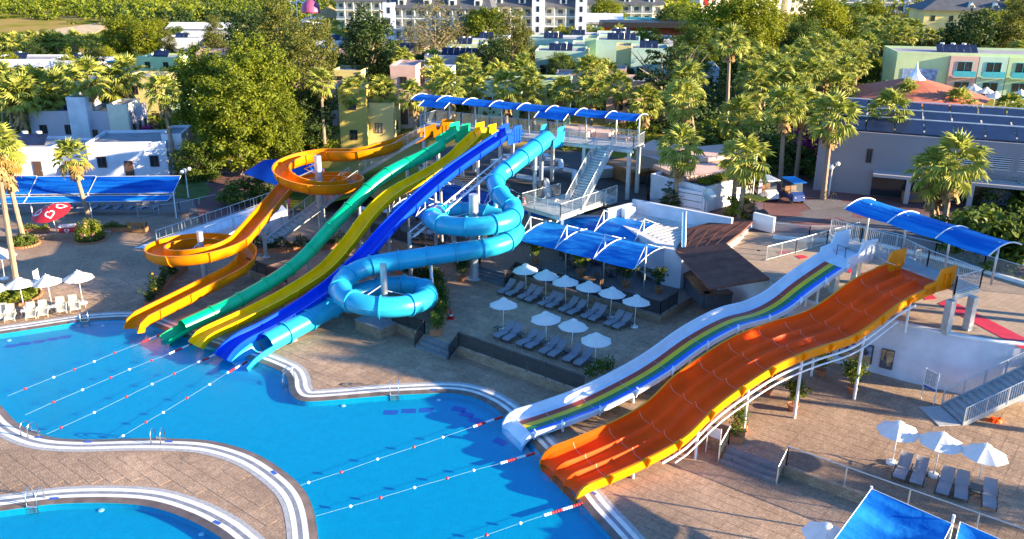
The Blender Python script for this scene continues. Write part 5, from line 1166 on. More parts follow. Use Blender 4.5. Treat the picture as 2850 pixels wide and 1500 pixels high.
# ================================================================== small furniture of the place
def on_wall(x, y, A, B, out=0.0):
    A, B = Vector((A[0], A[1], 0)), Vector((B[0], B[1], 0)); d = (B-A).normalized(); nn = Vector((d.y, -d.x, 0))
    if nn.dot(Vector((0, -1, 0))) < 0: nn = -nn
    A = A+nn*out; r = FW*FPX+RT*(x-PW/2)+UP*(PH/2-y); t = (A-Vector((CAMP.x, CAMP.y, 0))).dot(nn)/Vector((r.x, r.y, 0)).dot(nn)
    return CAMP+r*t
wA, wB = UPX[3], UPX[5]
mat('paint_sky', (0.25, 0.33, 0.5), 0.7, var=0.6, nscale=2.2); mat('paint_warm', (0.42, 0.28, 0.14), 0.7, var=0.6, nscale=3); mat('paint_dark', (0.1, 0.1, 0.12), 0.7, var=0.7, nscale=4)
for nm, q, lb in (('a', [(2337,953),(2433,962),(2425,1014),(2334,990)], 'large framed painting of riders in blue and ochre on white wall'), ('b', [(2456,969),(2491,977),(2482,1030),(2447,1021)], 'narrow framed painting of standing figures on white wall')):
    P = [on_wall(x, y, wA, wB, 0.03) for x, y in q]; c = sum(P, Vector())/4; t = thing('painting', lb, 'painting', (c.x, c.y, c.z-0.8), group='paintings on the curved wall')
    nn = (P[1]-P[0]).cross(P[2]-P[0]).normalized(); nn = nn if nn.y < 0 else -nn
    o = MB().add([p-nn*0.02 for p in P]+[p+nn*0.04 for p in P], [(4, 5, 6, 7), (0, 1, 5, 4), (1, 2, 6, 5), (2, 3, 7, 6), (3, 0, 4, 7)]).build('frame', 'dark_metal', t, world=True)
    P2 = [c+(p-c)*0.93+nn*0.045 for p in P]; up_, lo_ = P2[:2], P2[2:]; m1, m2 = P2[0]+(P2[3]-P2[0])*0.6, P2[1]+(P2[2]-P2[1])*0.6
    MB().add([P2[0], P2[1], m2, m1], [(0, 1, 2, 3)]).add([m1, m2, P2[2], P2[3]], [(0, 1, 2, 3)], 1).build('canvas', ['paint_sky', 'paint_warm'] if nm == 'a' else ['paint_warm', 'paint_dark'], t, world=True)
    for k, (u, v, s) in enumerate([(0.22, 0.4, 0.11), (0.52, 0.42, 0.14), (0.8, 0.5, 0.09)] if nm == 'a' else [(0.32, 0.5, 0.13), (0.66, 0.52, 0.13)]):
        b_ = P2[0]+(P2[1]-P2[0])*u+(P2[3]-P2[0])*v; e1, e2 = (P2[1]-P2[0])*s*(1 if nm == 'a' else 1.3), (P2[3]-P2[0])*(0.28 if nm == 'a' else 0.38)
        MB().add([b_+nn*0.004+e1*math.cos(a)*(0.6 if math.sin(a) < 0 else 1)+e2*math.sin(a) for a in [6.28*j/9 for j in range(9)]], [tuple(range(9))]).build('painted_figure', 'paint_dark' if k % 2 == 0 else 'paint_warm', t, world=True)
def board(pa, pb, z, h, zb, label, m_, lines=True, legm='white_pole'):
    """upright two legged notice board between foot points pa, pb"""
    pa, pb = Vector(pa), Vector(pb); t = thing('notice_board', label, 'sign', (pa+pb)/2, group='notice boards'); d = (pb-pa).normalized(); nn = Vector((d.y, -d.x, 0)); nn = nn if nn.y < 0 else -nn
    for p in (pa, pb): MB().bar((p.x, p.y, z), (p.x, p.y, z+h+0.05), 0.03, n=8).build('leg', legm, t, world=True)
    q = [Vector((p.x, p.y, zz)) for p, zz in ((pa, z+zb), (pb, z+zb), (pb, z+h), (pa, z+h))]
    MB().add([p-nn*0.015 for p in q]+[p+nn*0.015 for p in q], [(4, 5, 6, 7), (3, 2, 1, 0), (0, 1, 5, 4), (1, 2, 6, 5), (2, 3, 7, 6), (3, 0, 4, 7)]).build('panel', m_, t, world=True)
    if lines:
        L = (pb-pa).length; mb = MB(); mk = MB()
        for i in range(9):
            zz = z+h-0.12-i*(h-zb-0.28)/9
            for x0, x1 in ((0.16, 0.47), (0.6, 0.92)):
                mb.add([pa+d*L*x0+nn*0.019+Vector((0, 0, zz-z-0.0)), pa+d*L*(x1-0.05*(i % 3))+nn*0.019+Vector((0, 0, zz-z)), pa+d*L*(x1-0.05*(i % 3))+nn*0.019+Vector((0, 0, zz-z+0.03)), pa+d*L*x0+nn*0.019+Vector((0, 0, zz-z+0.03))], [(0, 1, 2, 3)])
                mk.add([pa+d*L*(x0-0.1)+nn*0.019+Vector((0, 0, zz-z-0.01)), pa+d*L*(x0-0.04)+nn*0.019+Vector((0, 0, zz-z-0.01)), pa+d*L*(x0-0.04)+nn*0.019+Vector((0, 0, zz-z+0.05)), pa+d*L*(x0-0.1)+nn*0.019+Vector((0, 0, zz-z+0.05))], [(0, 1, 2, 3)])
        mb.build('printed_lines', 'dark_metal', t, world=True); mk.build('pictogram', 'dark_metal', t, world=True)
        MB().add([q[0]+nn*0.019, q[1]+nn*0.019, q[1]+nn*0.019+Vector((0, 0, 0.13)), q[0]+nn*0.019+Vector((0, 0, 0.13))], [(0, 1, 2, 3)]).build('blue_band', 'blue_print', t, world=True)
    return t
board(at(2563, 1110, 0.6), at(2598, 1127, 0.6), 0.6, 2.0, 0.85, 'white rules board with blue foot band before the white wall', 'pale_print')
e_ = board(at(1964, 1258, 0.0), at(2000, 1272, 0.0), 0.0, 1.65, 1.05, 'white easel notice beside the steps under the orange slide', 'pale_print', False)
board(at(103, 820, 0), at(116, 812, 0), 0.0, 1.9, 0.9, 'small white notice board behind the beige loungers', 'white_print', False)
# red umbrella and freezer
def heart(s, n_=22):
    return [(s*16*math.sin(a)**3/16, s*(13*math.cos(a)-5*math.cos(2*a)-2*math.cos(3*a)-math.cos(4*a))/16) for a in [2*math.pi*k/n_ for k in range(n_)]]
pr_ = at(163, 656, 0.0); ru = thing('ice_cream_umbrella', 'red parasol with white heart emblems tilted beside freezer', 'umbrella', pr_)
MB().bar((0, 0, 0), (-0.5, 0.1, 2.75), 0.035, n=8).build('pole', 'white_pole', ru, True); MB().lathe([(0.02, 0), (0.45, 0), (0.45, 0.12), (0.1, 0.14)], (0, 0, 0), 16).build('base', 'red_plastic', ru)
RU, ZR = 1.75, 2.75; tl = Matrix.Rotation(-0.12, 3, 'Y') @ Matrix.Rotation(0.28, 3, 'X'); oc = Vector((-0.5, 0.1, 0))
def rup(rr, a): return tl @ Vector((rr*math.cos(a), rr*math.sin(a), -0.62*(rr/RU)**1.5)) + oc + Vector((0, 0, ZR))
for k in range(8):
    a0, a1 = 2*math.pi*k/8, 2*math.pi*(k+1)/8
    MB().add([rup(RU*i/5, a0+(a1-a0)*j/3) for i in range(6) for j in range(4)], [(i*4+j, (i+1)*4+j, (i+1)*4+j+1, i*4+j+1) for i in range(5) for j in range(3)]).build('canopy_panel', 'umbrella_red', ru, True)
for k in range(4):
    am = math.pi/8+math.pi*k/2; hp = heart(0.55); out_ = []; inn_ = []
    for lst, sc_ in ((out_, 1.0), (inn_, 0.68)):
        for x, y in hp: lst.append(rup(max(0.05, 1.0-y*sc_*0.95), am+x*sc_*0.95/1.05)+Vector((0, 0, 0.02)))
    n_ = len(hp); MB().add(out_+inn_, [(i, (i+1) % n_, n_+(i+1) % n_, n_+i) for i in range(n_)]).build('heart_emblem', 'white_print', ru)
fz = thing('ice_cream_freezer', 'red ice cream freezer box with white heart emblem', 'freezer', at(191, 655, 0.0), 0.25); MB().box((0, 0, 0.5), (1.35, 0.75, 0.85)).build('body', 'red_print', fz); MB().box((0, 0, 0.95), (1.4, 0.8, 0.06)).build('lid', 'frame_white', fz)
hp = heart(0.22); n_ = len(hp); MB().add([(x, -0.38, 0.58+y) for x, y in hp]+[(x*0.6, -0.38, 0.58+y*0.6) for x, y in hp], [(i, (i+1) % n_, n_+(i+1) % n_, n_+i) for i in range(n_)]).build('heart_emblem', 'white_print', fz)
for q in ((0, -0.378, 0.12, 1.3, 0.03), (0, -0.378, 0.88, 1.3, 0.03)): MB().box((q[0], q[1], q[2]), (q[3], 0.004, q[4])).build('white_border', 'white_print', fz)
def bins(x, y, z, rz, label):
    t = thing('recycling_bin', label, 'bin', at(x, y, z), rz, 'wooden recycling bins'); MB().box((0, 0, 0.5), (1.8, 0.6, 0.9)).build('box', 'wood', t); MB().box((0, 0, 0.97), (1.9, 0.68, 0.05)).build('lid', 'wood', t)
    for k, m_ in enumerate(('yellow_plastic', 'blue_print', 'stripe_green', 'dark_metal')): MB().box((-0.62+0.42*k, -0.305, 0.55), (0.22, 0.008, 0.22)).build('colour_mark', m_, t)
bins(385, 645, 0.0, -0.1, 'wooden recycling bin with coloured squares near the oleander'); bins(2538, 562, ZU, -0.15, 'wooden recycling bin with coloured squares by the road')
# low wall behind the red umbrella
w_ = thing('planter_wall', 'low tan block wall along the promenade behind red umbrella', 'wall', at(200, 650, 0)); 
MB().obox(at(-60, 668, 0.2), at(310, 648, 0.2), 0.35, 0.4).build('wall', 'block_wall', w_, world=True)
# round beds with palms and bushes
def bed(x, y, r, label, m_, h, seed, flowers=None, asp=1.0):
    p = at(x, y, 0); t = thing('planting_bed', label, 'planting bed', p)
    mb = MB(); nb = int(2*math.pi*r/0.24)
    first = None
    for k in range(nb):
        a = 2*math.pi*k/nb
        if first is None: first = MB().box((0, 0, 0.08), (0.2, 0.16, 0.16)).build('edge_brick', 'terracotta', t); o = first
        else: o = link_copy(first, t)
        o.location = (r*math.cos(a), r*asp*math.sin(a), 0.0); o.rotation_euler.z = a+math.pi/2
    MB().lathe([(r-0.06, 0.05), (0.02, 0.07)], (0, 0, 0), 20).build('soil', 'soil', t)
    rnd = random.Random(seed); fb = MB(); lf = MB()
    for _ in range(int(900*r*r*min(1.3, h))):
        a, q = rnd.uniform(0, 6.28), r*0.93*math.sqrt(rnd.random()); hh = h*(1-0.45*(q/r)**2)*(0.8+0.3*math.sin(5*a+3*q))
        c = Vector((q*math.cos(a), q*asp*math.sin(a), 0.1+hh*rnd.random()**0.5)); nn = Vector((math.cos(a)*0.6+rnd.uniform(-.7, .7), math.sin(a)*0.6+rnd.uniform(-.7, .7), rnd.uniform(0.1, 1)))
        lf.add(leaf_quad(c, nn, rnd.uniform(0.12, 0.26), rnd), [(0, 1, 2, 3)])
        if flowers and rnd.random() < 0.035: fb.add(leaf_quad(c+nn.normalized()*0.1, nn, 0.2, rnd, 0.9), [(0, 1, 2, 3)])
    lf.build('foliage', m_, t)
    if fb.v: fb.build('blossoms', flowers, t)
bed(252, 668, 1.35, 'round oleander bush with pink flowers in a brick ring', 'leaf_bright', 1.9, 31, 'flower_pink'); bed(68, 680, 1.25, 'round brick edged bed with low shrubs at palm foot', 'leaf_mid', 0.9, 32); bed(28, 828, 2.2, 'round hedge bed behind the beige loungers', 'leaf_bright', 0.75, 33)
# lamp posts with globes
def lamp(x, y, z, h, label):
    t = thing('street_lamp', label, 'lamp', at(x, y, z), group='globe lamps'); smooth_edges(MB().tube([(0, 0, 0), (0, 0, h)], [0.07, 0.045], 8).build('post', 'white_pole', t))
    for k in range(3):
        a = 2.1*k; e = (0.45*math.cos(a), 0.45*math.sin(a), h-0.25+0.25*(k == 0)); MB().bar((0, 0, h-0.5), e, 0.025, n=5).build('arm', 'white_pole', t)
        smooth_edges(MB().lathe([(0.03, -0.2), (0.16, -0.13), (0.21, 0.0), (0.16, 0.13), (0.03, 0.2)], e, 12).build('globe', 'white_print', t))
lamp(525, 552, 0.2, 3.2, 'white globe lamp at the end of the blue awnings'); lamp(2306, 545, ZU, 3.0, 'globe lamp between palms on the plaza')
# ================================================================== shade sails, ramp, awnings at left
def sail(pxz, label, m_, posts=(), sag=0.25, name='shade_sail'):
    P = [at(x, y, z) for x, y, z in pxz]; t = thing(name, label, 'shade sail', (P[0].x, P[0].y, 0.0), group='blue shade sails'); n_ = 8; vs = []
    for i in range(n_+1):
        for j in range(n_+1):
            u, v = i/n_, j/n_; p = P[0]*(1-u)*(1-v)+P[1]*u*(1-v)+P[2]*u*v+P[3]*(1-u)*v; vs.append(p-Vector((0, 0, sag*4*u*(1-u)*4*v*(1-v)+sag*0.4*math.sin(3*u)*math.sin(2.5*v))))
    MB().add(vs, [(i*(n_+1)+j, (i+1)*(n_+1)+j, (i+1)*(n_+1)+j+1, i*(n_+1)+j+1) for i in range(n_) for j in range(n_)]).build('fabric', m_, t, True, world=True)
    across([c for c in t.children if c.name.startswith('fabric')][0], [j/n_ for i in range(n_+1) for j in range(n_+1)])
    ed = MB(); 
    for i in range(4): ed.tube([P[i], P[(i+1) % 4]], 0.02, 5)
    ed.build('edge_cable', 'white_pole', t, world=True)
    for x, y, z, g_ in posts: q = at(x, y, z); MB().bar((q.x, q.y, g_), (q.x, q.y, z+0.12), 0.06, n=8).build('post', 'white_pole', t, world=True)
    return t
sail([(2425,1360,2.6),(2650,1458,2.6),(2560,1640,2.4),(2290,1545,2.4)], 'bright blue shade sail with its corner in front of the loungers', 'canopy_light', [(2425,1360,2.6,0.0),(2654,1440,2.8,0.0)])
sail([(2672,1452,2.6),(2810,1512,2.6),(2790,1640,2.4),(2640,1580,2.4)], 'second bright blue shade sail at the bottom right corner', 'canopy_light', [])
for i, (x0, x1) in enumerate(((-120,80),(80,245),(245,482))):
    sail([(x0,543-i*2,2.6),(x1,541-i*2,2.6),(x1+22,489,3.6),(x0+24,491,3.6)], 'flat blue awning panel on the promenade, %s from the left frame edge' % ORD[i], 'canopy_blue' if i else 'canopy_light', [(x1,541-i*2,2.6,0.0)], 0.08)
    sail([(x0-14,570-i*4,2.0),(x1-16,566-i*4,2.0),(x1-4,547-i*2,2.45),(x0-2,549-i*2,2.45)], 'narrow lower blue awning strip, %s from the left frame edge' % ORD[i], 'canopy_light', [], 0.05)
for i, (x0, x1, y) in enumerate(((-60,120,168),(122,215,165),(218,325,168))): sail([(x0,y+10,3.2),(x1,y+6,3.2),(x1,y-2,3.8),(x0,y+4,3.8)], 'distant blue awning behind the left palms, %s along' % ORD[i], 'canopy_blue', [(x1,y+6,3.2,0.2)], 0.05)
tn_ = thing('blue_tent', 'dark blue hipped tent roof beside the orange loop', 'tent', at(760, 560, 0.2)); tq = [at(676, 482, 3.0), at(800, 527, 3.0), at(900, 470, 3.0), at(790, 448, 3.0)]; ta, tb_ = at(735, 445, 4.6), at(835, 440, 4.6)
MB().add([tq[0], tq[1], tb_, ta], [(0, 1, 2, 3)]).build('roof_slope', 'canopy_blue', tn_, world=True); MB().add([tq[1], tq[2], tb_], [(0, 1, 2)]).build('roof_slope', 'canopy_blue', tn_, world=True); MB().add([tq[0], ta, tq[3]], [(0, 1, 2)]).build('roof_slope', 'canopy_blue', tn_, world=True); MB().add([ta, tb_, tq[2], tq[3]], [(0, 1, 2, 3)]).build('roof_slope', 'canopy_blue', tn_, world=True)
for q in tq: MB().bar((q.x, q.y, 0.2), q, 0.06, n=8).build('post', 'magenta', tn_, world=True)
MB().bar(tq[0], ta, 0.05, n=6).build('ridge', 'magenta', tn_, world=True)
rp = thing('access_ramp', 'long pale access ramp with handrails rising behind orange loop', 'ramp', at(400, 700, 0)); ra = [at(372, 690, 0.02), at(470, 690, 0.02), at(800, 585, 2.0), at(770, 555, 2.0)]
MB().add(ra+[Vector((p.x, p.y, 0.0)) for p in ra], [(0, 1, 2, 3), (0, 4, 5, 1), (1, 5, 6, 2), (2, 6, 7, 3), (3, 7, 4, 0)]).build('slope', 'white_wall', rp, world=True)
railing(rp, [ra[0]+(ra[3]-ra[0])*0.15, ra[3]], 0.9, 'galv', 0.6, 2.5); railing(rp, [ra[1]+(ra[2]-ra[1])*0.3, ra[2]], 0.9, 'galv', 0.6, 2.5)
pw = thing('promenade_railing', 'thin steel railing along the promenade behind the ramp', 'railing', at(390, 605, 0)); railing(pw, [at(385, 605, 0), at(500, 590, 0.0), at(610, 565, 0)], 1.0, 'galv', 3.0, 2.2)
# golf carts
def cart(x, y, z, rz, label, body, roof):
    t = thing('golf_cart', label, 'golf cart', at(x, y, z), rz, 'golf carts on the plaza')      # front is -Y
    mb = MB().box((0, 0.15, 0.5), (1.2, 2.2, 0.3)); q = [(-0.55, -1.35, 0.4), (0.55, -1.35, 0.4), (0.6, -0.7, 0.95), (-0.6, -0.7, 0.95), (-0.55, -1.3, 0.75), (0.55, -1.3, 0.75)]
    mb.add([(-0.58, -1.35, 0.3), (0.58, -1.35, 0.3), (0.58, -0.6, 0.3), (-0.58, -0.6, 0.3), (-0.52, -1.25, 0.8), (0.52, -1.25, 0.8), (0.58, -0.7, 1.0), (-0.58, -0.7, 1.0)], [(0, 3, 2, 1), (4, 5, 6, 7), (0, 1, 5, 4), (1, 2, 6, 5), (2, 3, 7, 6), (3, 0, 4, 7)]); smooth_edges(mb.build('body', body, t), 30)
    MB().box((0, 0.1, 0.8), (1.1, 0.5, 0.16)).build('seat', 'wood', t); MB().box((0, 0.36, 1.05), (1.1, 0.1, 0.45)).build('seat_back', 'wood', t); MB().box((0, 0.85, 0.8), (1.1, 0.5, 0.16)).build('seat', 'wood', t)
    rf = MB().box((0, -0.05, 1.92), (1.25, 2.3, 0.05)).build('roof', roof, t)
    for k in range(5): MB().box((-0.48+0.24*k, -0.05, 1.96), (0.08, 2.2, 0.03)).build('roof_rib', roof, rf)
    for a in (-1, 1):
        for yy, dy in ((-0.75, -0.15), (1.0, 0.0)): MB().bar((a*0.56, yy, 0.6), (a*0.56, yy-dy, 1.9), 0.025, n=6).build('pillar', 'dark_metal', t)
        for yy in (-0.95, 0.95):
            wh = smooth_edges(MB().bar((a*0.48, yy, 0.24), (a*0.62, yy, 0.24), 0.24, n=14).build('wheel', 'rubber', t)); MB().bar((a*0.63, yy, 0.24), (a*0.635, yy, 0.24), 0.12, n=10).build('hub', 'steel', wh)
        MB().lathe([(0.08, 0.0), (0.07, 0.03), (0.02, 0.04)], (0, 0, 0), 10).build('headlight', 'white_print', t).location = (a*0.4, -1.34, 0.62)
    MB().add([(-0.54, -0.78, 1.0), (0.54, -0.78, 1.0), (0.54, -0.62, 1.85), (-0.54, -0.62, 1.85)], [(0, 1, 2, 3)]).build('windscreen', 'clear_glass', t)
    MB().tube([(-0.28+0.14*math.cos(a), -0.5+0.04*math.sin(a), 1.08+0.12*math.sin(a)) for a in [6.28*k/10 for k in range(11)]], 0.014, 5).build('steering_wheel', 'dark_metal', t)
cart(2130, 552, ZU, 0.25, 'white golf cart parked under the palms', 'frame_white', 'frame_white'); cart(2202, 558, ZU, 0.2, 'dark blue golf cart parked beside the white one', 'cart_blue', 'canopy_light'); cart(2091, 610, ZU, 0.6, 'golf cart with ribbed yellow roof behind the bar', 'dark_metal', 'yellow_plastic')
bk_ = thing('bicycle', 'small dark bicycle parked at the palm foot', 'bicycle', at(2306, 557, ZU), 0.3)
for x in (-0.5, 0.5): MB().tube([(x+0.3*math.cos(a), 0, 0.31+0.3*math.sin(a)) for a in [6.28*k/14 for k in range(15)]], 0.025, 5).build('wheel', 'rubber', bk_)
MB().tube([(-0.5, 0, 0.31), (-0.1, 0, 0.35), (0.35, 0, 0.75), (-0.2, 0, 0.7), (-0.5, 0, 0.31)], 0.02, 5).bar((0.5, 0, 0.31), (0.35, 0, 0.9), 0.02, n=5).build('frame', 'dark_metal', bk_); MB().bar((0.36, -0.25, 0.95), (0.36, 0.25, 0.95), 0.015, n=5).build('handlebar', 'dark_metal', bk_); MB().box((-0.22, 0, 0.78), (0.24, 0.13, 0.05)).build('saddle', 'rubber', bk_)
for i, (x, y, m_) in enumerate([(2078,580,'white_pole'),(2085,578,'white_pole'),(2092,572,'white_pole'),(2072,575,'yellow_plastic')]):
    p = at(x, y, ZU); t = thing('flagpole', '%s flagpole beside the palms, %s in the group' % ('white' if i < 3 else 'yellow', ORD[i]), 'flagpole', p, group='flagpoles beside the palms'); MB().bar((0, 0, 0), (0, 0, 5.0-0.3*i), 0.04, n=6).build('pole', m_, t); MB().lathe([(0.08, 0), (0.07, 0.05), (0.02, 0.1)], (0, 0, 5.0-0.3*i), 8).build('cap', m_, t)
p = at(2108, 560, ZU); t = thing('feather_flag', 'narrow purple feather flag next to the white golf cart', 'flag', p); MB().bar((0, 0, 0), (0, 0, 2.9), 0.02, n=5).build('pole', 'white_pole', t); MB().add([(0.02, 0, 0.7), (0.3, 0, 0.75), (0.34, 0, 2.5), (0.2, 0, 2.9), (0.02, 0, 2.95)], [(0, 1, 2, 3, 4)]).build('banner', 'lilac_wall', t)
ou = thing('folded_umbrella', 'folded orange umbrella standing under the rainbow slide', 'umbrella', at(2118, 905, 0.6)); MB().bar((0, 0, 0), (0, 0, 2.4), 0.025, n=6).build('pole', 'wood', ou)
mb = MB(); n_ = 14
for k, (r_, z) in enumerate(((0.24, 0.95), (0.3, 1.2), (0.22, 1.7), (0.1, 2.2), (0.03, 2.38))): mb.v += [(r_*(1 if j % 2 else 0.7)*math.cos(6.283*j/n_), r_*(1 if j % 2 else 0.7)*math.sin(6.283*j/n_), z) for j in range(n_)]
for i in range(4):
    for j in range(n_): mb.f.append((i*n_+j, i*n_+(j+1) % n_, (i+1)*n_+(j+1) % n_, (i+1)*n_+j)); mb.m.append(0)
mb.build('folded_canopy', 'slide_red', ou)
tag(MB().add([(0.5*math.cos(a)*(1+0.25*math.sin(3*a)), 0.3*math.sin(a), 0.0) for a in [6.283*k/14 for k in range(14)]]+[(0.3*math.cos(a)*(1+0.3*math.sin(5*a)), 0.2*math.sin(a), 0.16+0.05*math.sin(4*a)) for a in [6.283*k/14 for k in range(14)]], [(k, (k+1) % 14, 14+(k+1) % 14, 14+k) for k in range(14)]+[tuple(range(14, 28))]).build('red_cloth', 'slide_red'), 'crumpled red cloth lying under the steel stairs', 'cloth').location = at(2770, 1172, 0.602)
# ================================================================== buildings
def window(par, x, y, z, w_, h, ax='x', frame='frame_brown', pane='dark_glass', bars=1):
    """window on a local wall: ax 'x' front wall (faces -Y) at y, 'y' side wall (faces +X) at x"""
    f_ = MB(); b_ = 0.07
    def bx(u0, u1, v0, v1, d0, d1, mb):
        if ax == 'x': mb.box((x+(u0+u1)/2, y-(d0+d1)/2, z+(v0+v1)/2), (u1-u0, d1-d0, v1-v0))
        elif ax == '-y': mb.box((x-(d0+d1)/2, y+(u0+u1)/2, z+(v0+v1)/2), (d1-d0, u1-u0, v1-v0))
        else: mb.box((x+(d0+d1)/2, y+(u0+u1)/2, z+(v0+v1)/2), (d1-d0, u1-u0, v1-v0))
    bx(0, w_, 0, b_, 0.0, 0.06, f_); bx(0, w_, h-b_, h, 0.0, 0.06, f_); bx(0, b_, b_, h-b_, 0.0, 0.06, f_); bx(w_-b_, w_, b_, h-b_, 0.0, 0.06, f_)
    for k in range(bars): u = w_*(k+1)/(bars+1); bx(u-0.03, u+0.03, b_, h-b_, 0.0, 0.05, f_)
    o = f_.build('window', frame, par); g_ = MB(); bx(b_, w_-b_, b_, h-b_, 0.004, 0.022, g_); g_.build('pane', pane, o)
    return o
def volume(t, x, y, z, W, D, H, m_, roof='roof_grey', par=0.35, name='wall'):
    w_ = MB().box((x+W/2, y+D/2, z+H/2-0.3), (W, D, H+0.6)).build(name, m_, t)
    MB().box((x+W/2, y+D/2, z+H+0.015), (W-0.3, D-0.3, 0.03)).build('roof', roof, t)
    pp = MB()
    for cx, cy, sx, sy in ((x+W/2, y+0.09, W+0.06, 0.2), (x+W/2, y+D-0.09, W+0.06, 0.2), (x+0.07, y+D/2, 0.2, D-0.38), (x+W-0.07, y+D/2, 0.2, D-0.38)): pp.box((cx, cy, z+H+par/2), (sx, sy, par))
    pp.build('parapet', m_, t)
    return w_
def heater(t, x, y, z, n_=3, rz=0.0):
    fr_ = None
    for k in range(n_):
        MB().box((x+1.0*k, y, z+0.55), (0.95, 1.7, 0.07), rz, 0, ('X', 0.65)).build('solar_panel', 'solar', t)
    for k in range(max(1, n_//2)): smooth_edges(MB().bar((x+0.6+1.6*k, y+1.2, z+0.05), (x+0.6+1.6*k, y+1.2, z+1.25), 0.32, n=12).build('water_tank', 'frame_white', t))
def house(x, y, W, D, H, m_, label, rz=-0.12, zg=None, wins=2, floors=1, roof='roof_grey', extra=(), heat=0, door=True, m2=None, group='bungalows of the resort', glaze='dark_glass', fr='frame_brown', side=True):
    p = at(x, y, 0.25 if zg is None else zg); zg = p.z
    t = thing('bungalow', label, 'house', p, rz, group); volume(t, 0, 0, 0, W, D, H, m_, roof)
    fh = H/floors
    for f_ in range(floors):
        for k in range(wins):
            u = W*(k+0.5)/wins
            if door and f_ == 0 and k == wins//2: 
                dr = MB().box((u, -0.03, 1.05), (0.95, 0.06, 2.1)).build('door', fr, t); MB().box((u+0.36, -0.075, 1.05), (0.05, 0.03, 0.16)).build('handle', 'steel', dr)
            else: window(t, u-0.5, 0, f_*fh+fh*0.35, 1.0, min(1.3, fh*0.45), 'x', fr, glaze)
        if side:
            for k in range(max(1, wins-1)): window(t, W, D*(k+0.5)/max(1, wins-1)-0.45, f_*fh+fh*0.35, 0.9, min(1.2, fh*0.42), 'y', fr, glaze)
    for (ex, ey, ez, eW, eD, eH, em) in extra: volume(t, ex, ey, ez, eW, eD, eH, em, roof, 0.3)
    if heat: heater(t, W*0.3, D*0.5, H+0.05, heat)
    return t
Z4 = 4.0
house(255, 500, 8.6, 7.0, 3.9, 'white_wall', 'white flat roofed bungalow behind the blue awnings', 0.12, 0.25, 3, extra=[(8.0, 1.0, 0, 2.2, 5.2, 4.6, 'white_wall'), (-5.0, 1.5, 0, 5.0, 5.0, 3.2, 'white_wall')])
house(-30, 500, 7.5, 6.0, 3.4, 'white_wall', 'low white bungalow with striped skylight at the left frame edge', 0.05, 0.25, 2, heat=4)
house(95, 405, 13, 6.5, 4.2, 'lilac_wall', 'grey white bungalow behind the left palms', 0.05, 0.25, 4, extra=[(5.5, -0.8, 0, 2.4, 5.0, 6.2, 'white_wall'), (10.5, -0.6, 0, 2.5, 5.0, 5.2, 'cream_paint')], heat=3)
house(365, 352, 5.4, 5.5, 7.0, 'yellow_wall', 'tall yellow and mint house behind the tall palm', -0.05, 0.25, 2, 2, extra=[(-3.0, 1, 0, 3.0, 5, 5.2, 'mint_wall'), (5.4, 0.5, 0, 3.2, 5, 5.0, 'mint_wall')])
house(120, 300, 9.0, 7, 4.5, 'mint_wall', 'mint green house between the left palms', 0.0, 0.25, 3, extra=[(9, 1, 0, 4, 5, 3.5, 'yellow_wall')])
house(395, 245, 7.0, 6, 5.4, 'green_wall', 'pale green house with arched terrace left of plane tree', -0.1, 0.25, 2, 2, extra=[(-5.0, 0.5, 0, 5, 6, 4.4, 'mint_wall')], heat=3)
house(-30, 222, 12.5, 8, 3.6, 'white_wall', 'long white bungalow at the left frame edge', 0.05, 0.25, 3, heat=3); house(150, 222, 9.5, 7, 3.4, 'white_wall', 'white bungalow with blue green tank beside red bush', -0.05, 0.25, 3, heat=2)
house(455, 160, 9, 7, 4.2, 'white_wall', 'white bungalow above the plane tree crown', 0.0, 0.25, 3, heat=3)
house(550, 195, 7, 6, 4.2, 'pink_wall', 'pink bungalow hidden behind the plane tree', 0.0, 0.25, 2)
house(950, 418, 3.4, 4, 7.6, 'ochre_wall', 'tall narrow ochre house behind the orange slide', 0.0, Z4-3.0, 1, 2, door=False); house(1015, 410, 3.9, 5, 5.4, 'yellow_wall', 'yellow house with wide glazed front behind orange slide', -0.05, Z4-3.0, 1, 1, glaze='clear_glass', door=False)
house(1092, 345, 3.4, 6, 7.4, 'pink_wall', 'tall pink house left of the tower roof end', -0.1, Z4-1.0, 1, 2, extra=[(3.4, 1, 0, 4.0, 5, 4.2, 'pink_wall')])
house(1140, 290, 5.8, 6, 4.6, 'white_wall', 'white flat roofed house above the tower roof end', -0.1, Z4, 2); house(930, 300, 4.6, 6, 5.5, 'yellow_wall', 'yellow house behind the single tall palm', -0.1, Z4-2.5, 2, 2)
house(862, 345, 4.2, 6, 5.2, 'pink_wall', 'pink house behind the palm near the orange loop', 0.0, Z4-3.5, 1, 2)
house(1183, 235, 8.8, 8, 4.4, 'lilac_wall', 'lilac and mint house with a row of solar panels', -0.12, Z4, 3, extra=[(0.3, -0.4, 0, 2.6, 4, 3.8, 'mint_wall')], heat=6)
house(1488, 232, 8.2, 8, 5.0, 'mint_wall', 'mint house with balcony door and four solar panels', -0.12, Z4, 3, extra=[(8.2, 0.3, 0, 0.5, 5, 5.1, 'yellow_wall')], heat=4); house(1590, 200, 5.5, 7, 4.6, 'mint_wall', 'mint house with recessed porch beside the solar roof', -0.1, Z4, 2, extra=[(0, -1.2, 0, 1.4, 3, 3.0, 'mint_wall')])
house(1655, 218, 7.4, 8, 6.2, 'mint_wall', 'large mint house with slanted solar panels and red vine', -0.14, Z4, 2, extra=[(-2.0, 1.0, 0, 2.2, 5, 6.4, 'green_wall')], heat=5); house(1752, 245, 6.0, 7, 6.0, 'mint_wall', 'mint house with yellow corner left of the cone tree', -0.12, Z4, 2, extra=[(-2.4, 0.6, 0, 2.5, 5, 6.3, 'yellow_wall')], heat=3)
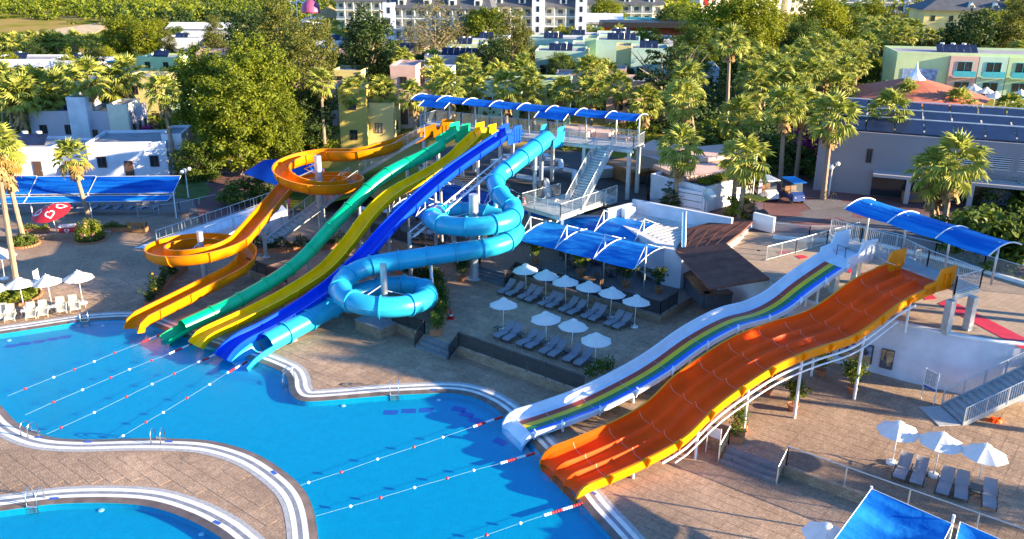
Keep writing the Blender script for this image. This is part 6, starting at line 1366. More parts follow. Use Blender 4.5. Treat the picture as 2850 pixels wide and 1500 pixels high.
house(1632, 262, 6.0, 5, 3.6, 'pink_wall', 'small pink house below the mint houses', -0.12, Z4, 2, extra=[(-3.2, 0.5, 0, 3.3, 4, 2.8, 'mint_wall')]); house(1685, 345, 6.5, 6, 5.2, 'pink_wall', 'reddish pink house right behind the tower roof', -0.1, Z4, 2, heat=0)
house(1480, 350, 4.8, 5, 5.4, 'green_wall', 'green house between palms behind the tower', -0.1, Z4, 1, 2); house(1330, 330, 5.5, 5, 4.6, 'mint_wall', 'mint house hidden behind palms at the tower middle', -0.1, Z4, 2); house(1545, 300, 5.0, 5, 4.4, 'pink_wall', 'pink house between two palms behind the tower', -0.1, Z4, 2)
for i, (x, y, W, m_, lb) in enumerate([(1300,165,8,'white_wall','distant white bungalow left of the dark round tree'),(1470,165,11,'mint_wall','distant mint bungalow with dark pitched panel'),(1560,155,8,'white_wall','distant pale bungalow with tanks below the arena'),(1660,150,12,'mint_wall','distant mint bungalow with long solar row'),(1760,165,8,'white_wall','distant pale bungalow with tanks beside the cone tree'),(1850,262,8,'white_wall','white flat roofed house right of the cone tree'),(1240,185,7,'green_wall','distant green bungalow behind lilac house'),(1080,205,6,'pink_wall','distant pink bungalow right of the dark tree'),(880,165,7,'white_wall','distant white bungalow left of the dark tree'),(935,200,6,'pink_wall','distant pinkish bungalow under the casuarinas'),(1950,120,9,'white_wall','distant white bungalow among the right trees'),(2160,135,8,'lilac_wall','distant lilac bungalow between the right trees')]):
    house(x, y, W, 8, 3.8, m_, lb, -0.1, Z4 if x > 1000 else 1.5, 3, heat=(4 if i % 2 else 3), roof='roof_pale' if i % 3 == 0 else 'roof_grey')
# villa with balconies, yellow villa with slate roof
v = house(2480, 268, 24, 9, 6.4, 'green_wall', 'long two storey villa with balconies and bougainvillea columns', -0.16, Z4, 1, 2, door=False, heat=6, side=False)
for k, m_ in enumerate(('pink_wall', 'mint_wall', 'green_wall', 'pink_wall')):
    x0 = 7.6+k*4.1; MB().box((x0+2.0, -0.25, 3.2), (4.0, 0.5, 6.3)).build('bay', m_, v); window(v, x0+1.0, -0.5, 3.6, 2.2, 2.0, 'x', 'teal'); window(v, x0+1.0, -0.5, 0.4, 2.2, 2.2, 'x', 'teal')
    MB().box((x0+2.0, -1.0, 3.35), (3.2, 1.0, 0.12)).build('balcony', m_, v); b_ = MB().box((x0+2.0, -1.48, 3.85), (3.2, 0.05, 0.85)).build('balcony_front', 'teal', v)
MB().box((3.6, -0.03, 2.6), (5.0, 0.06, 3.4)).build('mural', 'paint_sky', v)
yv = house(2560, 118, 21, 12, 7.5, 'yellow_wall', 'pale yellow villa with dark slate hip roof and dormers', -0.12, Z4, 5, 2, roof='slate', side=False)
q = [(-1, -1, 7.6), (22, -1, 7.6), (22, 13, 7.6), (-1, 13, 7.6), (6, 6, 11.2), (15, 6, 11.2)]
MB().add(q, [(0, 1, 5, 4), (1, 2, 5), (2, 3, 4, 5), (3, 0, 4)]).build('hip_roof', 'slate', yv)
for x in (9.5, 15.0): d_ = MB().add([(x, 0.4, 8.1), (x+2.4, 0.4, 8.1), (x+1.2, 0.4, 9.5), (x+1.2, 4.0, 9.5), (x, 2.2, 8.1), (x+2.4, 2.2, 8.1)], [(0, 1, 2), (0, 2, 3, 4), (1, 5, 3, 2)]).build('dormer', 'hotel_wall', yv); window(d_, x+0.7, 0.38, 8.2, 1.0, 0.7, 'x', 'frame_white')
# round red roof
pc = at(2530, 318, ZU); rr_ = thing('round_pavilion', 'low round pavilion with red cone roof and white tip', 'pavilion', pc); n_ = 16
for k in range(n_):
    a0, a1 = 6.2832*k/n_, 6.2832*(k+1)/n_; MB().add([(9.5*math.cos(a0), 9.5*math.sin(a0), 2.7), (9.5*math.cos(a1), 9.5*math.sin(a1), 2.7), (0.9*math.cos(a1), 0.9*math.sin(a1), 4.9), (0.9*math.cos(a0), 0.9*math.sin(a0), 4.9)], [(0, 1, 2, 3)]).build('roof_panel', 'red_tile', rr_)
    MB().bar((8.6*math.cos(a0), 8.6*math.sin(a0), 0), (8.6*math.cos(a0), 8.6*math.sin(a0), 2.75), 0.12, n=8).build('column', 'cream_paint', rr_)
smooth_edges(MB().lathe([(1.5, 4.75), (0.7, 5.4), (0.2, 6.2), (0.04, 7.0)], (0, 0, 0), 8).build('tent_tip', 'white_print', rr_), 20)
# restaurant with solar roof on the right
A_, B_ = at(2262, 528, ZU), at(2900, 590.5, ZU); fd = (B_-A_); rzb = math.atan2(fd.y, fd.x); LB = 40.0
rb = thing('restaurant_hall', 'long grey restaurant hall with louvred windows and solar roof', 'building', A_, rzb); HB = 5.5
volume(rb, 0, 0, 0, LB, 15, HB, 'hall_wall', 'roof_pale', 0.25)
MB().box((LB/2+2, -0.9, 2.3), (LB-6, 1.8, 0.25)).build('porch_roof', 'taupe_wall', rb); MB().box((LB/2+2, -0.06, 1.08), (LB-6, 0.12, 2.0)).build('shop_front', 'dark_glass', rb)
for x in range(8, 40, 5): MB().box((x, -1.6, 1.08), (0.4, 0.4, 2.16)).build('column', 'taupe_wall', rb)
for x in range(9, 40, 5): window(rb, x, -0.13, 0.25, 2.6, 1.65, 'x', 'frame_brown', 'clear_glass')
window(rb, 4.2, 0, 3.0, 0.5, 1.3, 'x')
for k in range(8):
    x0 = 9.3+k*2.35+(0.7 if k > 4 else 0); wv = window(rb, x0, 0, 3.3, 1.95, 1.25, 'x', 'taupe_wall', 'dark_glass', 0)
    for j in range(6): MB().box((x0+0.97, -0.055, 3.43+j*0.185), (1.75, 0.05, 0.09), 0, 0, ('X', 0.5)).build('louvre', 'pale_print', wv)
window(rb, 29.5, 0, 3.2, 2.2, 1.4, 'x', 'taupe_wall'); window(rb, 32.0, 0, 3.2, 2.2, 1.4, 'x', 'taupe_wall')
fc = bpy.data.curves.new('lettering', 'FONT'); fc.body = 'Dancecom'; fc.size = 0.72; fc.shear = 0.3; fc.extrude = 0.03; fo = bpy.data.objects.new('lettering_curve', fc); COL.objects.link(fo); bpy.context.view_layer.update()
lme = bpy.data.meshes.new_from_object(fo.evaluated_get(bpy.context.evaluated_depsgraph_get())); bpy.data.objects.remove(fo)
lo = obj_me('lettering', lme, rb); lo.location = (14.0, -0.06, 2.68); lo.rotation_euler = (math.radians(90), 0, 0); lme.materials.clear(); lme.materials.append(MATS['taupe_wall'])
MB().obox((9, -0.5, 2.5), (38, -0.5, 2.5), 0.1, 0.06).build('rail', 'galv', rb)
for r_ in range(3):
    for k in range(15): MB().box((2.6+2.45*k, 2.2+3.6*r_, HB+0.62+0.25*r_), (2.3, 3.1, 0.08), 0, 0, ('X', 0.22)).build('solar_panel', 'solar', rb)
    MB().bar((1.5, 3.9+3.6*r_, HB+1.05+0.25*r_), (38, 3.9+3.6*r_, HB+1.05+0.25*r_), 0.06, n=6).build('pipe', 'frame_white', rb)
def ac(t, x, y, z, rz=0):
    o = MB().box((x, y, z+0.35), (1.0, 0.4, 0.7), rz).build('air_conditioner', 'frame_white', t); return o
for x in (11.5, 20.0, 25.5, 33): ac(rb, x, 0.55, HB+0.03)
# planter house right of the tower, white roof and long white wall
ph = thing('garden_terrace_house', 'white walled terrace house with grass strip on its wall', 'house', at(1957, 612, ZU-0.6), 0.72)
volume(ph, 0, 0, 0, 6.5, 6, 2.5, 'white_wall', 'roof_pale', 0.4); MB().box((3.2, 0.65, 2.85), (6.0, 0.9, 0.3)).build('planter', 'soil', ph)
mb = MB(); rnd = random.Random(5)
for _ in range(1600): mb.add(leaf_quad(Vector((rnd.uniform(0.1, 6.3), rnd.uniform(0.1, 1.1), 3.0+rnd.random()*0.45)), Vector((rnd.uniform(-1, 1), rnd.uniform(-1, 1), 0.4)), 0.3, rnd, 0.25), [(0, 1, 2, 3)])
mb.build('grass_strip', 'leaf_bright', ph)
p2_ = thing('garden_terrace_wall', 'pale grooved wall of the terrace beside the palms', 'wall', at(1842, 590, ZU-0.6), 0.0); pe = on_depth(1955, 612, at(1957, 612, ZU-0.6).y)
w2 = at(1957, 612, ZU-0.6)-at(1842, 590, ZU-0.6); Lw = Vector((w2.x, w2.y)).length; p2_.rotation_euler.z = math.atan2(w2.y, w2.x); TM[p2_.name] = Matrix.Translation(at(1842, 590, ZU-0.6)) @ Matrix.Rotation(math.atan2(w2.y, w2.x), 4, 'Z')
MB().box((Lw/2-0.1, 0.15, 1.15), (Lw-0.3, 0.3, 2.5)).build('wall', 'white_wall', p2_); 
for z in (0.9, 1.5, 2.1): MB().box((Lw/2-0.1, -0.005, z), (Lw-0.4, 0.02, 0.05)).build('groove', 'dark_metal', p2_)
dsh = thing('satellite_dish', 'round satellite dish on a post before the white terrace house', 'satellite dish', at(1963, 615, ZU-0.6)); MB().bar((0, 0, 0), (0, 0, 2.2), 0.04, n=6).build('post', 'galv', dsh); o = smooth_edges(MB().lathe([(0.02, 0.0), (0.3, 0.05), (0.55, 0.16), (0.56, 0.18), (0.3, 0.08), (0.02, 0.03)], (0, 0, 0), 18).build('dish', 'galv', dsh)); o.location = (0, 0, 2.3); o.rotation_euler = (1.1, 0, 0.3)
kb = thing('kitchen_block', 'white kitchen block with ribbed roof behind the blue awnings', 'building', at(1760, 660, 1.22))
KP = PX([(1690,605),(1790,582),(2010,652),(1900,700),(1850,690)], 4.2)
MB().prism(KP, 1.2, 4.2, 0, False, 1).build('wall', ['roof_pale', 'white_wall'], kb, world=True)
for i in range(14):
    a = Vector((*KP[1], 4.23))+(Vector((*KP[2], 4.23))-Vector((*KP[1], 4.23)))*(i+0.4)/15; b_ = Vector((*KP[0], 4.23))+(Vector((*KP[4], 4.23))-Vector((*KP[0], 4.23)))*(i+0.4)/15; MB().obox(a+(b_-a)*0.1, a+(b_-a)*0.85, 0.12, 0.025).build('roof_rib', 'roof_pale', kb, world=True)
MB().obox(at(1760, 590, 4.2)+Vector((0, 0, 0.55)), at(2035, 645, 4.2)+Vector((0, 0, 0.55)), 0.3, 1.2).build('back_wall', 'white_wall', kb, world=True); MB().obox(at(1690, 612, 4.2)+Vector((0, 0, 0.45)), at(1765, 592, 4.2)+Vector((0, 0, 0.45)), 0.25, 1.0).build('side_wall', 'white_wall', kb, world=True)
o = MB().box((0, 0, 0.4), (1.1, 0.5, 0.8)).build('air_conditioner', 'frame_white', kb); o.location = Vector(at(1748, 603, 4.25))-Vector(kb.location); o.rotation_euler.z = 0.6
post(kb, at(1903, 690, 4.2), at(1906, 590, 6.6), 0.2, 'chimney_flue', 'chrome', False)
# dark service roof with ducts
sb = thing('service_building', 'flat dark service roof crossed by grey ducts under the tower', 'building', at(1560, 560, 1.2)); SPX = PX([(1165,462),(1330,520),(1560,596),(1700,600),(1800,560),(1800,455),(1560,410),(1250,405)], 4.4)
MB().prism(SPX, 1.2, 4.4, 0, False, 1).build('wall', ['dark_roof', 'taupe_wall'], sb, world=True)
def duct(pxz, r=0.32): MB().tube([at(x, y, z) for x, y, z in pxz], r, 8).build('duct', 'duct', sb, False, world=True)
duct([(1440,492,4.9),(1520,505,4.9),(1525,540,4.9),(1525,560,4.5)]); duct([(1480,470,5.0),(1560,472,5.0),(1600,480,5.0),(1600,510,4.6)]); duct([(1520,445,5.4),(1560,450,5.4),(1562,475,5.0)], 0.3); duct([(1680,452,5.2),(1760,462,5.2),(1815,470,5.2),(1815,500,4.6)], 0.34)
for x, y, w_ in ((1500,455,2.2),(1690,490,2.6),(1745,480,1.6),(1390,470,1.5),(1420,455,1.2)): p = at(x, y, 4.4); MB().box((p.x, p.y, 4.85), (w_, 1.3, 0.9), 0.3).build('roof_unit', 'duct', sb, world=True)
wk = thing('wood_kiosk', 'small wooden kiosk with brown flat roof beyond the tower legs', 'kiosk', at(1760, 548, 3.2), 0.5); MB().box((1.5, 1.5, 1.3), (3.4, 3.2, 2.6)).build('wall', 'wood', wk); MB().box((1.4, 1.3, 2.75), (4.8, 4.4, 0.3)).build('roof', 'wood', wk); window(wk, 0.6, -0.1, 0.7, 1.8, 1.3, 'x', 'wood'); window(wk, 3.2, 0.7, 0.7, 1.6, 1.3, 'y', 'wood')
# pink stepped terraces beside the kiosk
pt_ = thing('stepped_terrace', 'pink stepped terrace blocks behind the tower stairs', 'terrace', at(1830, 480, Z4))
for i, (x, y, w_, d_, h) in enumerate([(1790,500,5.5,3.5,0.5),(1850,470,6,4,1.0),(1830,450,4,3,1.5),(1880,430,7,4,0.9),(1770,470,3.5,3,0.8),(1600,392,4,3,1.4),(1650,388,5,3,1.2),(1700,392,5,3,0.8)]): p = at(x, y, Z4); MB().box((p.x, p.y, Z4+h/2), (w_, d_, h), -0.5).build('block', 'pink_wall', pt_, world=True)
cafe = thing('cafe_canopy', 'pink and brown flat canopy of the cafe under the palms', 'canopy', at(1960, 540, Z4))
for x, y, w_, d_, z in ((1950,470,7,5,6.6),(1985,425,6,4.5,7.0)): p = at(x, y, z); MB().box((p.x, p.y, z), (w_, d_, 0.35), 0.4).build('roof_slab', 'pink_wall', cafe, world=True); MB().box((p.x, p.y, z-0.25), (w_+0.4, d_+0.4, 0.14), 0.4).build('fascia', 'wood', cafe, world=True)
for x, y in ((1920,505),(1985,500),(2010,455),(1950,440)): p = at(x, y, 5.2); MB().bar((p.x, p.y, Z4), (p.x, p.y, 6.4), 0.1, n=8).build('post', 'wood', cafe, world=True)
# bar with brown folded roof
bar = thing('pool_bar', 'open pool bar under a brown folded roof', 'bar', at(1975, 815, 1.22))
rv = [at(*q) for q in [(1880,696,4.2),(1975,802,4.2),(2142,774,4.5),(2021,677,5.0),(2062,647,5.0),(2097,614,5.1),(2029,604,4.8),(1912,636,4.5)]]
for f_ in ((0, 1, 2, 3), (0, 3, 4, 7), (7, 4, 5, 6)):
    q = [rv[i] for i in f_]; MB().add(q+[p-Vector((0, 0, 0.16)) for p in q], [tuple(range(4)), (7, 6, 5, 4)]+[(i, 4+i, 4+(i+1) % 4, (i+1) % 4) for i in range(4)]).build('roof_slope', 'bar_roof', bar, world=True)
    a, b_, c, d_ = q; nr = 5
    for i in range(1, nr): p0, p1 = a+(b_-a)*i/nr, d_+(c-d_)*i/nr; MB().obox(p0+Vector((0, 0, 0.02)), p1+Vector((0, 0, 0.02)), 0.03, 0.012).build('roof_batten', 'bar_roof', bar, world=True)
for i, (x, y) in enumerate(((2000,838),(1912,760),(2060,830),(2100,800))): p = at(x, y, 1.22); MB().box((p.x, p.y, 2.7), (0.25, 0.25, 3.0), 0.4).build('column', 'white_paint', bar, world=True)
cnt = [at(1905, 790, 1.22), at(1960, 858, 1.22), at(2030, 850, 1.22)]
for a, b_ in zip(cnt, cnt[1:]): MB().obox(a+Vector((0, 0, 0.52)), b_+Vector((0, 0, 0.52)), 0.5, 1.0).build('counter', 'slate', bar, world=True); MB().obox(a+Vector((0, 0, 1.08)), b_+Vector((0, 0, 1.08)), 0.8, 0.1).build('counter_top', 'frame_brown', bar, world=True)
rnd = random.Random(3)
bw = [at(1960, 640, ZU), at(2020, 690, ZU), at(2060, 660, ZU), at(2095, 628, ZU)]
MB().prism([tuple(p[:2]) for p in PX([(1960,650),(2018,692),(2030,698),(2062,668),(2092,632),(2040,622)], ZU)] if False else PX([(1960,650),(2018,692),(2030,698),(2062,668),(2092,632),(2040,622)], ZU), 1.2, ZU+0.22).build('white_room', 'white_paint', bar, world=True)
MB().obox(at(2095, 635, ZU)+Vector((0, 0, 0.7)), at(2152, 650, ZU)+Vector((0, 0, 0.7)), 0.25, 1.3).build('white_wall', 'white_paint', bar, world=True)
MB().prism(PX([(2050,905),(2200,840),(2200,800),(2060,850)], 1.22), 0.55, 1.25).build('floor', 'grey_step', bar, world=True)
ls = thing('bar_sign', 'black and white picture sign on the passage wall', 'sign', at(2170, 900, 1.22)); lw0, lw1 = at(2150, 880, 2.6), at(2185, 905, 2.6)
MB().obox(lw0, lw1, 0.06, 0.9).build('panel', 'dark_metal', ls, world=True)
for i in range(4): p = lw0+(lw1-lw0)*(0.2+0.2*i); MB().obox(p+Vector((0, -0.05, -0.3)), p+Vector((0.05, -0.05, 0.25)), 0.05, 0.12).build('letter_stroke', 'white_print', ls, world=True)
# ================================================================== hotel
def hotel(x, y, W, H, floors, bays, label, rz=-0.05, D=14, zg=Z4, towers=(), m_='hotel_wall', arches=True):
    p = at(x, y, zg); t = thing('hotel_wing', label, 'hotel', p, rz, 'wings of the distant hotel'); MB().box((W/2, D/2, H/2), (W, D, H)).build('wall', m_, t)
    fh = H/floors; bw_ = W/bays
    for f_ in range(floors):
        MB().box((W/2, -0.55, f_*fh+0.1), (W, 1.1, 0.2)).build('balcony_slab', 'white_paint', t); MB().box((W/2, -1.08, f_*fh+0.55), (W-0.1, 0.05, 0.6)).build('balcony_rail', 'clear_glass', t)
        for k in range(bays):
            o = MB().box((bw_*(k+0.5), -0.03, f_*fh+0.2+fh*0.34), (bw_*0.42, 0.06, fh*0.62)).build('window', 'hotel_glass', t) if k == 0 and f_ == 0 else None
            if o is not None: first_w = o
            else: c = link_copy(first_w, t); c.location = (bw_*k, 0, f_*fh)
            if f_ == 0 and k > 0:
                if k == 1: first_d = MB().box((bw_, -0.56, H/2), (0.18, 1.08, H)).build('dividing_wall', 'white_paint', t)
                else: c = link_copy(first_d, t); c.location = (bw_*(k-1), 0, 0)
    rf = MB().add([(-0.5, -1.4, H), (W+0.5, -1.4, H), (W+0.5, D+0.5, H), (-0.5, D+0.5, H), (1, 2.2, H+3.2), (W-1, 2.2, H+3.2), (W-1, D-3, H+3.2), (1, D-3, H+3.2)], [(0, 1, 5, 4), (1, 2, 6, 5), (2, 3, 7, 6), (3, 0, 4, 7), (4, 5, 6, 7)]).build('mansard_roof', 'slate', t)
    nd = max(2, bays//2)
    for k in range(nd):
        x0 = W*(k+0.5)/nd-0.8; d_ = MB().add([(x0, -0.6, H+0.6), (x0+1.6, -0.6, H+0.6), (x0+1.6, -0.6, H+1.7), (x0+0.8, -0.6, H+2.4), (x0, -0.6, H+1.7), (x0, 2.0, H+1.7), (x0+0.8, 2.2, H+2.4), (x0+1.6, 2.0, H+1.7), (x0, 1.0, H+0.6), (x0+1.6, 1.0, H+0.6)], [(0, 1, 2, 3, 4), (4, 3, 6, 5), (3, 2, 7, 6), (0, 4, 5, 8), (1, 9, 7, 2)]).build('dormer', 'white_paint', t)
        MB().box((x0+0.8, -0.62, H+1.2), (0.8, 0.04, 0.9)).build('dormer_pane', 'dark_glass', d_)
    for tx, th in towers:
        w_ = MB().box((tx, 1.0, th/2), (2.6, 5.0, th)).build('stair_tower', 'white_wall', t)
        for f_ in range(floors+1): MB().box((tx, -1.52, 1.8+f_*fh), (0.6, 0.04, 1.2)).build('tower_pane', 'dark_glass', w_)
    return t
hotel(1090, 138, 22, 8.8, 4, 8, 'left wing of the cream hotel behind the bare tree', -0.08, towers=[(0, 10)]); hotel(1296, 128, 15.5, 8.8, 4, 6, 'middle wing of the cream hotel between two white towers', -0.08, towers=[(-1.4, 14), (16.5, 12.6)]); hotel(1448, 126, 13.0, 8.6, 4, 5, 'right wing of the cream hotel beside its white tower', -0.08, towers=[(13.8, 13)])
hotel(940, 78, 18, 7.5, 3, 7, 'farther hotel wing with grey roof above the dark tree', -0.05, zg=3); hotel(1575, 85, 26, 7, 3, 9, 'low pale hotel wing behind the arena', -0.05)
hotel(2350, 36, 60, 7, 2, 14, 'long white hotel block along the right skyline', -0.05, m_='white_wall'); hotel(2720, 20, 60, 9, 3, 14, 'white terraced hotel block at the top right corner', -0.05, m_='white_wall')
fp_ = thing('white_pavilion', 'white pavilion with shallow grey roof beside the hotel', 'pavilion', at(1575, 108, Z4), -0.1); MB().box((6, 4, 1.8), (12, 8, 3.6)).build('wall', 'clear_glass', fp_); MB().add([(-1, -1, 3.7), (14, -1, 3.7), (14, 9, 4.6), (-1, 9, 4.6), (-1, -1, 4.1), (14, -1, 4.1), (14, 9, 5.6), (-1, 9, 5.6)], [(4, 5, 6, 7), (0, 1, 5, 4), (1, 2, 6, 5), (3, 0, 4, 7), (2, 3, 7, 6), (3, 2, 1, 0)]).build('roof', 'white_paint', fp_)
for k in range(5): MB().box((0.3+2.9*k, -0.2, 1.85), (0.5, 0.5, 3.7)).build('column', 'white_paint', fp_)
ar = thing('arena', 'open air arena with turquoise seat rows and dark stage roof', 'arena', at(1730, 118, Z4)); 
for k in range(7):
    r0 = 15+k*1.3; mb = MB()
    for j in range(16): a0, a1 = math.radians(15+150*j/16), math.radians(15+150*(j+1)/16); mb.prism([(r0*math.cos(a0), r0*math.sin(a0)), ((r0+1.3)*math.cos(a0), (r0+1.3)*math.sin(a0)), ((r0+1.3)*math.cos(a1), (r0+1.3)*math.sin(a1)), (r0*math.cos(a1), r0*math.sin(a1))], 0, 0.9+0.55*k)
    mb.build('seat_row', 'teal' if k % 2 == 0 else 'coping_white', ar)
MB().box((6, 2, 4.2), (22, 8, 1.2)).build('stage_roof', 'black', ar); MB().box((6, 4, 2), (20, 4, 4)).build('stage', 'red_tile', ar)
tp_ = thing('big_white_tent', 'long white tent roof below the scrub hillside', 'tent', at(470, 112, 0.25), -0.05); MB().box((9, 4, 1.6), (19, 8, 3.2)).build('wall', 'white_wall', tp_); MB().add([(-0.5, -0.5, 3.2), (19.5, -0.5, 3.2), (19.5, 4, 4.6), (-0.5, 4, 4.6), (19.5, 8.5, 3.2), (-0.5, 8.5, 3.2)], [(0, 1, 2, 3), (3, 2, 4, 5)]).build('roof', 'white_print', tp_)
kd = thing('funnel_slide', 'far kiddie slide with pink dome and white spiral', 'water slide', at(870, 95, 1.0)); smooth_edges(MB().lathe([(2.6, 6.0), (2.9, 6.4), (2.6, 8.0), (1.6, 9.2), (0.1, 9.7)], (0, 0, 0), 18).build('dome', 'dome_pink', kd))
MB().bar((0, 0, 0), (0, 0, 6.2), 0.3, n=8).build('pole', 'white_pole', kd); MB().tube([(2.6*math.cos(a), 2.6*math.sin(a), 4.6-0.25*a) for a in [0.3*k for k in range(44)]], 0.5, 8).build('spiral', 'white_print', kd); MB().tube([(-1, -3, 1.2), (-4, -5, 0.9), (-8, -5, 0.6)], 0.6, 8).build('yellow_run', 'slide_yellow', kd)
for x, y in ((-5, 4), (-3, 6), (-7, 6)): MB().bar((x, y, 0), (x, y, 12), 0.12, n=6).build('mast', 'white_pole', kd)
for i in range(2): MB().tube([(-6+i*3+1.6*math.cos(a), 5, 10+1.6*math.sin(a)) for a in [0.35*k for k in range(19)]], 0.25, 6).build('ring', 'pale_print', kd)
hu = thing('thatched_hut', 'thatched conical hut beside the pink dome slide', 'hut', at(920, 72, 2.0)); MB().lathe([(5.2, 2.6), (2.5, 4.3), (0.1, 6.2)], (0, 0, 0), 14).build('roof', 'thatch', hu)
for k in range(8): a = 0.785*k; MB().bar((4.2*math.cos(a), 4.2*math.sin(a), 0), (4.2*math.cos(a), 4.2*math.sin(a), 3.0), 0.12, n=6).build('post', 'bark', hu)
rs = thing('red_sign_tower', 'red and white sign box on a post above the trees', 'sign', at(1962, 75, Z4)); MB().bar((0, 0, 0), (0, 0, 7.5), 0.2, n=6).build('post', 'white_pole', rs); MB().box((0, 0, 8.6), (3.6, 1.2, 2.4)).build('box', 'red_plastic', rs); MB().box((-0.3, -0.62, 6.6), (1.0, 0.1, 1.6)).build('lower_panel', 'red_plastic', rs)
for i, (x, y, lb) in enumerate([(1945,48,'far villa with reddish roof left of the tall trees'),(2095,42,'far cream villa with gable between tall trees'),(2190,40,'far villa with brown roof among treetops'),(2330,36,'far white gabled villa behind the treetops')]):
    t = thing('far_villa', lb, 'house', at(x, y, Z4), 0.2, 'far villas on the skyline'); MB().box((5, 4, 3), (10, 8, 6)).build('wall', 'hotel_wall', t); MB().add([(-0.6, -0.6, 6), (10.6, -0.6, 6), (10.6, 8.6, 6), (-0.6, 8.6, 6), (-0.6, 4, 8.6), (10.6, 4, 8.6)], [(0, 1, 5, 4), (2, 3, 4, 5), (3, 0, 4), (1, 2, 5)]).build('roof', 'red_tile' if i % 2 == 0 else 'frame_brown', t)
    for k in range(3):
        for f_ in range(2): window(t, 1.2+3*k, 0, 0.9+2.9*f_, 1.3, 1.5, 'x', 'frame_brown')
# ================================================================== palms
def frond_geo(mb, M_, rnd, L=0.95, R_=0.95, n_=13, droop=0.35):
    def tr(x, y, z): return M_ @ Vector((x, y, z))
    w = 0.035
    mb.add([tr(0, -w, 0), tr(0, w, 0), tr(L, w*0.6, 0.10), tr(L, -w*0.6, 0.10)], [(0, 1, 2, 3)])
    for k in range(n_):
        a = math.radians(-88+176*k/(n_-1)); ra = R_*(1-0.22*abs(a)/1.6)*rnd.uniform(0.88, 1.08); da = math.radians(176/(n_-1))*0.62
        b0 = (L, 0, 0.10); m1 = (L+ra*0.58*math.cos(a-da), ra*0.58*math.sin(a-da), 0.10-0.02); m2 = (L+ra*0.58*math.cos(a+da), ra*0.58*math.sin(a+da), 0.10-0.02)
        mm = (L+ra*0.60*math.cos(a), ra*0.60*math.sin(a), 0.16); e = (L+ra*math.cos(a), ra*math.sin(a), 0.10-droop*ra*rnd.uniform(0.5, 1.4))
        k0 = len(mb.v); mb.add([tr(*b0), tr(*m1), tr(*mm), tr(*m2), tr(*e)], [(0, 1, 2), (0, 2, 3), (1, 4, 2), (2, 4, 3)])
def frond_mats(rnd, N=34):
    out = []
    for i in range(N):
        q = (i+0.5)/N; el = math.radians(82-128*q**0.9)+rnd.uniform(-0.12, 0.12); az = i*2.39996+rnd.uniform(-0.2, 0.2)
        out.append((Matrix.Translation((0, 0, 0.25*(1-q))) @ Matrix.Rotation(az, 4, 'Z') @ Matrix.Rotation(-el, 4, 'Y') @ Matrix.Rotation(rnd.uniform(-0.5, 0.5), 4, 'X'), q))
    return out
FROND = []
for s in range(3):
    mb = MB(); frond_geo(mb, Matrix.Identity(4), random.Random(90+s)); me = bpy.data.meshes.new('frond'); me.from_pydata(mb.v, [], mb.f); me.materials.append(MATS['palm_leaf']); FROND.append(me)
CROWN = []
for s in range(4):
    rnd = random.Random(40+s); mb = MB()
    for M_, q in frond_mats(rnd, 32): frond_geo(mb, M_ @ Matrix.Scale(rnd.uniform(0.85, 1.1), 4), rnd, n_=11)
    me = bpy.data.meshes.new('palm_crown'); me.from_pydata(mb.v, [], mb.f); me.materials.append(MATS['palm_leaf']); CROWN.append(me)
SKIRT = []
for s in range(2):
    rnd = random.Random(60+s); mb = MB()
    for _ in range(150):
        a = rnd.uniform(0, 6.28); h = rnd.uniform(-1.35, 0.05); r0 = 0.2+0.1*rnd.random(); d = Vector((math.cos(a), math.sin(a), 0)); sd = Vector((-d.y, d.x, 0))
        p = d*r0+Vector((0, 0, h)); q = d*(r0+rnd.uniform(0.1, 0.45))+Vector((0, 0, h-rnd.uniform(0.4, 0.9))); w = rnd.uniform(0.06, 0.2); mb.add([p-sd*0.05, p+sd*0.05, q+sd*w, q-sd*w], [(0, 1, 2, 3)])
    me = bpy.data.meshes.new('dead_fronds'); me.from_pydata(mb.v, [], mb.f); me.materials.append(MATS['thatch']); SKIRT.append(me)
mb = MB(); n_ = 9; rings = 22
for i in range(rings+1):
    z = i/rings; r = 0.24-0.08*z+0.1*max(0, 0.05-z)*20*0.5+(0.015 if i % 2 else -0.01); mb.v += [(r*math.cos(6.2832*j/n_), r*math.sin(6.2832*j/n_), z) for j in range(n_)]
for i in range(rings):
    for j in range(n_): mb.f.append((i*n_+j, i*n_+(j+1) % n_, (i+1)*n_+(j+1) % n_, (i+1)*n_+j)); mb.m.append(0)
TRUNK = bpy.data.meshes.new('palm_trunk'); TRUNK.from_pydata(mb.v, [], mb.f); TRUNK.materials.append(MATS['palm_bark'])
prng = random.Random(77)
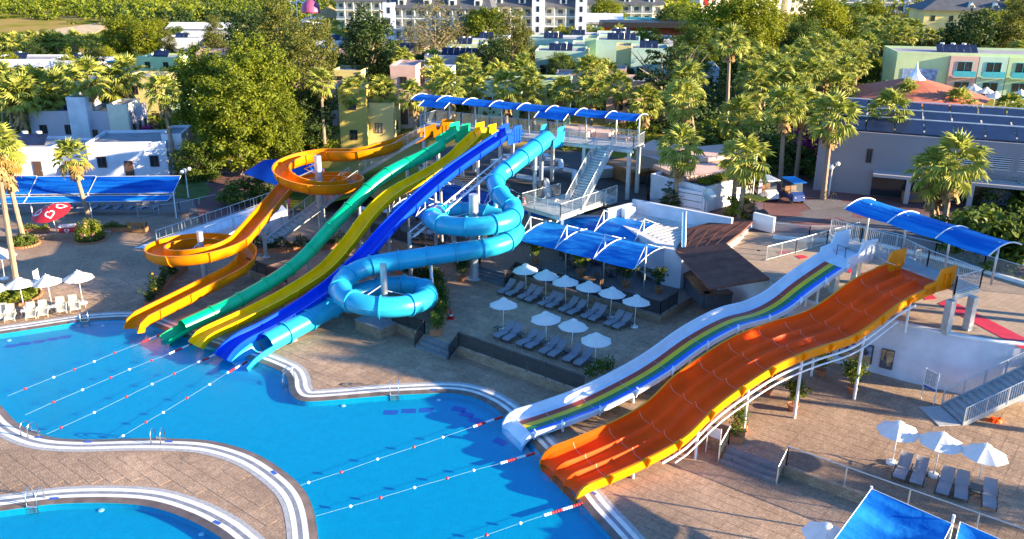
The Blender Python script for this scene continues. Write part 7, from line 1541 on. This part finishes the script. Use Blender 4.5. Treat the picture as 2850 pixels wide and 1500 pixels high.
def palm(bx, by, g, cx, cy, sc, label, group, near=False, headless=False, dry=False):
    P = at(bx, by, g); C = on_depth(cx, cy, P.y); v = C-P; h = v.length; sc *= 0.8
    t = thing('palm_tree', label, 'palm tree', P, 0, group); t.rotation_mode = 'QUATERNION'; t.rotation_quaternion = v.to_track_quat('Z', 'Y')
    o = obj_me('trunk', TRUNK, t); k = 0.85+0.15*sc; o.scale = (k, k, h)
    if headless:
        o = obj_me('dead_fronds', SKIRT[0], t); o.location = (0, 0, h); o.scale = (1.1, 1.1, 1.2); return
    o = obj_me('dead_fronds', SKIRT[prng.randrange(2)], t); o.location = (0, 0, h-0.1); o.scale = (sc*0.9, sc*0.9, sc*prng.uniform(0.7, 1.2)); o.rotation_euler.z = prng.uniform(0, 6)
    if near:
        cr = bpy.data.objects.new('crown', None); COL.objects.link(cr); cr.parent = t; cr.location = (0, 0, h); cr.rotation_euler.z = prng.uniform(0, 6); cr.scale = (sc, sc, sc)
        for M_, q in frond_mats(prng, 30):
            f_ = obj_me('frond', FROND[prng.randrange(3)], cr); f_.matrix_local = M_ @ Matrix.Scale(prng.uniform(0.9, 1.12), 4)
            if dry and q > 0.78: f_.material_slots[0].link = 'OBJECT'; f_.material_slots[0].material = MATS['palm_leaf_dry']
    else:
        o = obj_me('crown', CROWN[prng.randrange(4)], t); o.location = (0, 0, h); o.rotation_euler.z = prng.uniform(0, 6); o.scale = (sc, sc, sc*prng.uniform(0.9, 1.1))
# palms with their own words
Z4b = ZU
palm(250, 616, 0, 200, 445, 1.35, 'palm with yellowing fronds behind the oleander bush', 'palms on the promenade', True, dry=True)
palm(68, 678, 0, 12, 450, 1.35, 'leaning palm in the brick ring left of red umbrella', 'palms on the promenade', True, dry=True); palm(46, 790, 0, -12, 420, 1.4, 'leaning palm in the round hedge bed at the left frame edge', 'palms on the promenade', True, dry=True)
palm(495, 492, 0.25, 452, 262, 1.5, 'tall palm left of the plane tree', 'palms among the left bungalows', True); palm(905, 428, 1.0, 893, 235, 1.35, 'single tall thin palm behind the orange loop', 'palms among the left bungalows', True)
palm(321, 395, 0.25, 311, 318, 1.0, 'headless palm stump with dry thatch between bungalows', 'palms among the left bungalows', headless=True)
LP_ = [(12,385,5,240),(35,400,28,258),(62,410,56,275),(95,385,88,250),(130,392,118,285),(166,378,156,258),(205,360,198,250),(275,398,246,228),(330,380,318,245),(372,382,350,218)]
for i, (bx, by, cx, cy) in enumerate(LP_): palm(bx, by, 0.25, cx, cy, 2.1, 'palm in the row before the left bungalows, %s from the left frame edge' % ORD[i], 'palms among the left bungalows', i > 6)
for i, x in enumerate((6, 38, 88, 128, 160, 208, 256, 300, 345)): palm(x+4, 168, 0.25, x, 122-(i % 3)*6, 1.55, 'far palm along the sandy field, %s from the left frame edge' % ORD[i], 'far palms along the sandy field')
TP = [(994,414,980,262,1.5),(1079,402,1066,262,1.6),(1158,372,1148,272,1.4),(1256,368,1249,252,1.6),(1312,350,1322,252,1.3),(1409,365,1410,250,1.6),(1487,360,1477,265,1.5),(1560,360,1562,258,1.4),(1645,365,1643,268,1.6),(1715,362,1720,248,1.5),(1791,378,1795,292,1.6)]
for i, (bx, by, cx, cy, s) in enumerate(TP): palm(bx, by, 1.0 if bx < 1100 else Z4, cx, cy, s, 'palm in the row behind the slide tower, %s from the ochre house' % ORD[i], 'palms behind the slide tower', True)
for i, (bx, by, cx, cy, s) in enumerate([(1300,262,1297,190,1.5),(1385,268,1386,205,1.5),(1455,262,1455,192,1.6),(1335,230,1340,175,1.3),(1125,250,1120,170,1.5),(1210,225,1205,165,1.4)]): palm(bx, by, Z4, cx, cy, s, 'palm in the second row behind the tower, %s counted from the dark tree' % ORD[i], 'palms behind the slide tower')
palm(1875, 598, ZU-0.6, 1890, 420, 1.55, 'palm beside the white kitchen block wall', 'palms round the plaza', True); palm(2059, 606, ZU, 2077, 455, 1.6, 'palm with full crown beside the flagpoles', 'palms round the plaza', True); palm(2040, 585, ZU, 2050, 445, 1.2, 'slimmer palm just behind the flagpole palm', 'palms round the plaza')
palm(2595, 640, ZU, 2598, 490, 1.5, 'near palm in front of the restaurant hall, nearer trunk', 'palms round the plaza', True); palm(2622, 648, ZU, 2655, 465, 1.75, 'near palm in front of the restaurant hall, fuller crown', 'palms round the plaza', True)
PL = [(2080,470,2062,335,1.7),(2171,512,2184,305,1.5),(2215,500,2236,300,1.4),(2290,555,2315,340,1.7),(2314,500,2345,350,1.6),(2438,512,2474,318,1.6),(2020,400,2031,125,1.5),(1935,410,1912,235,1.7),(1915,470,1905,290,1.6)]
PN = ['palm with wide crown left of the plaza','straight palm left of the golf carts','straight palm right behind the golf carts','thick palm at the bicycle','palm leaning beside the bicycle palm','single palm before the louvred windows','tall thin palm rising above the palm avenue','palm above the pink cafe canopy','palm left of the pink cafe canopy']
for (bx, by, cx, cy, s), lb in zip(PL, PN): palm(bx, by, ZU, cx, cy, s, lb, 'palms round the plaza', True)
AV = [(500,480),(600,470),(700,520),(800,470),(900,430),(1000,385),(1100,355),(1000,520),(1100,480),(1200,450),(1300,420),(1400,385),(760,600),(880,600),(960,600),(620,630),(500,610),(1210,560),(1060,580),(1310,520),(700,680),(560,690),(840,690)]
for i, (x, y) in enumerate(sorted(AV)): cx, cy = 1900+x/2.7116, y/2.7116; palm(cx-6, cy+95, ZU, cx, cy-8, 1.6, 'palm of the dense avenue right of the cone tree, %s from its left end' % ORD[i], 'palms of the avenue')
for i, (x, y) in enumerate([(1400,210),(1450,250),(1490,200),(1540,230),(1590,210),(1640,250),(1700,215),(1750,240),(1680,290),(1570,290),(1480,300)]): cx, cy = 1900+x/2.7116, y/2.7116; palm(cx-4, cy+85, ZU, cx, cy, 1.6, 'palm of the far grove before the yellow villa, %s from its left end' % ORD[i], 'palms of the far grove')
for i, (bx, by, cx, cy, s) in enumerate([(2585,165,2590,105,1.5),(2615,165,2620,112,1.5),(2640,165,2645,108,1.5),(2825,245,2838,150,1.6),(2350,320,2345,245,1.6),(2520,330,2523,272,1.5),(2665,345,2668,290,1.6),(2800,345,2806,300,1.5),(2420,70,2424,28,1.5),(2300,75,2300,40,1.4),(2660,45,2664,18,1.5)]):
    palm(bx, by, ZU, cx, cy, s, ['first of three palms below the yellow villa','second of three palms below the yellow villa','third of three palms below the yellow villa','tall palm at the right frame edge beside the villa','palm left of the red cone roof','palm in front of the red cone roof','palm at the right rim of the red cone roof','palm among the white umbrellas at right frame edge','palm above the avenue near the skyline','palm between tall trees near the skyline','palm before the white hotel at the skyline'][i], 'palms near the right buildings')
for i, (bx, by, cx, cy, s) in enumerate([(1155,100,1150,70,1.4),(1480,115,1478,75,1.5),(1505,118,1505,92,1.4),(1560,130,1560,95,1.4),(1600,130,1598,98,1.4),(1720,125,1720,92,1.4),(940,120,938,80,1.3)]): palm(bx, by, Z4, cx, cy, s, 'palm in the hotel gardens, %s counted from the thatched hut side' % ORD[(i+1) % 7], 'palms in the hotel gardens')
# ================================================================== trees
CM = {'plane': [crown_mesh('plane_crown', 'leaf_bright', (4.0, 4.0, 5.6), 270, 70, 0.36, 5+s, 0.3, 0.235) for s in range(2)],
      'mid': [crown_mesh('mid_crown', 'leaf_mid', (3.5, 3.5, 3.6), 140, 52, 0.38, 15+s, 0.45, 0.3) for s in range(2)],
      'gold': [crown_mesh('gold_crown', 'leaf_gold', (3.5, 3.5, 3.8), 150, 52, 0.38, 25+s, 0.45, 0.3) for s in range(2)],
      'dark': [crown_mesh('dark_crown', 'leaf_dark', (3.3, 3.3, 4.6), 150, 52, 0.4, 35+s, 0.45, 0.3) for s in range(2)],
      'olive': [crown_mesh('olive_crown', 'leaf_olive', (3.0, 3.0, 5.0), 170, 56, 0.3, 45+s, 0.4, 0.3) for s in range(2)],
      'cone': [crown_mesh('cone_crown', 'leaf_dark', (3.4, 3.4, 6.0), 190, 50, 0.32, 55, shape='cone', clump=0.2, flat=0.8)],
      'bare': [crown_mesh('bare_crown', 'leaf_dry', (4.0, 4.0, 4.8), 130, 22, 0.3, 65, 0.35, 0.3)],
      'round': [crown_mesh('round_crown', 'leaf_bright', (3.6, 3.6, 2.9), 190, 55, 0.36, 75, 0.6, 0.26)],
      'bush': [crown_mesh('bush_crown', 'leaf_mid', (1.6, 1.6, 1.1), 40, 44, 0.26, 85, 0.3, 0.4)], 'bushb': [crown_mesh('bush_crown', 'leaf_bright', (1.6, 1.6, 1.1), 40, 44, 0.26, 86, 0.3, 0.4)], 'boug': [crown_mesh('vine_crown', 'bougainvillea', (1.3, 1.0, 1.6), 40, 40, 0.22, 87, 0.3, 0.4)]}
HALF = {'plane': 5.2, 'mid': 3.6, 'gold': 3.8, 'dark': 4.6, 'olive': 5.0, 'cone': 6.0, 'bare': 4.8, 'round': 2.9, 'bush': 1.1, 'bushb': 1.1, 'boug': 1.6}
trng = random.Random(99)
def tree(kind, bx, by, g, cx, cy, sc, label, group=None, name=None, sx=1.0):
    """bx,by trunk foot; cx,cy crown centre in the picture"""
    P = at(bx, by, g); C = on_depth(cx, cy, P.y); h = C.z-g
    small = kind in ('bush', 'bushb', 'boug')
    t = thing(name or ('shrub' if small else 'broadleaf_tree'), label, 'shrub' if small else 'tree', P, 0, group)
    o = obj_me('crown', CM[kind][trng.randrange(len(CM[kind]))], t); o.location = (C.x-P.x, 0, h); o.scale = (sc*sx, sc*sx, sc); o.rotation_euler.z = trng.uniform(0, 6)
    if small: 
        MB().tube([(0, 0, -0.1), ((C.x-P.x)*0.5, 0, max(0.2, h*0.6))], [0.06, 0.03], 5).build('stem', 'bark', t); return
    mb = MB(); top = Vector((C.x-P.x, 0, h+HALF[kind]*sc*0.35)); r0 = 0.16+0.1*sc*HALF[kind]/4
    mid_ = Vector((top.x*0.3+trng.uniform(-.3, .3), 0.1, h*0.45)); mb.tube([Vector((0, 0, -0.2)), mid_*0.5, mid_, Vector((top.x*0.7, 0, h*0.8)), top], [r0*1.25, r0, r0*0.85, r0*0.6, r0*0.2], 8)
    for k in range(8):
        a = 6.28*k/8+trng.uniform(-.3, .3); s0 = Vector((top.x*0.6, 0, h*(0.55+0.05*k))); e = Vector((C.x-P.x+HALF[kind]*0.55*sc*sx*math.cos(a), HALF[kind]*0.55*sc*sx*math.sin(a), h+HALF[kind]*sc*trng.uniform(-0.1, 0.5))); mb.tube([s0, (s0+e)*0.5+Vector((0, 0, 0.3)), e], [r0*0.45, r0*0.3, r0*0.08], 5)
    smooth_edges(mb.build('trunk', 'bark', t))
tree('plane', 672, 488, 0.25, 655, 325, 1.08, 'big bright plane tree left of the orange loop, front one', 'plane trees'); tree('plane', 725, 455, 0.25, 712, 250, 1.12, 'big bright plane tree, right half of the pair', 'plane trees'); tree('plane', 610, 440, 0.25, 560, 255, 0.95, 'big bright plane tree, left behind the front one', 'plane trees'); tree('plane', 765, 470, 0.25, 765, 350, 0.8, 'big bright plane tree, low right flank of the group', 'plane trees'); tree('mid', 548, 498, 0.25, 545, 455, 0.75, 'small leafy tree under the plane trees', 'plane trees')
T_ = [('olive',830,400,0.8,835,215,1.35,'tall olive casuarina right behind the plane tree'),('olive',790,330,0.8,775,120,1.3,'tall casuarina above the plane tree crown'),('dark',690,260,0.4,690,110,1.15,'dark casuarina behind the plane tree top'),('olive',880,330,1.0,868,150,1.2,'olive casuarina left of the dark spreading tree'),('dark',870,420,1.0,870,330,0.8,'shadowed tree under the casuarinas'),('olive',610,190,0.3,600,105,0.9,'grey green tree above the plane tree, to the left'),
 ('dark',1035,265,2.5,1032,130,1.25,'dark spreading tree right of the pink dome slide'),('olive',985,260,2.0,985,160,0.9,'olive tree at the foot of the dark spreading tree'),('bare',1208,205,Z4,1212,95,1.35,'half bare dry tree in front of the hotel'),('bare',1265,175,Z4,1262,120,0.8,'low dry tree right of the half bare tree'),('bare',1150,190,Z4,1155,120,0.8,'low dry tree left of the half bare tree'),('round',1345,150,Z4,1345,72,1.35,'round bright tree before the hotel towers'),('olive',1425,240,Z4,1425,135,1.15,'olive brown tree below the round bright tree'),('dark',1375,250,Z4,1372,165,0.8,'dark tree left of the olive brown tree'),
 ('gold',345,180,0.25,340,95,1.15,'golden green tree by the sandy field, taller one'),('gold',395,185,0.25,405,105,1.0,'golden green tree by the sandy field, right one'),('mid',140,165,0.25,135,115,0.8,'green tree among the far left palms'),('olive',268,235,0.25,270,175,0.65,'grey green tree between the left bungalows'),
 ('cone',1840,360,Z4,1838,215,1.3,'dark layered conifer right of the mint houses'),('cone',1912,300,Z4,1905,185,1.1,'second dark conifer behind the layered one'),('cone',1885,600,ZU-0.6,1862,560,0.42,'small conifer beside the palm at the white wall'),
 ('gold',1990,190,Z4,1985,85,1.5,'golden tall tree left of the avenue'),('gold',2080,195,Z4,2085,60,1.55,'golden tall tree above the avenue'),('gold',2130,170,Z4,2140,85,1.3,'golden tree beside the lilac bungalow'),('mid',1950,200,Z4,1948,125,1.15,'green tree at the arena end'),('gold',2290,150,Z4,2285,55,1.5,'golden tall tree right of the lilac bungalow'),('mid',2350,140,Z4,2350,60,1.3,'green tree before the white skyline hotel'),('gold',2400,110,Z4,2420,45,1.2,'golden tree below the white skyline hotel'),('mid',1905,260,Z4,1915,190,1.0,'green tree under the tall thin palm'),('mid',2050,220,Z4,2060,165,1.1,'green tree behind the tall thin palm'),
 ('round',2425,235,ZU,2428,212,1.05,'round bright green tree left of the villa'),('dark',2700,215,ZU,2700,135,1.45,'large dark tree right of the yellow villa'),('gold',2760,190,ZU,2762,105,1.4,'golden large tree right of the yellow villa'),('olive',2825,215,ZU,2830,100,1.3,'olive tree at the right frame edge'),('gold',2840,120,ZU,2840,50,1.3,'golden tree at the top right corner'),('mid',2740,70,ZU,2745,35,1.1,'green tree before the terraced white hotel'),('mid',1740,75,Z4,1745,40,1.2,'large tree left of the arena flagpoles'),('gold',1690,95,Z4,1690,42,1.25,'golden tree above the pavilion roof'),('mid',1880,110,Z4,1870,70,1.4,'green tree right of the arena')]
for a in T_: tree(*a, group='trees of the resort')
B_L = [('bushb',815,410,1,812,398,1.5,'bright shrub below the casuarinas'),('bushb',890,425,1,905,410,1.1,'shrub at the single tall palm'),('bushb',1150,215,Z4,1152,190,1.8,'bright bush left of the lilac house'),('boug',1155,212,Z4,1145,208,1.3,'pink bougainvillea beside the bright bush'),('boug',1312,178,Z4,1312,170,1.0,'pink bougainvillea on the solar house roof'),('boug',1690,192,Z4,1688,180,1.3,'purple vine on the mint house front'),('boug',1575,150,Z4,1574,145,1.2,'dull red shrub on a bungalow roof'),('boug',430,400,0.25,432,392,1.6,'purple bougainvillea behind the white bungalow'),('boug',112,205,0.25,110,198,1.2,'red bush between the left white bungalows'),('boug',2575,255,ZU,2570,228,1.5,'purple bougainvillea on the long villa'),('boug',2245,450,ZU,2250,420,2.0,'dark pink bougainvillea at the restaurant end'),('bush',2620,250,ZU,2615,228,1.7,'brown vine column on the villa, first'),('bush',2668,255,ZU,2665,230,1.7,'brown vine column on the villa, second'),('bush',2722,260,ZU,2720,235,1.7,'brown vine column on the villa, third'),
 ('bush',1440,120,Z4,1440,108,1.5,'garden bush below the hotel, left'),('bush',1630,125,Z4,1620,85,2.0,'garden bush below the pavilion'),('bushb',1660,125,Z4,1655,105,1.9,'bright bush left of the arena'),('bushb',1600,128,Z4,1600,112,1.6,'bright bush in the hotel garden'),('bush',1530,125,Z4,1530,95,1.8,'reddish garden bush below the hotel wing'),('bush',2300,500,ZU,2305,490,1.3,'dark shrub in front of the restaurant hall, left'),('bush',2395,515,ZU,2400,508,1.2,'dark shrub in front of the restaurant hall, middle'),('bush',2480,525,ZU,2480,515,1.3,'dark shrub below the lettering'),('bush',2740,560,ZU,2745,548,1.6,'dark shrub by the hall column'),('bush',2800,585,ZU,2805,570,1.8,'dark shrub at the right frame edge'),
 ('bush',2720,705,ZU,2725,670,2.2,'dark bush behind the platform roof end'),('bush',2780,720,ZU,2785,680,2.4,'large dark bush right of the platform roof'),('bushb',2700,690,ZU,2700,650,1.5,'bright cycad behind the platform roof'),('bush',2840,740,ZU,2842,705,2.0,'dark bush at the right edge by the road'),('bushb',1800,395,Z4,1800,385,1.2,'low green shrubs behind the tower end'),('bush',1595,420,Z4,1600,412,1.3,'green shrub under the tower deck'),('bushb',1760,385,Z4,1735,375,1.4,'broad leaved plants at the tower end'),('bushb',1545,395,Z4,1555,385,1.0,'yellow green plants seen through the tower railing'),('bushb',700,470,0.25,705,455,1.2,'bright shrub at the plane tree foot'),('bush',680,560,0.2,690,545,1.7,'dark hedge beside the blue tent'),('bushb',2200,420,ZU,2205,400,1.5,'bright shrub under the avenue palms'),('bushb',1990,400,ZU,1985,385,1.6,'green shrub left of the avenue'),('bush',2030,520,ZU,2040,505,1.6,'green shrub behind the flagpoles'),('bushb',2075,600,ZU,2058,585,1.0,'bright shrub at the white wall end'),('bush',2170,470,ZU,2175,455,2.2,'dark shrub behind the golf carts'),('bush',1940,420,ZU,1945,410,1.4,'dark shrub above the cafe canopy')]
for a in B_L: tree(*a, group='shrubs of the resort')
# loungers' umbrellas far right, a few
for i, (x, y) in enumerate([(2735,305),(2760,318),(2700,295),(2790,330),(2830,312),(2690,320)]): dup(proto_u, at(x, y, ZU), 0.3*i, 'far white umbrella by the red cone roof, %s of the cluster' % ORD[i], 1.3, 'far white umbrellas by the red cone roof')
# ================================================================== scrub and far woodland
def mass(name, poly_fn, n_, lsz, m_, seed, hmin, hmax, label, cmax=2.4, per=22):
    rnd = random.Random(seed); mb = MB()
    for _ in range(n_):
        x, y, z = poly_fn(rnd); cr = rnd.uniform(0.9, cmax); ch = rnd.uniform(hmin, hmax)
        for _ in range(per):
            q = Vector((rnd.gauss(0, 0.5), rnd.gauss(0, 0.5), rnd.random())); p = Vector((x+q.x*cr, y+q.y*cr, z+q.z*ch))
            mb.add(leaf_quad(p, Vector((q.x, q.y, 0.6))+Vector((rnd.uniform(-.6, .6), rnd.uniform(-.6, .6), 0)), lsz*rnd.uniform(0.6, 1.4), rnd, 0.7), [(0, 1, 2, 3)])
    o = mb.build(name, m_); o['kind'] = 'stuff'; o['label'] = label; o['category'] = 'vegetation'; return o
def reg(x0, x1, y0, y1, z=None, thr=-0.15):
    def f_(rnd):
        while True:
            p = at(rnd.uniform(x0, x1), y1+(y0-y1)*rnd.random()**0.7, 0.25 if z is None else z)
            if (math.sin(p.x*0.045)+math.sin(p.y*0.03+p.x*0.02))*0.5+rnd.uniform(-0.6, 0.6)*(1 if thr < 0 else 0.5) > thr: return p.x, p.y, p.z
    return f_
mass('scrub', reg(-100, 950, -40, 62, None, 0.2), 1000, 1.1, 'leaf_bright', 1, 2.0, 5.0, 'bright green scrub on the far left hillside', 3.4, 46); mass('scrub', reg(-100, 950, -40, 72, None, 0.25), 520, 1.0, 'leaf_dark', 2, 1.5, 4.5, 'dark scrub on the far left hillside', 3.0, 46); mass('scrub', reg(-100, 950, -40, 72, None, 0.0), 500, 0.9, 'leaf_olive', 12, 1.0, 2.5, 'olive scrub on the far left hillside', 2.4, 30); mass('scrub', reg(-100, 420, -40, 56, None, -0.9), 620, 1.1, 'leaf_bright', 14, 1.5, 4.0, 'light green scrub above the sandy field', 3.2, 40); mass('scrub', reg(-100, 300, 118, 135), 260, 0.7, 'leaf_mid', 6, 1.0, 3.0, 'green undergrowth below the sandy field')
mass('woodland', reg(1500, 2950, -60, 70, Z4), 1900, 1.6, 'leaf_gold', 3, 3.0, 8.0, 'far woodland behind the right hand resort'); mass('woodland', reg(850, 1700, -60, 20, Z4), 500, 1.6, 'leaf_mid', 4, 3.0, 7.0, 'far woodland behind the hotel')
mass('garden_undergrowth', reg(900, 1850, 130, 330, Z4), 1500, 0.6, 'leaf_mid', 5, 0.8, 3.4, 'mixed garden shrubs between the bungalows'); mass('garden_undergrowth', reg(1900, 2480, 120, 440, ZU), 1100, 0.6, 'leaf_dark', 7, 0.8, 3.0, 'dark shrubs under the palm avenue'); mass('garden_undergrowth', reg(0, 900, 150, 400, 0.25), 1500, 0.6, 'leaf_bright', 8, 0.8, 3.2, 'garden shrubs between the left bungalows')

# tall trees just beyond the right edge of the view; their shade falls across the terraces
def free_tree(kind, x, y, g, h, sc, label, sx=1.0):
    t = thing('broadleaf_tree', label, 'tree', (x, y, g), 0, 'trees beyond the right edge')
    o = obj_me('crown', CM[kind][trng.randrange(len(CM[kind]))], t); o.location = (0, 0, h); o.scale = (sc*sx, sc*sx, sc); o.rotation_euler.z = trng.uniform(0, 6)
    smooth_edges(MB().tube([(0, 0, -0.2), (0.1, 0.1, h*0.5), (0, 0, h)], [0.4, 0.3, 0.15], 8).build('trunk', 'bark', t))
for a in [('round', 46, 37.0, 0.0, 11.2, 0.95, 'tall pine outside the right edge, nearest the pool', 0.8), ('round', 46, 41.2, 0.0, 11.8, 1.0, 'tall pine outside the right edge, second from the pool', 0.85), ('round', 47, 45.5, 0.0, 12.8, 1.05, 'tall pine outside the right edge, third from the pool', 0.9), ('round', 50, 43.5, 0.0, 18.2, 0.8, 'tallest pine, unseen outside the right edge, added for promenade shade', 1.2), ('mid', 46, 28.8, 0.0, 5.3, 0.78, 'tree outside the right edge beside the shade sails', 0.75)]: free_tree(*a)  # tallest pine is unseen, added to throw shade on the left promenade

for a in [('bush', 300, 345, 0.25, 300, 325, 1.8, 'shrub between the headless palm and yellow house'), ('bushb', 60, 345, 0.25, 60, 325, 2.0, 'bright shrub in front of the mint house'), ('bushb', 215, 330, 0.25, 215, 310, 2.0, 'bright shrub between left palms'), ('bush', 20, 420, 0.25, 20, 405, 1.6, 'shrub behind the low white bungalow'), ('bushb', 470, 395, 0.25, 470, 370, 1.9, 'shrub at the tall palm foot'), ('bush', 1000, 345, 1.0, 1002, 330, 1.8, 'vine covered shrub before the ochre house'), ('bush', 1000, 405, 1.0, 1000, 392, 1.2, 'dark shrub at the ochre house foot')]: tree(*a, group='shrubs of the resort')
for a in [('mid', 470, 300, 0.25, 468, 235, 0.8, 'green tree left of the plane trees'), ('mid', 190, 262, 0.25, 190, 215, 0.7, 'green tree among the mint houses'), ('gold', 30, 215, 0.25, 30, 175, 0.6, 'golden tree at the left frame edge'), ('mid', 930, 255, 1.5, 935, 195, 0.9, 'green tree left of the yellow house roof'), ('mid', 1110, 240, 3.0, 1100, 185, 0.8, 'green tree right of the dark spreading tree'), ('mid', 1560, 240, Z4, 1565, 190, 0.7, 'green tree between the mint houses'), ('gold', 1800, 180, Z4, 1800, 130, 1.0, 'golden tree behind the layered conifer'), ('mid', 2240, 190, Z4, 2240, 120, 1.2, 'green tree in the middle of the right woods')]: tree(*a, group='trees of the resort')

# garden trees and palms that nothing sets apart, filling the gardens between the houses
srng = random.Random(321)
def scatter(n_, x0, x1, y0, y1, g, kinds, s0, s1, label, group, lift):
    for i, x in enumerate(sorted(srng.uniform(x0, x1) for _ in range(n_))):
        y = srng.uniform(y0, y1); sc = srng.uniform(s0, s1); k = srng.choice(kinds)
        if k == 'palm': palm(x, y, g, x+srng.uniform(-4, 4), y-lift*srng.uniform(0.8, 1.3), sc*2.2, label+', %s from the left' % ORD[i], group)
        else: tree(k, x, y, g, x+srng.uniform(-4, 4), y-lift*srng.uniform(0.5, 0.8), sc, label+', %s from the left' % ORD[i], group)
scatter(16, 930, 1480, 185, 300, Z4, ['mid', 'gold', 'dark'], 0.4, 0.7, 'leafy garden tree among the bungalows behind the tower', 'garden trees behind the tower', 58)
scatter(14, 1480, 1860, 235, 330, Z4, ['mid', 'gold', 'dark'], 0.38, 0.6, 'leafy garden tree below the mint houses', 'garden trees below the mint houses', 50)
scatter(14, 1100, 1850, 130, 190, Z4, ['mid', 'gold', 'round'], 0.5, 0.8, 'leafy garden tree between the distant bungalows', 'garden trees between the distant bungalows', 45)
scatter(14, 0, 520, 190, 330, 0.25, ['mid', 'gold', 'dark'], 0.4, 0.7, 'leafy garden tree among the left bungalows', 'garden trees among the left bungalows', 50)
scatter(12, 1120, 1800, 290, 345, Z4, ['palm'], 0.62, 0.75, 'palm filling the gap in the row behind the tower', 'gap palms behind the tower', 85)
scatter(10, 380, 880, 100, 200, 0.5, ['gold', 'mid', 'olive'], 0.6, 0.9, 'leafy tree on the slope above the plane trees', 'trees above the plane trees', 50)
scatter(10, 2480, 2850, 150, 215, ZU, ['gold', 'mid', 'dark'], 0.6, 0.9, 'leafy tree behind the long villa', 'trees behind the long villa', 50)
